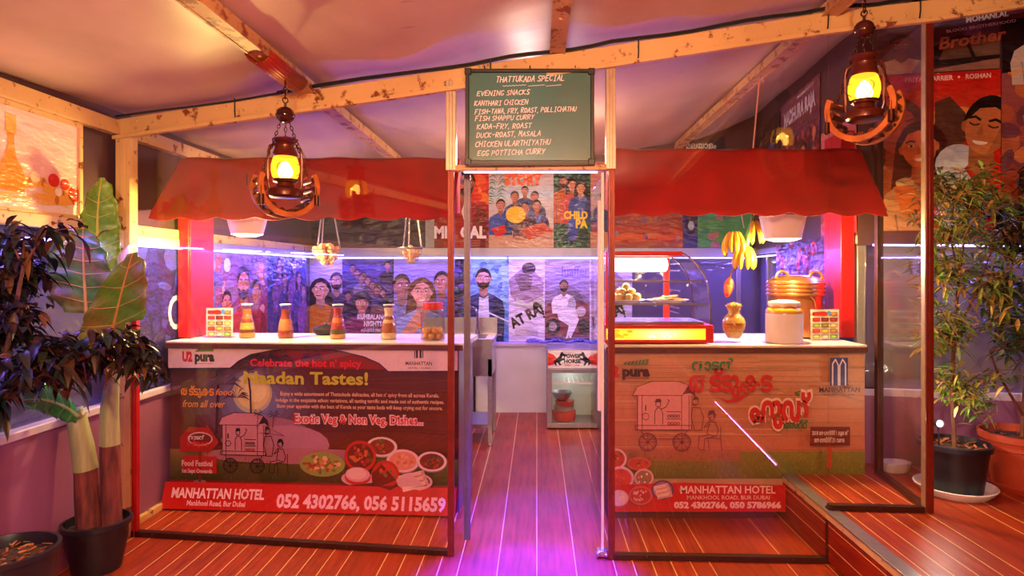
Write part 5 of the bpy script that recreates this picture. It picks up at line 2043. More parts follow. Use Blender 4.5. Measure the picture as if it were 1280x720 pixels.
def carafe(label, px, d, bands):
    loc = ((px - 671) * d / 800, d, ZT)
    r = thing('carafe', label, 'carafe', loc)
    prof = [(0.046, 0.0), (0.0475, 0.01), (0.047, 0.05), (0.042, 0.09), (0.032, 0.13), (0.027, 0.155), (0.028, 0.175), (0.033, 0.2), (0.035, 0.207)]
    bb = MB()
    bb.lathe([(0.0, 0.0)] + prof + [(0.033, 0.207)] + [(q - 0.002, z + 0.003 if z == 0 else z) for q, z in prof[::-1]][1:] + [(0.0, 0.003)], 28, caps=False)
    bb.build('glass', M['jarglass'], r)

    def rad(z):
        for (r0, z0), (r1, z1) in zip(prof[:-1], prof[1:]):
            if z0 <= z <= z1:
                return r0 + (r1 - r0) * (z - z0) / (z1 - z0)
        return prof[-1][0]
    bb = MB()
    z = 0.005
    for (z2, c) in bands:
        n = 4
        zs = [z + (z2 - z) * k / n for k in range(n + 1)]
        bb.col = lin(c)
        bb.lathe([(0.0, zs[0])] + [(rad(q) - 0.0035, q) for q in zs] + [(0.0, zs[-1])], 24, caps=False)
        cs = [c, dk(c, 0.7), dk(c, 1.25)]
        for _ in range(90):
            a, q = RND.uniform(0, 2 * PI), RND.uniform(z, z2)
            bb.col = lin(RND.choice(cs))
            rr = rad(q) - 0.0058
            bb.ell((rr * math.cos(a), rr * math.sin(a), q), 0.0035, 6, 4)
        z = z2
    bb.build('filling', M['food'], r)
    bb = MB()
    bb.lathe([(0.0, 0.2065), (0.034, 0.2065), (0.0345, 0.213), (0.0, 0.215)], 24, caps=False)
    bb.build('lid', M['whiteplastic'], r)


carafe('glass carafe with yellow and dark bands of pulses, nearest the left menu stand', 309, 4.0, [(0.035, (226, 150, 50)), (0.055, (110, 60, 30)), (0.095, (232, 170, 60)), (0.12, (120, 50, 30)), (0.18, (226, 110, 50))])
carafe('glass carafe filled with brown red grains on left counter', 357, 3.98, [(0.05, (150, 50, 24)), (0.12, (206, 130, 80)), (0.18, (140, 50, 24))])
carafe('glass carafe of dried red chillies and orange spice on left counter', 422.5, 3.95, [(0.03, (230, 150, 40)), (0.06, (90, 90, 30)), (0.10, (170, 40, 24)), (0.13, (226, 120, 30)), (0.19, (160, 30, 24))])
carafe('glass carafe of pale cream and tan grains beside the red lidded jar', 486, 3.93, [(0.04, (232, 200, 150)), (0.1, (170, 90, 40)), (0.12, (220, 180, 130)), (0.14, (140, 80, 40)), (0.19, (236, 206, 170))])

# jar with red lid, holding round fruit in brine
JL = ((541 - 671) * 3.88 / 800, 3.88, ZT)
jr = thing('storage_jar', 'ribbed clear plastic jar with a red screw lid at right end of left counter', 'jar', JL)
b = MB()
pr = [(0.068, 0.0), (0.074, 0.006)]
for k in range(8):
    z = 0.015 + 0.0185 * k
    pr += [(0.074, z), (0.0715, z + 0.009)]
pr += [(0.072, 0.168), (0.058, 0.182), (0.055, 0.19)]
b.lathe([(0.0, 0.0)] + pr + [(0.053, 0.19)] + [(q - 0.0022, max(z, 0.003)) for q, z in pr[::-1]][1:] + [(0.0, 0.003)], 32, caps=False)
b.build('body', M['jarglass'], jr)
b = MB()
b.lathe([(0.0, 0.186), (0.056, 0.186), (0.059, 0.189), (0.059, 0.222), (0.056, 0.227), (0.0, 0.228)], 32, caps=False)
b.build('lid', M['red'], jr, bevel=0.001)
f0 = None
FRU = mat('pickled_fruit', (206, 140, 50), 0.35, 0, 0.15, 25)
for (n, rad, z, ph) in ((1, 0, 0.024, 0), (7, 0.047, 0.024, 0.2), (7, 0.046, 0.058, 0.65), (2, 0.018, 0.06, 1.2)):
    for k in range(n):
        a = 2 * PI * k / n + ph
        if f0 is None:
            bb = MB()
            bb.ell((0, 0, 0), (0.0195, 0.0195, 0.0185), 16, 10)
            bb.ell((0, 0, 0.018), (0.003, 0.003, 0.002), 6, 4)
            f0 = o = bb.build('pickled_fruit', FRU)
        else:
            o = f0.copy()
            COL.objects.link(o)
        o.location = (JL[0] + rad * math.cos(a), JL[1] + rad * math.sin(a), JL[2] + z)
        o.rotation_euler = (RND.uniform(0, 3), RND.uniform(0, 3), 0)
        tag(o, 'round amber fruit at the bottom of the red lidded jar', 'fruit', 'fruit in the red lidded jar')

# black pan glimpsed behind the carafes
pn = thing('cooking_pan', 'dark lidded pan behind the chilli carafe on left counter', 'pan', (-1.385, 4.21, ZT))
b = MB()
b.lathe([(0.0, 0), (0.06, 0.0), (0.082, 0.02), (0.088, 0.04), (0.08, 0.048), (0.04, 0.062), (0.0, 0.066)], 28, caps=False)
b.build('body', M['dark'], pn)
b = MB()
b.lathe([(0.0, 0.064), (0.012, 0.066), (0.015, 0.08), (0.0, 0.086)], 14, caps=False)
b.build('knob', M['bluefilm'] if False else M['chrome'], pn)

# ---- snack display cabinet
CX, CY = 0.395, 3.66
cs = thing('display_cabinet', 'red framed glass snack cabinet with lit yellow front on right counter', 'cabinet', (CX, CY, ZT))
CW, CD = 0.60, 0.42
b = MB()
b.box(0.0, 0.0, 0.012, CW, CD, 0.10)
b.box(-0.004, -0.012, 0.0885, CW + 0.014, CD, 0.108)
b.box(-0.004, -0.012, 0.008, CW + 0.014, 0.0, 0.024)
b.box(CW - 0.03, -0.012, 0.024, CW + 0.014, 0.0, 0.0885)
b.build('base', M['red'], cs, bevel=0.003)
S = Sheet(CW - 0.034, 0.062, (250, 190, 40), 0.003)
for k in range(10):
    q = 1 - k / 10
    S.ell(0.32, 0.03, 0.22 * q + 0.03, 0.05 * q + 0.01, tuple(a + (c_ - a) * k / 9 for a, c_ in zip((246, 190, 30), (255, 240, 150))), 24)
for k in range(26):
    S.ell(0.06 + RND.uniform(-0.07, 0.08), 0.025 + RND.uniform(-0.03, 0.03), 0.018, 0.008, RND.choice([(236, 150, 20), (226, 130, 20), (250, 200, 60)]), 10)
for k in range(50):
    S.ell(0.32 + RND.gauss(0, 0.04), 0.012 + abs(RND.gauss(0, 0.016)), 0.006, 0.005, RND.choice([(255, 250, 220), (250, 220, 120)]), 8)
S.text('Popcorn', 0.47, 0.008, 0.012, (40, 90, 60), 0.07, shear=0.3) if False else None
pm, pnt, pbs = nodes('lit_panel')
va = pnt.nodes.new('ShaderNodeVertexColor')
va.layer_name = 'Col'
pnt.links.new(va.outputs[0], pbs.inputs['Base Color'])
pnt.links.new(va.outputs[0], pbs.inputs['Emission Color'])
pbs.inputs['Emission Strength'].default_value = 1.3
o = S.build('lit_panel', pm, cs)
o.rotation_euler = (PI / 2, 0, 0)
o.location = (0.002, -0.005, 0.025)
PROF = [(CW - 0.0, 0.108), (CW - 0.0, 0.22), (CW - 0.012, 0.32), (CW - 0.04, 0.40), (CW - 0.09, 0.47), (CW - 0.15, 0.515), (CW - 0.17, 0.52)]
b = MB()
for (p, q) in zip(PROF[:-1], PROF[1:]):
    b.add([(p[0], 0.004, p[1]), (p[0], CD - 0.004, p[1]), (q[0], CD - 0.004, q[1]), (q[0], 0.004, q[1])], [(0, 1, 2, 3)])
o = b.build('curved_glass', M['caseglass'], cs)
b = MB()
for y in (0.003, CD - 0.006):
    pts = [(0.02, y, 0.108)] + [(p[0], y, p[1]) for p in PROF] + [(0.02, y, 0.52)]
    b.add(pts + [(x, y + 0.003, z) for x, _, z in pts], [tuple(range(len(pts))), tuple(range(len(pts), 2 * len(pts)))[::-1]])
b.build('end_glass', M['caseglass'], cs, smooth=False)
b = MB()
for y in (0.004, CD - 0.004):
    b.tube([(p[0], y, p[1]) for p in PROF], 0.0045, 6)
b.build('glass_edge', M['chrome'], cs)
b = MB()
b.box(0.0, 0.0, 0.505, CW - 0.16, CD, 0.53)
b.box(0.0, 0.0, 0.10, 0.022, 0.022, 0.51)
b.box(CW - 0.19, CD - 0.03, 0.10, CW - 0.155, CD, 0.51)
b.box(0.0, CD - 0.022, 0.10, 0.022, CD, 0.51)
b.build('frame', M['red'], cs, bevel=0.003)
b = MB()
b.lathe([(0.0, 0.0), (0.03, 0.0), (0.042, 0.01), (0.042, 0.33), (0.03, 0.34), (0.0, 0.34)], 20, caps=False)
b.v = [(0.05 + z, 0.2 + x, 0.455 + y) for x, y, z in b.v]
b.build('lamp_tube', M['tubeglow'], cs)
b = MB()
b.box(0.03, 0.15, 0.496, 0.41, 0.25, 0.506)
b.build('lamp_housing', M['whiteplastic'], cs)
lamp('AREA', (CX + 0.22, CY + 0.2, ZT + 0.408), 5, (1.0, 0.95, 0.85), 0.34, (0, 0, 0), 0.06)
for z in (0.355, 0.225):
    b = MB()
    b.box(0.024, 0.012, z, CW - 0.05 if z > 0.3 else CW - 0.015, CD - 0.03, z + 0.006)
    b.build('shelf', M['caseglass'], cs, smooth=False)
    b = MB()
    b.box(0.024, 0.008, z - 0.003, CW - 0.05 if z > 0.3 else CW - 0.015, 0.0118, z + 0.009)
    b.build('shelf_edge', M['alugrey'], cs)
for z in (0.17, 0.20, 0.30, 0.42, 0.46):
    b = MB()
    b.bar((CW - 0.165, 0.05, z), (CW - 0.165, CD - 0.05, z), 0.006, 0.006)
    b.build('rack_wire', M['chrome'], cs)
b = MB()
b.box(0.03, 0.03, 0.1085, CW - 0.03, CD - 0.04, 0.125)
b.build('steel_tray', M['steel'], cs, bevel=0.004)
ZS = ZT + 0.2312


def plate(label, loc, rx, ry):
    r = MB()
    prof = [(0.0, 0.0), (0.6, 0.0), (0.92, 0.012), (1.0, 0.016), (0.99, 0.018), (0.9, 0.0145), (0.6, 0.004), (0.0, 0.0035)]
    vs = []
    r.lathe(prof, 36, caps=False)
    r.v = [(x * rx, y * ry, z) for x, y, z in r.v]
    o_ = r.build('plate', M['whiteplastic'], loc=loc)
    return tag(o_, label, 'plate')


P1 = (CX + 0.135, CY + 0.15, ZS)
P2 = (CX + 0.385, CY + 0.15, ZS)
plate('white oval plate of round fritters in the snack cabinet', P1, 0.118, 0.11)
plate('white oval plate of flat fritters in the snack cabinet', P2, 0.125, 0.11)
v0 = None
VD = mat('fried_ball', (190, 160, 96), 0.7, 0, 0.25, 30, 0.3)
for (n, rad, z, ph) in ((8, 0.07, 0.032, 0.1), (1, 0, 0.028, 0), (5, 0.038, 0.062, 0.3), (1, 0.0, 0.092, 0.0)):
    for k in range(n):
        a = 2 * PI * k / n + ph
        if v0 is None:
            bb = MB()
            bb.ell((0, 0, 0), 0.0235, 16, 10)
            bb.v = [tuple(q * (1 + 0.05 * math.sin(p[0] * 300) * math.cos(p[1] * 260)) for q in p) for p in bb.v]
            v0 = o = bb.build('fried_ball', VD)
        else:
            o = v0.copy()
            COL.objects.link(o)
        o.location = (P1[0] + rad * math.cos(a), P1[1] + rad * math.sin(a), P1[2] + z)
        o.rotation_euler = (RND.uniform(0, 3), RND.uniform(0, 3), 0)
        tag(o, 'round golden fritter piled on the plate in the snack cabinet', 'fritter', 'round fritters in the cabinet')
t0 = None
FT = mat('flat_fritter', (176, 104, 56), 0.75, 0, 0.35, 22, 0.4)
for k in range(9):
    if t0 is None:
        bb = MB()
        bb.lathe([(0.0, 0.0), (0.03, 0.001), (0.038, 0.006), (0.034, 0.011), (0.02, 0.013), (0.0, 0.010)], 18, caps=False)
        bb.v = [(x * 1.35, y * (1 + 0.12 * math.sin(x * 160)), z + 0.004 * math.sin(x * 90)) for x, y, z in bb.v]
        t0 = o = bb.build('flat_fritter', FT)
    else:
        o = t0.copy()
        COL.objects.link(o)
    a = 2 * PI * k / 7
    lay = k // 7
    q = 0.05 if lay == 0 else 0.02
    o.location = (P2[0] + q * math.cos(a) * 1.05, P2[1] + q * math.sin(a), P2[2] + 0.012 + 0.012 * lay + 0.002 * (k % 2))
    o.rotation_euler = (RND.uniform(-0.15, 0.15), RND.uniform(-0.15, 0.15), RND.uniform(0, 6))
    tag(o, 'flat brown fritter on the right hand plate in the snack cabinet', 'fritter', 'flat fritters in the cabinet')

# ---- glass vase of jaggery, ceramic jar, copper boiler
vz = thing('glass_vase', 'footed glass vase filled with yellow crumbs beside the snack cabinet', 'vase', (1.158, 3.76, ZT))
vp = [(0.042, 0.0), (0.043, 0.01), (0.036, 0.022), (0.05, 0.045), (0.066, 0.085), (0.069, 0.115), (0.058, 0.145), (0.038, 0.165), (0.034, 0.178), (0.042, 0.2), (0.054, 0.218)]
b = MB()
b.lathe([(0.0, 0.0)] + vp + [(q - 0.003, z) for q, z in vp[::-1]][:-2] + [(0.0, 0.024)], 30, caps=False)
b.build('glass', M['jarglass'], vz)
b = MB()
zz = [0.026, 0.045, 0.062, 0.085, 0.1, 0.115, 0.13, 0.145, 0.165, 0.178, 0.2, 0.214]
cols = [(240, 220, 180), (240, 216, 160), (220, 160, 70), (200, 130, 50), (176, 110, 40), (206, 150, 60), (226, 180, 90), (190, 120, 50), (206, 150, 70), (226, 180, 100), (216, 160, 80)]


def vrad(z):
    for (r0, z0), (r1, z1) in zip(vp[:-1], vp[1:]):
        if z0 <= z <= z1:
            return r0 + (r1 - r0) * (z - z0) / (z1 - z0) - 0.0045
    return 0.03


for z0, z1, c in zip(zz[:-1], zz[1:], cols):
    b.col = lin(c)
    b.lathe([(vrad(z0), z0), (vrad(z1), z1)], 26, caps=True)
for _ in range(260):
    z = RND.uniform(0.03, 0.212)
    a = RND.uniform(0, 6.28)
    b.col = lin(RND.choice(cols))
    q = vrad(z) - 0.003
    b.ell((q * math.cos(a), q * math.sin(a), z), 0.0045, 6, 4)
for _ in range(30):
    a, q = RND.uniform(0, 6.28), RND.uniform(0, 0.04)
    b.col = lin(RND.choice(cols))
    b.ell((q * math.cos(a), q * math.sin(a), 0.216 + 0.012 * (1 - q / 0.04)), 0.008, 7, 5)
b.build('filling', M['food'], vz)

cj = thing('ceramic_jar', 'white ceramic pickle jar with ochre neck and cloth tied lid', 'jar', (1.445, 3.74, ZT))
b = MB()
b.lathe([(0.0, 0.0), (0.098, 0.0), (0.104, 0.006), (0.105, 0.165), (0.104, 0.172)], 40, caps=False)
b.build('body', M['ceramic'], cj)
b = MB()
b.lathe([(0.1045, 0.172), (0.103, 0.19), (0.093, 0.202), (0.082, 0.208), (0.08, 0.225), (0.0, 0.226)], 40, caps=False)
b.build('shoulder', M['ochre'], cj)
b = MB()
prof = [(0.088, 0.213), (0.09, 0.222), (0.086, 0.236), (0.06, 0.243), (0.03, 0.246), (0.0, 0.25)]
b.lathe(prof, 44, caps=False)
b.v = [(x * (1 + 0.03 * math.sin(9 * math.atan2(y, x))), y * (1 + 0.03 * math.sin(9 * math.atan2(y, x))), z + 0.005 * math.sin(7 * math.atan2(y, x)) * (1 if z < 0.23 else 0.3)) for x, y, z in b.v]
b.build('cloth_cover', mat('cloth', (236, 222, 196), 0.9, 0, 0.06, 30), cj)
b = MB()
b.tube([(0.085 * math.cos(2 * PI * k / 30), 0.085 * math.sin(2 * PI * k / 30), 0.2165) for k in range(30)], 0.004, 6, closed=True)
b.build('string', M['rope'], cj)

cp = thing('copper_boiler', 'tall copper boiler with lid, loop handles and brass tap on right counter', 'boiler', (1.645, 4.075, ZT))
b = MB()
R0 = 0.163
b.lathe([(0.0, 0.012), (R0 - 0.01, 0.012), (R0 - 0.004, 0.02), (R0 - 0.002, 0.26), (R0, 0.268)], 48, caps=False)
b.build('body', M['copper'], cp)
b = MB()
pr = []
for k in range(4):
    z = 0.262 + 0.024 * k
    pr += [(R0 + 0.008, z), (R0 + 0.016, z + 0.005), (R0 + 0.016, z + 0.011), (R0 + 0.008, z + 0.016), (R0 + 0.006, z + 0.022)]
pr += [(R0 - 0.006, 0.362), (R0 - 0.03, 0.378), (0.08, 0.39), (0.0, 0.392)]
b.lathe(pr, 48, caps=False)
b.build('lid', M['copper'], cp)
for sg in (-1, 1):
    b = MB()
    b.tube([(sg * 0.105 + 0.04 * math.cos(a), -0.06, 0.372 + 0.045 * math.sin(a)) for a in [PI * k / 10 for k in range(11)]], 0.008, 8)
    for dx in (-0.04, 0.04):
        b.cb((sg * 0.105 + dx, -0.06, 0.372), (0.02, 0.02, 0.012))
    b.build('handle', M['brass'], cp, bevel=0.001)
b = MB()
b.tube([(-0.15, -0.06, 0.06), (-0.185, -0.085, 0.062), (-0.205, -0.098, 0.058), (-0.21, -0.1, 0.035)], [0.009, 0.008, 0.008, 0.007], 8)
b.tube([(-0.188, -0.087, 0.062), (-0.188, -0.087, 0.085)], 0.004, 6)
b.bar((-0.20, -0.08, 0.086), (-0.176, -0.094, 0.086), 0.008, 0.005)
b.build('tap', M['brass'], cp)
b = MB()
b.tube([(0.03, -R0 - 0.002, 0.26), (0.05, -R0 - 0.01, 0.235), (0.06, -R0 - 0.006, 0.19)], 0.005, 6)
b.build('hasp', M['copper'], cp)
for k in range(3):
    b = MB()
    a = 2 * PI * k / 3 + 0.4
    b.lathe([(0.012, 0.0), (0.014, 0.012)], 10, (0.12 * math.cos(a), 0.12 * math.sin(a), 0.0))
    b.build('foot', M['dark'], cp)

# ------------------------------------------------------------------ sink and fridge in the passage
sk = thing('sink_unit', 'stainless steel sink stand with tap in the passage behind left counter', 'sink', (-0.98, 5.15, 0))
SWd, SDp, SH = 0.62, 0.50, 0.86
b = MB()
for x in (0.0, SWd - 0.035):
    for y in (0.0, SDp - 0.035):
        bb = MB()
        bb.box(x, y, 0.012, x + 0.035, y + 0.035, SH - 0.16)
        bb.lathe([(0.022, 0.0), (0.022, 0.012)], 10, (x + 0.0175, y + 0.0175, 0))
        bb.build('leg', M['steel'], sk, bevel=0.002)
b = MB()
b.box(0, 0, SH - 0.30, SWd, 0.006, SH - 0.03)
b.box(SWd - 0.006, 0.006, SH - 0.30, SWd, SDp, SH - 0.03)
b.build('apron', M['steel'], sk)
b = MB()
b.box(0.036, 0.012, 0.14, SWd - 0.036, SDp - 0.012, 0.17)
b.build('shelf', M['steel'], sk)
b = MB()
x0, x1, y0, y1, zt, zb = 0.06, SWd - 0.06, 0.06, SDp - 0.1, SH, SH - 0.16
b.box(-0.01, -0.012, SH - 0.03, SWd + 0.01, y0, SH)
b.box(-0.01, y1, SH - 0.03, SWd + 0.01, SDp, SH)
b.box(-0.01, y0, SH - 0.03, x0, y1, SH)
b.box(x1, y0, SH - 0.03, SWd + 0.01, y1, SH)
b.box(x0, y0, zb, x1, y1, zb + 0.006)
b.box(x0 - 0.005, y0, zb, x0, y1, SH - 0.03)
b.box(x1, y0, zb, x1 + 0.005, y1, SH - 0.03)
b.box(x0, y0 - 0.005, zb, x1, y0, SH - 0.03)
b.box(x0, y1, zb, x1, y1 + 0.005, SH - 0.03)
b.box(-0.01, SDp - 0.012, SH, SWd + 0.01, SDp, SH + 0.14)
b.build('basin', M['steel'], sk)
b = MB()
b.lathe([(0.022, 0), (0.02, 0.03)], 14, (0.46, SDp - 0.05, SH))
b.tube([(0.46, SDp - 0.05, SH + 0.02), (0.46, SDp - 0.05, SH + 0.17), (0.445, SDp - 0.06, SH + 0.215), (0.41, SDp - 0.08, SH + 0.235), (0.375, SDp - 0.10, SH + 0.215), (0.36, SDp - 0.105, SH + 0.17)], 0.010, 10)
b.tube([(0.46, SDp - 0.05, SH + 0.05), (0.505, SDp - 0.06, SH + 0.065)], 0.006, 8)
b.build('tap', M['chrome'], sk)

fr = thing('drinks_fridge', 'small grey glass door drinks fridge with two horses on its header', 'fridge', (0.09, 5.69, 0.012))
FW, FD_, FH = 0.455, 0.42, 0.70
b = MB()
b.box(0, 0.03, 0, 0.02, FD_, FH)
b.box(FW - 0.02, 0.03, 0, FW, FD_, FH)
b.box(0.02, FD_ - 0.02, 0, FW - 0.02, FD_, FH)
b.box(0.02, 0.03, 0, FW - 0.02, FD_ - 0.02, 0.03)
b.box(0.02, 0.03, FH - 0.18, FW - 0.02, FD_ - 0.02, FH)
b.build('body', M['alugrey'], fr, bevel=0.004)
b = MB()
b.box(0.021, FD_ - 0.03, 0.031, FW - 0.021, FD_ - 0.021, FH - 0.181)
b.box(0.0205, 0.06, 0.031, 0.026, FD_ - 0.03, FH - 0.181)
b.box(FW - 0.026, 0.06, 0.031, FW - 0.0205, FD_ - 0.03, FH - 0.181)
b.build('liner', M['whitepaint'], fr)
dd = MB()
dz = FH - 0.175
for (x0, z0, x1, z1) in ((0.0, 0.0, FW, 0.045), (0.0, dz - 0.035, FW, dz), (0.0, 0.045, 0.045, dz - 0.035), (FW - 0.045, 0.045, FW, dz - 0.035)):
    dd.box(x0, 0.0, z0, x1, 0.028, z1)
do_ = dd.build('door', M['alugrey'], fr, bevel=0.003)
b = MB()
b.box(0.046, 0.010, 0.046, FW - 0.046, 0.015, dz - 0.036)
b.build('pane', M['caseglass'], do_, smooth=False)
S = Sheet(FW - 0.02, 0.16, (226, 224, 220), 0.003)
for sg in (0, 1):
    fx = (lambda x: x) if sg == 0 else (lambda x: FW - 0.02 - x)
    S.poly([(fx(0.0), 0.02), (fx(0.0), 0.14), (fx(0.05), 0.12), (fx(0.085), 0.08), (fx(0.05), 0.03)], (206, 44, 36))
    # rearing horse
    S.poly([(fx(x), y) for x, y in ((0.06, 0.03), (0.05, 0.06), (0.075, 0.085), (0.10, 0.105), (0.115, 0.14), (0.135, 0.148), (0.132, 0.135), (0.158, 0.122), (0.152, 0.108), (0.128, 0.108), (0.122, 0.085), (0.145, 0.09), (0.155, 0.075), (0.12, 0.065), (0.105, 0.05), (0.12, 0.03), (0.105, 0.02), (0.09, 0.045), (0.075, 0.05), (0.078, 0.02))], (26, 30, 46))
S.text('POWER', 0.218, 0.092, 0.034, (26, 40, 46), 0.15, bold=0.05, al='c')
S.text('HORSE', 0.218, 0.045, 0.034, (26, 40, 46), 0.15, bold=0.05, al='c')
S.text('ENERGY DRINK', 0.218, 0.018, 0.016, (190, 50, 40), 0.13, bold=0.03, al='c')
o = S.build('header_panel', M['print'], fr)
o.rotation_euler = (PI / 2, 0, 0)
o.location = (0.01, 0.027, FH - 0.17)
b = MB()
for k in range(10):
    b.tube([(0.03 + 0.39 * k / 9, 0.06, 0.39), (0.03 + 0.39 * k / 9, FD_ - 0.04, 0.39)], 0.002, 5)
b.box(0.028, 0.055, 0.382, FW - 0.028, 0.062, 0.398)
b.build('shelf', M['whiteplastic'], fr)
lamp('POINT', (0.31, 5.95, 0.44), 0.35, (1, 0.98, 0.9), 0.03)
STK = Vector((0.25, 5.88, 0.0435))
b = MB()
b.lathe([(0, 0), (0.095, 0), (0.105, 0.02), (0.108, 0.085), (0.0, 0.09)], 28, caps=False)
tag(b.build('food_tub', mat('red_tub', (190, 60, 44), 0.35), loc=STK), 'red food tub at the bottom of the stack inside the fridge', 'tub')
b = MB()
b.lathe([(0, 0), (0.085, 0), (0.09, 0.035), (0.095, 0.04), (0.0, 0.045)], 28, caps=False)
tag(b.build('food_tub', mat('grey_tub', (150, 130, 120), 0.35), loc=STK + Vector((0, 0, 0.091))), 'grey food tub in the middle of the stack inside the fridge', 'tub')
b = MB()
b.lathe([(0, 0), (0.08, 0), (0.09, 0.04), (0.0, 0.045)], 28, caps=False)
tag(b.build('food_tub', mat('dark_red_tub', (170, 40, 36), 0.35), loc=STK + Vector((0.005, 0, 0.137))), 'dark red food tub just under the steel bowl inside the fridge', 'tub')
b = MB()
b.lathe([(0, 0), (0.045, 0.0), (0.075, 0.03), (0.098, 0.075), (0.1, 0.077), (0.094, 0.075), (0.07, 0.033), (0.0, 0.006)], 30, caps=False)
tag(b.build('steel_bowl', M['steel'], loc=STK + Vector((-0.02, 0, 0.183))), 'steel bowl on top of the tubs inside the fridge', 'bowl')
# crumpled blue film on the sill
b = MB()
vs, fs = [], []
for i in range(41):
    for j in range(9):
        vs.append((0.0 + 0.88 * i / 40, 6.27 + 0.11 * j / 8, 0.712 + 0.022 * abs(math.sin(i * 1.7 + j * 0.9)) * (0.4 + 0.6 * math.sin(PI * j / 8)) + 0.012 * math.sin(i * 0.6)))
for i in range(40):
    for j in range(8):
        a = i * 9 + j
        fs.append((a, a + 9, a + 10, a + 1))
b.add(vs, fs)
b.v = [(x - 0.1, y, max(z, 0.7025)) for x, y, z in b.v]
o = b.build('plastic_film', M['bluefilm'])
m_ = o.modifiers.new('thickness', 'SOLIDIFY')
m_.thickness = 0.002
m_.offset = 1
tag(o, 'crumpled blue plastic film lying on the back sill behind the fridge', 'plastic film')
# ------------------------------------------------------------------ hanging lanterns in their wooden cradles


def lantern(label, loc, rz, zc, watts, bracket=True):
    r = thing('hanging_lantern', label, 'lantern', loc, rz)
    bb = MB()
    bb.ell((0, 0, 0), (0.040, 0.040, 0.037), 24, 14)
    bb.tube([(0.041 * math.cos(2 * PI * k / 24), 0.041 * math.sin(2 * PI * k / 24), 0.0) for k in range(24)], 0.002, 5, closed=True)
    bb.build('ball', M['ballwood'], r)
    bb = MB()
    bb.tube([(0, 0, 0.035), (0, 0, 0.055)], 0.006, 8)
    bb.tube([(0.012 * math.sin(a), 0, 0.066 - 0.012 * math.cos(a)) for a in [2 * PI * k / 12 for k in range(12)]], 0.003, 6, closed=True)
    bb.chain((0, 0, 0.07), (0, 0, zc), 0.03, 0.003, 0.007)
    bb.build('hook', M['iron'], r)
    cz, cr = -0.325, 0.126
    A0, A1 = PI - 0.40, 2 * PI + 0.50
    for y in (-0.05, 0.05):
        bb = MB()
        n = 26
        pts = [(cr * math.cos(A0 + (A1 - A0) * k / n), cr * math.sin(A0 + (A1 - A0) * k / n)) for k in range(n + 1)]
        vs, fs = [], []
        for k, (x, z) in enumerate(pts):
            q = math.hypot(x, z)
            for (dr, dy) in ((-0.012, -0.010), (0.010, -0.010), (0.010, 0.010), (-0.012, 0.010)):
                vs.append((x * (q + dr) / q, y + dy, cz + z * (q + dr) / q))
        for k in range(n):
            for e in range(4):
                fs.append((k * 4 + e, k * 4 + (e + 1) % 4, k * 4 + 4 + (e + 1) % 4, k * 4 + 4 + e))
        fs += [(0, 1, 2, 3), (4 * n + 3, 4 * n + 2, 4 * n + 1, 4 * n)]
        bb.add(vs, fs)
        bb.mi = 1
        for k in range(9):
            a = A0 + (A1 - A0) * (k + 0.5) / 9
            bb.ell((cr * math.cos(a), y - math.copysign(-0.010, y), cz + cr * math.sin(a)), (0.006, 0.004, 0.006), 8, 5)
        bb.build('cradle_band', [M['cradle'], M['iron']], r)
    bb = MB()
    for k in range(11):
        a = A0 + (A1 - A0) * (k + 0.5) / 11
        x, z = (cr - 0.012) * math.cos(a), cz + (cr - 0.012) * math.sin(a)
        bb.tube([(x, -0.058, z), (x, 0.058, z)], 0.0145, 10)
    bb.build('cradle_slats', M['lampred'], r)
    for a in (A0 + 0.03, A1 - 0.03):
        x, z = cr * math.cos(a), cz + cr * math.sin(a)
        bb = MB()
        bb.chain((0.02 * (1 if x > 0 else -1), 0, -0.032), (x * 0.92, 0, z - 0.005), 0.021, 0.002, 0.0055)
        bb.build('chain', M['iron'], r)
    bb = MB()
    bb.chain((0, -0.005, -0.036), (0, 0, -0.115), 0.021, 0.002, 0.0055)
    bb.build('chain', M['iron'], r)
    for sg, a in ((-1, A0 + 0.05), (1, A1 - 0.05)):
        x, z = cr * math.cos(a) + sg * 0.006, cz + cr * math.sin(a)
        bb = MB()
        bb.tube([(x, -0.055, z - 0.005), (x, -0.062, z - 0.09)], 0.0018, 5)
        bb.lathe([(0.0, -0.085), (0.012, -0.087), (0.0125, -0.128), (0.0135, -0.134), (0.010, -0.134), (0.0, -0.1)], 14, (x, -0.062, z), caps=False)
        bb.build('bell', M['iron'], r)
    # hurricane lantern
    bb = MB()
    bb.lathe([(0.0, -0.372), (0.060, -0.372), (0.074, -0.364), (0.076, -0.345), (0.070, -0.333), (0.040, -0.322), (0.036, -0.306), (0.050, -0.300), (0.052, -0.292), (0.0, -0.290)], 32, caps=False)
    bb.build('fuel_tank', M['lampred'], r)
    bb = MB()
    bb.lathe([(0.044, -0.290), (0.055, -0.278), (0.061, -0.250), (0.060, -0.225), (0.052, -0.196), (0.046, -0.186)], 32, caps=False)
    bb.build('globe', M['globe'], r)
    bb = MB()
    bb.lathe([(0.0, -0.288), (0.024, -0.282), (0.034, -0.262), (0.030, -0.24), (0.015, -0.214), (0.0, -0.205)], 16, caps=False)
    bb.build('flame', M['flame'], r)
    bb = MB()
    bb.lathe([(0.048, -0.188), (0.054, -0.180), (0.050, -0.166), (0.044, -0.150), (0.046, -0.138), (0.040, -0.128), (0.052, -0.118), (0.056, -0.110), (0.040, -0.104), (0.015, -0.100), (0.0, -0.100)], 32, caps=False)
    bb.build('chimney', M['lampred'], r)
    for sg in (-1, 1):
        bb = MB()
        bb.tube([(sg * 0.062, 0, -0.350), (sg * 0.074, 0, -0.31), (sg * 0.077, 0, -0.25), (sg * 0.074, 0, -0.17), (sg * 0.066, 0, -0.145), (sg * 0.044, 0, -0.135)], 0.006, 8)
        bb.build('side_tube', M['lampred'], r)
    bb = MB()
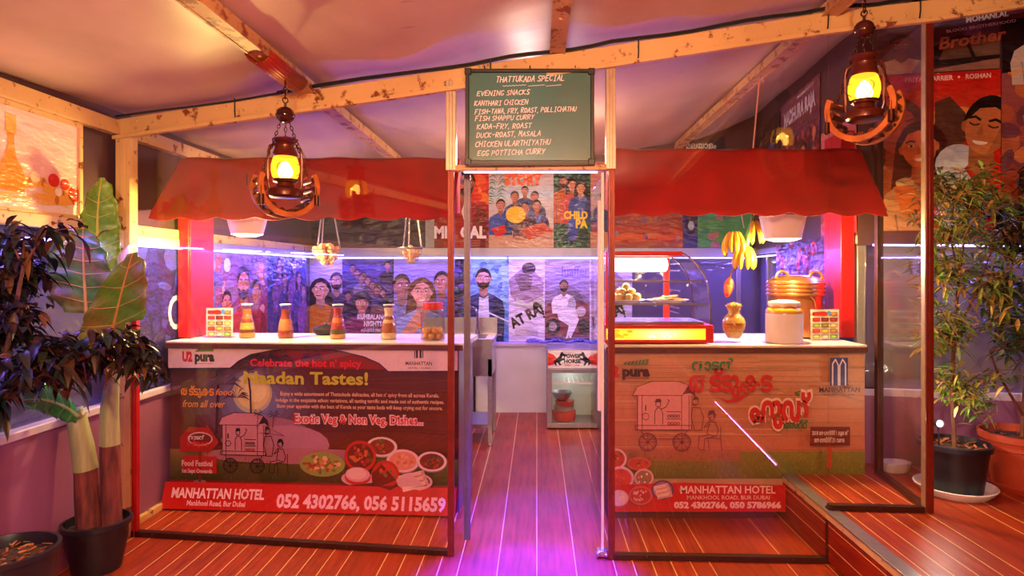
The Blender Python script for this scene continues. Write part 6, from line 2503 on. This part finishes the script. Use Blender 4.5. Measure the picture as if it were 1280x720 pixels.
    for s1 in (-1, 1):
        bb.tube([(s1 * 0.058 * math.cos(t), -0.060 * math.cos(t * 0.9) - 0.002, -0.285 + 0.07 * k / 8) for k, t in enumerate([1.3 - 2.4 * q / 8 for q in range(9)])], 0.0014, 5)
    bb.tube([(0.054 * math.cos(2 * PI * k / 24), 0.054 * math.sin(2 * PI * k / 24), -0.292) for k in range(24)], 0.003, 5, closed=True)
    bb.build('globe_guard', M['iron'], r)
    bb = MB()
    bb.tube([(-0.075, 0, -0.29), (-0.09, -0.01, -0.25), (-0.082, -0.02, -0.18), (-0.05, -0.02, -0.122), (0, -0.02, -0.10), (0.05, -0.02, -0.122), (0.082, -0.02, -0.18), (0.09, -0.01, -0.25), (0.075, 0, -0.29)], 0.0016, 5)
    bb.build('bail_handle', M['iron'], r)
    lamp('POINT', (loc[0], loc[1], loc[2] - 0.245), watts, (1.0, 0.32, 0.06), 0.03)
    return r


b = MB()
zb = ceil_z(-1.16) - 0.035
for k in range(12):
    a0, a1 = PI + PI * k / 12, PI + PI * (k + 1) / 12
    b.add([(-1.16 + 0.052 * math.cos(a), y, zb - 0.012 + 0.05 * math.sin(a)) for a, y in ((a0, 2.66), (a1, 2.66), (a1, 3.08), (a0, 3.08))], [(0, 1, 2, 3)])
for y in (2.74, 2.87, 3.0):
    b.ell((-1.16, y, zb - 0.063), 0.008, 8, 5)
o = b.build('lamp_bracket', M['clamp'], ang=80)
m_ = o.modifiers.new('thickness', 'SOLIDIFY')
m_.thickness = 0.005
tag(o, 'red half round bracket under the rafter holding the left lantern', 'bracket')
lantern('lit kerosene lantern in wooden cradle hanging before the left awning', (-1.13, 2.875, 2.105), 0.72, 0.155, 24)
lantern('lit kerosene lantern in wooden cradle hanging at upper right before red poster', (1.33, 2.60, 2.385), -0.8, 0.19, 30)

b = MB()
b.tube([(1.40, 3.95, 2.60), (1.395, 3.94, 2.57), (1.365, 3.93, 2.565), (1.36, 3.925, 2.52), (1.29, 3.82, 2.13)], 0.005, 6)
tag(b.build('pink_cord', M['rope']), 'pale pink cord hanging from the rafter down to the right awning', 'cord')

# ------------------------------------------------------------------ plants


def leaf(mb, p, d, L, W, col, droop=0.5, fold=0.25):
    d = Vector(d).normalized()
    side = d.cross(Vector((RND.uniform(-0.3, 0.3), RND.uniform(-0.3, 0.3), 1)))
    if side.length < 0.1:
        side = Vector((1, 0, 0))
    side.normalize()
    up = side.cross(d)
    p = Vector(p)
    prof = (0.06, 0.75, 1.0, 0.7, 0.03)
    vs = []
    for k, wq in enumerate(prof):
        t = k / 4
        c = p + d * L * t - Vector((0, 0, 1)) * droop * L * t * t
        vs += [c - side * W * wq * 0.5 + up * W * wq * fold, c, c + side * W * wq * 0.5 + up * W * wq * fold]
    fs1 = [(3 * k, 3 * k + 1, 3 * k + 4, 3 * k + 3) for k in range(4)]
    fs2 = [(3 * k + 1, 3 * k + 2, 3 * k + 5, 3 * k + 4) for k in range(4)]
    mb.col = lin(col)
    mb.add(vs, fs1)
    b0 = len(mb.v) - 15
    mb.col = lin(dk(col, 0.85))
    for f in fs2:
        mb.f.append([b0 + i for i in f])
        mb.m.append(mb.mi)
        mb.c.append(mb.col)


def bush(root, stems, tips, nleaf, L, W, cols, ok, droop=0.5, spread=0.09, br=0.006):
    """stems: polylines; tips: branch end points; leaves cluster round the outer part of each branch"""
    bb = MB()
    for pts, r0, r1 in stems:
        n = len(pts)
        bb.tube(pts, [r0 + (r1 - r0) * k / (n - 1) for k in range(n)], 8)
    bb.build('trunk', M['bark'], root)
    bb = MB()
    lf = MB()
    allp = [Vector(p) for pts, _, _ in stems for p in pts[1:]]
    per = max(3, int(nleaf / len(tips)))
    for tp_ in tips:
        tp_ = Vector(tp_)
        src = min(allp, key=lambda q: (q - tp_).length + 0.4 * max(0, q.z - tp_.z))
        mid = src.lerp(tp_, 0.5) + Vector((RND.uniform(-0.03, 0.03), RND.uniform(-0.03, 0.03), RND.uniform(0.0, 0.06)))
        bb.tube([src, mid, tp_], [br, br * 0.6, br * 0.25], 5)
        for k in range(per):
            t = RND.uniform(0.3, 1.05)
            p = (src.lerp(mid, t * 2) if t < 0.5 else mid.lerp(tp_, t * 2 - 1)) + Vector((RND.uniform(-1, 1), RND.uniform(-1, 1), RND.uniform(-1, 1))) * spread * 0.5
            d = Vector((RND.uniform(-1, 1), RND.uniform(-1, 1), RND.uniform(-0.5, 0.6)))
            ll = L * RND.uniform(0.6, 1.25)
            e = p + d.normalized() * ll
            if ok(p) and ok(e):
                leaf(lf, p, d, ll, W * RND.uniform(0.75, 1.2), RND.choice(cols), droop * RND.uniform(0.4, 1.4))
    bb.build('branches', M['bark'], root)
    lf.build('leaves', M['leaf'], root, ang=180)


def pot(root, prof, m, rim=None, soil_z=0.2, soil_r=0.12, chips=0):
    bb = MB()
    bb.lathe([(0.0, prof[0][1])] + prof + [(0.0, prof[-1][1])] if False else [(0.0, 0.0)] + prof, 40, caps=False)
    bb.build('pot', m, root)
    bb = MB()
    bb.lathe([(0.0, soil_z + 0.012), (soil_r * 0.6, soil_z + 0.008), (soil_r, soil_z)], 28, caps=False)
    bb.build('soil', M['soil'], root)
    if chips:
        bb = MB()
        for _ in range(chips):
            a, q = RND.uniform(0, 6.28), soil_r * math.sqrt(RND.uniform(0, 0.94))
            bb.M = Matrix.Translation((q * math.cos(a), q * math.sin(a), soil_z + RND.uniform(0.006, 0.02))) @ Euler((RND.uniform(-0.5, 0.5), RND.uniform(-0.5, 0.5), RND.uniform(0, 6))).to_matrix().to_4x4()
            bb.col = lin(RND.choice([(150, 86, 50), (120, 64, 40), (180, 116, 74), (96, 50, 34)]))
            bb.cb((0, 0, 0), (RND.uniform(0.02, 0.045), RND.uniform(0.006, 0.012), 0.004))
        o_ = bb.build('bark_chips', M['food'], root)
        o_['kind'] = 'stuff'


# dark leaved bush at the left edge
PD0 = Vector((-2.0, 2.40, 0.0))
pl = thing('potted_bush', 'dark leaved bush in a black pot of bark chips by the left parapet', 'plant', PD0)
pot(pl, [(0.13, 0.0), (0.16, 0.25), (0.165, 0.335), (0.178, 0.34), (0.178, 0.358), (0.164, 0.36), (0.155, 0.33), (0.15, 0.26)], M['blackpot'], soil_z=0.315, soil_r=0.155, chips=90)
stems = [([(-0.06, -0.02, 0.31), (-0.08, 0.0, 0.6), (-0.05, 0.02, 0.9), (0.0, 0.04, 1.2), (0.05, 0.03, 1.42)], 0.016, 0.006), ([(-0.08, 0.0, 0.6), (-0.12, 0.05, 0.85), (-0.1, 0.12, 1.15), (-0.07, 0.15, 1.4)], 0.012, 0.005), ([(-0.05, 0.02, 0.9), (0.12, 0.1, 1.02), (0.28, 0.2, 1.1)], 0.010, 0.005)]
tips = []
for _ in range(120):
    a, q, zz_ = RND.uniform(0, 6.28), math.sqrt(RND.uniform(0, 1)), RND.uniform(-1, 1)
    k = math.sqrt(max(0, 1 - zz_ * zz_ * 0.8))
    tx_, tz_ = 0.12 + 0.40 * q * k * math.cos(a), 1.14 + 0.30 * zz_
    if tz_ < 1.46 - (tx_ + 0.1) * 0.85 and (tx_ < 0.34 or tz_ < 1.02) and tz_ > 0.955:
        tips.append((tx_, 0.12 + 0.36 * q * k * math.sin(a), tz_))
for p in ((0.16, 0.18, 1.58), (0.0, 0.1, 1.58), (0.38, 0.30, 1.02), (0.40, 0.32, 0.98), (-0.02, 0.02, 1.5), (0.3, 0.3, 0.97), (0.34, 0.33, 0.97)):
    tips.append(p)
DARK = [(40, 34, 32), (34, 42, 34), (72, 46, 30), (50, 36, 34), (30, 32, 38), (104, 66, 34), (26, 50, 46), (56, 36, 38), (44, 28, 32), (32, 28, 34)]
bush(pl, stems, tips, 1500, 0.078, 0.031, DARK, lambda p: -0.21 < p.x < 0.47 and p.y < 0.52, 0.75, 0.10, 0.006)

# banana plant
BB = Vector((-2.075, 3.02, 0))
bp_ = thing('banana_plant', 'banana plant with two cut stems in a black pot at the left post', 'plant', BB)
pot(bp_, [(0.10, 0.0), (0.122, 0.12), (0.132, 0.205), (0.145, 0.21), (0.145, 0.232), (0.132, 0.234), (0.126, 0.2), (0.12, 0.15)], M['blackpot'], soil_z=0.195, soil_r=0.125)


def stalk(pts, rs, mname, name, seg=14):
    bb = MB()
    bb.tube(pts, rs, seg)
    bb.v = [(x + 0.0025 * math.sin(z * 40 + y * 90), y + 0.0025 * math.sin(z * 33 + x * 80), z) for x, y, z in bb.v]
    bb.build(name, M[mname], bp_)


stalk([(-0.035, 0.0, 0.195), (-0.045, 0, 0.33), (-0.055, 0, 0.47)], [0.054, 0.050, 0.047], 'drybark', 'lower_stem')
stalk([(-0.055, 0, 0.468), (-0.065, -0.005, 0.58), (-0.085, -0.01, 0.70), (-0.10, -0.01, 0.76)], [0.050, 0.048, 0.042, 0.032], 'sheath', 'upper_stem')
stalk([(0.055, 0.02, 0.195), (0.05, 0.02, 0.38), (0.045, 0.02, 0.58)], [0.046, 0.044, 0.041], 'drybark', 'lower_stem')
stalk([(0.045, 0.02, 0.578), (0.045, 0.02, 0.75), (0.06, 0.03, 0.95), (0.10, 0.05, 1.12)], [0.042, 0.038, 0.026, 0.014], 'sheath', 'upper_stem')


def bleaf(pts, across, W, cols, cup=0.12, wave=0.012, split=None, t0=0.0):
    """banana blade: pts = base, control, tip (world), across = direction of its width"""
    A, C, T = [Vector(p) - BB for p in pts]
    ac = Vector(across).normalized()
    bb = MB()
    n, m = 26, 10
    P_, top = [], []
    for i in range(n + 1):
        t = i / n
        c = A * (1 - t) ** 2 + C * 2 * t * (1 - t) + T * t * t
        d = ((C - A) * (1 - t) + (T - C) * t).normalized()
        nrm = d.cross(ac).normalized()
        wq = W * (math.sin(PI * min(1, 0.10 + 0.86 * t)) ** 0.55) * (1 - 0.25 * t)
        if t > 0.96:
            wq *= 0.55
        P_.append(c)
        for j in range(m + 1):
            s_ = j / m * 2 - 1
            rag = 1 + 0.035 * math.sin(i * 1.9 + s_ * 3) * abs(s_)
            top.append(c + ac * wq * 0.5 * s_ * rag + nrm * (cup * wq * (abs(s_) ** 1.5) + wave * math.sin(i * 1.1) * abs(s_)))
    vs = top
    base = len(bb.v)
    bb.add(vs, [])
    for i in range(n):
        for j in range(m):
            if split and (i in split) and (j < 3 if split[i] < 0 else j >= m - 3):
                continue
            a = i * (m + 1) + j
            mix = RND.random() * 0.35 + 0.65 * (0.5 + 0.5 * math.sin(i * 0.35 + j * 0.5))
            cc = tuple(x + (y - x) * mix for x, y in zip(cols[0], cols[1]))
            cc = dk(cc, 1.0 if (i + j) % 3 else 0.93)
            bb.f.append([a, a + 1, a + m + 2, a + m + 1])
            bb.m.append(0)
            bb.c.append(lin(cc))
    lo = bb.build('leaf_blade', M['leaf'], bp_, ang=180)
    mm = lo.modifiers.new('thickness', 'SOLIDIFY')
    mm.thickness = 0.0015
    bb = MB()
    bb.col = lin(cols[2])
    bb.tube(P_, [0.009 * (1 - 0.75 * k / n) for k in range(n + 1)], 8)
    for i in range(3, n - 2, 4):
        for s_ in (0, m):
            a, e = Vector(top[i * (m + 1) + m // 2]), Vector(top[min(n, i + 2) * (m + 1) + s_])
            mid_ = Vector(top[min(n, i + 1) * (m + 1) + (m // 4 if s_ == 0 else m - m // 4)])
            bb.tube([a, mid_, e], [0.0025, 0.0016, 0.0008], 5)
    bb.build('midrib', M['leaf'], lo)


bleaf([at(126, 345, 3.12), at(117, 280, 3.14), at(127, 222, 3.10)], (1, 0.15, 0.05), 0.205, [(130, 180, 60), (90, 140, 50), (190, 190, 84)])
bleaf([at(108, 392, 2.98), at(104, 330, 2.97), at(104, 286, 2.93)], (1, 0.1, -0.12), 0.32, [(70, 130, 44), (130, 110, 50), (206, 150, 80)], cup=-0.14)
bleaf([at(132, 462, 2.96), at(140, 400, 2.88), at(166, 316, 2.84)], (0.95, 0.2, 0.28), 0.31, [(130, 104, 60), (84, 140, 50), (196, 144, 84)], cup=-0.12, split={9: 1, 10: 1})
bleaf([at(97, 520, 2.94), at(66, 494, 2.80), at(30, 500, 2.66)], (0.2, -0.3, 0.75), 0.20, [(40, 150, 86), (60, 180, 100), (150, 200, 130)], cup=0.18)
for pts in ([BB + Vector((0.10, 0.05, 1.12)), at(132, 440, 3.02), at(126, 345, 3.12)], [BB + Vector((0.06, 0.03, 0.95)), at(112, 440, 3.0), at(108, 392, 2.98)], [BB + Vector((0.10, 0.05, 1.10)), at(138, 475, 3.0), at(132, 462, 2.96)], [BB + Vector((-0.06, -0.01, 0.74)), at(100, 520, 2.97), at(97, 512, 2.94)]):
    bb = MB()
    bb.tube([p - BB for p in pts], [0.015, 0.012, 0.009], 10)
    bb.build('leaf_stalk', M['sheath'], bp_)

# potted trees on the right platform
ZP = 0.2552
T1 = Vector((2.175, 3.33, ZP))
b = MB()
b.lathe([(0.0, 0.0), (0.155, 0.0), (0.185, 0.03), (0.192, 0.042), (0.186, 0.044), (0.176, 0.034), (0.15, 0.012), (0.0, 0.01)], 40, caps=False)
tag(b.build('pot_saucer', M['whiteplastic'], loc=T1), 'white round saucer under the dark pot at the glass corner', 'saucer')
tr = thing('potted_tree', 'slender light green tree in dark navy pot on white saucer', 'plant', T1 + Vector((0, 0, 0.0125)))
pot(tr, [(0.125, 0.0), (0.14, 0.12), (0.155, 0.22), (0.168, 0.222), (0.170, 0.248), (0.158, 0.252), (0.152, 0.225), (0.145, 0.18)], M['blackpot'], soil_z=0.215, soil_r=0.149, chips=50)
LIGHT = [(170, 170, 70), (140, 165, 60), (190, 165, 85), (116, 146, 60), (160, 130, 70), (100, 146, 70), (206, 180, 110), (130, 176, 84)]
stems = [([(0.0, 0.0, 0.21), (-0.01, 0.01, 0.5), (0.01, 0.02, 0.8), (0.04, 0.03, 1.1), (0.09, 0.03, 1.45)], 0.012, 0.005), ([(0.01, 0.02, 0.8), (0.10, 0.0, 1.0), (0.18, -0.02, 1.25)], 0.008, 0.004), ([(0.04, 0.03, 1.1), (-0.02, 0.0, 1.3), (-0.02, -0.02, 1.5)], 0.006, 0.003)]
tips = []
for _ in range(110):
    a, q, z_ = RND.uniform(0, 6.28), math.sqrt(RND.uniform(0, 1)), RND.uniform(0, 1)
    tips.append((0.09 + (0.25 + 0.06 * z_) * q * math.cos(a), 0.0 + 0.22 * q * math.sin(a), 0.45 + 1.22 * z_ ** 0.8))
for z_ in (0.36, 0.40, 0.45, 0.5):
    tips.append((0.15 * RND.uniform(0, 1), -0.1 + 0.05 * z_, z_))
bush(tr, stems, tips, 2300, 0.075, 0.019, LIGHT, lambda p: p.x > -0.23 and p.y < 0.30 - 0.23 * p.x and p.x < 0.6, 0.35, 0.09, 0.004)
T2 = Vector((2.585, 3.40, ZP))
b = MB()
b.lathe([(0.0, 0.0), (0.165, 0.0), (0.195, 0.03), (0.2, 0.042), (0.194, 0.044), (0.184, 0.034), (0.16, 0.012), (0.0, 0.01)], 40, caps=False)
tag(b.build('pot_saucer', M['terracotta'], loc=T2), 'terracotta saucer under the terracotta pot at the right edge', 'saucer')
tr = thing('potted_tree', 'bushy tree with bare branches in terracotta pot at right edge', 'plant', T2 + Vector((0, 0, 0.0125)))
pot(tr, [(0.14, 0.0), (0.165, 0.14), (0.178, 0.20), (0.188, 0.205), (0.188, 0.22), (0.182, 0.224), (0.190, 0.245), (0.206, 0.25), (0.208, 0.282), (0.196, 0.286), (0.186, 0.25), (0.17, 0.2)], M['terracotta'], soil_z=0.245, soil_r=0.184, chips=40)
stems = [([(0.0, 0.0, 0.24), (0.01, 0.0, 0.45), (0.03, 0.01, 0.7), (0.06, 0.02, 0.95), (0.05, 0.02, 1.4)], 0.017, 0.007), ([(0.005, 0.0, 0.36), (-0.10, -0.03, 0.5), (-0.18, -0.05, 0.62), (-0.22, -0.06, 0.72)], 0.008, 0.004), ([(0.03, 0.01, 0.7), (-0.06, 0.0, 0.85), (-0.10, 0.0, 1.0)], 0.007, 0.003)]
tips = []
for _ in range(46):
    a, q, z_ = RND.uniform(0, 6.28), math.sqrt(RND.uniform(0, 1)), RND.uniform(0, 1)
    tips.append((0.02 + 0.26 * q * math.cos(a), 0.0 + 0.2 * q * math.sin(a), 0.72 + 0.45 * z_))
MIX = [(70, 110, 60), (60, 96, 70), (110, 120, 50), (50, 80, 56), (130, 120, 70), (60, 90, 80)]
DARK2 = [(44, 40, 36), (60, 44, 36), (40, 50, 40), (86, 54, 36), (34, 32, 36)]
bush(tr, stems, tips, 1000, 0.075, 0.022, MIX, lambda p: p.y < 0.28 - 0.23 * p.x and p.x < 0.6 and p.x > -0.36, 0.4, 0.09, 0.004)
tips = [(-0.05 + RND.uniform(-0.16, 0.3), RND.uniform(-0.15, 0.12), 1.42 + RND.uniform(-0.22, 0.26)) for _ in range(26)]
lf_root = tr
lf = MB()
bb = MB()
for tp_ in tips:
    tp_ = Vector(tp_)
    src = Vector((0.05, 0.02, 1.2 + 0.2 * RND.random()))
    bb.tube([src, src.lerp(tp_, 0.5) + Vector((0, 0, 0.03)), tp_], [0.005, 0.003, 0.0015], 5)
    for k in range(24):
        p = src.lerp(tp_, RND.uniform(0.4, 1.05)) + Vector((RND.uniform(-1, 1), RND.uniform(-1, 1), RND.uniform(-1, 1))) * 0.04
        d = Vector((RND.uniform(-1, 1), RND.uniform(-1, 0.6), RND.uniform(-0.5, 0.5)))
        if p.y < 0.2:
            leaf(lf, p, d, RND.uniform(0.06, 0.1), RND.uniform(0.018, 0.028), RND.choice(DARK2), 0.6)
bb.build('branches', M['bark'], tr)
lf.build('leaves', M['leaf'], tr, ang=180)

# little garden spotlight stuck in the navy pot
sp = thing('spotlight', 'tiny white spotlight on a stake at the rim of the dark pot', 'spotlight', (2.02, 3.22, 0.46))
b = MB()
b.tube([(0.03, 0.04, 0.02), (0.0, 0.0, 0.16)], 0.004, 6)
b.build('stake', M['dark'], sp)
b = MB()
b.lathe([(0.0, -0.02), (0.016, -0.018), (0.02, 0.012), (0.018, 0.012), (0.0, 0.0)], 16, (0, 0, 0), caps=False)
b.M = Matrix()
hd = b.build('lamp_head', M['dark'], sp)
hd.location = (-0.002, -0.006, 0.18)
hd.rotation_euler = (PI / 2 - 0.1, 0, 0)
b = MB()
b.ell((0, 0, 0), 0.011, 12, 8)
ob = b.build('bulb', emis('spot_bulb', (1, 0.95, 0.85), 60), sp)
ob.location = (-0.002, -0.018, 0.18)
lamp('POINT', (2.0, 3.16, 0.66), 2.2, (1.0, 0.9, 0.72), 0.02)

# pale tray behind the glass return
b = MB()
b.lathe([(0.0, 0.0), (0.055, 0.0), (0.066, 0.02), (0.07, 0.055), (0.066, 0.056), (0.06, 0.02), (0.0, 0.006)], 28, caps=False)
b.v = [(x * 1.25, y * 0.9, z) for x, y, z in b.v]
tag(b.build('tray', M['whiteplastic'], loc=(2.06, 3.68, ZP)), 'small white tub on the platform behind the dark pot', 'tub')

# LED strip and blue spots added under the lintel to turn the floor violet
b = MB()
b.box(-0.36, 3.158, 1.889, 0.30, 3.170, 1.8965)
tag(b.build('led_strip', M['addedled']), 'short blue LED strip added under the doorway lintel for the violet floor', 'light strip')
lamp('SPOT', (-0.03, 3.165, 1.87), 4200, (0.015, 0.0, 1.0), 0.05, (-0.20, 0, 0), spot=0.62)
lamp('SPOT', (-0.03, 3.165, 1.87), 1500, (0.02, 0.0, 1.0), 0.05, (0.22, 0, 0), spot=0.56)
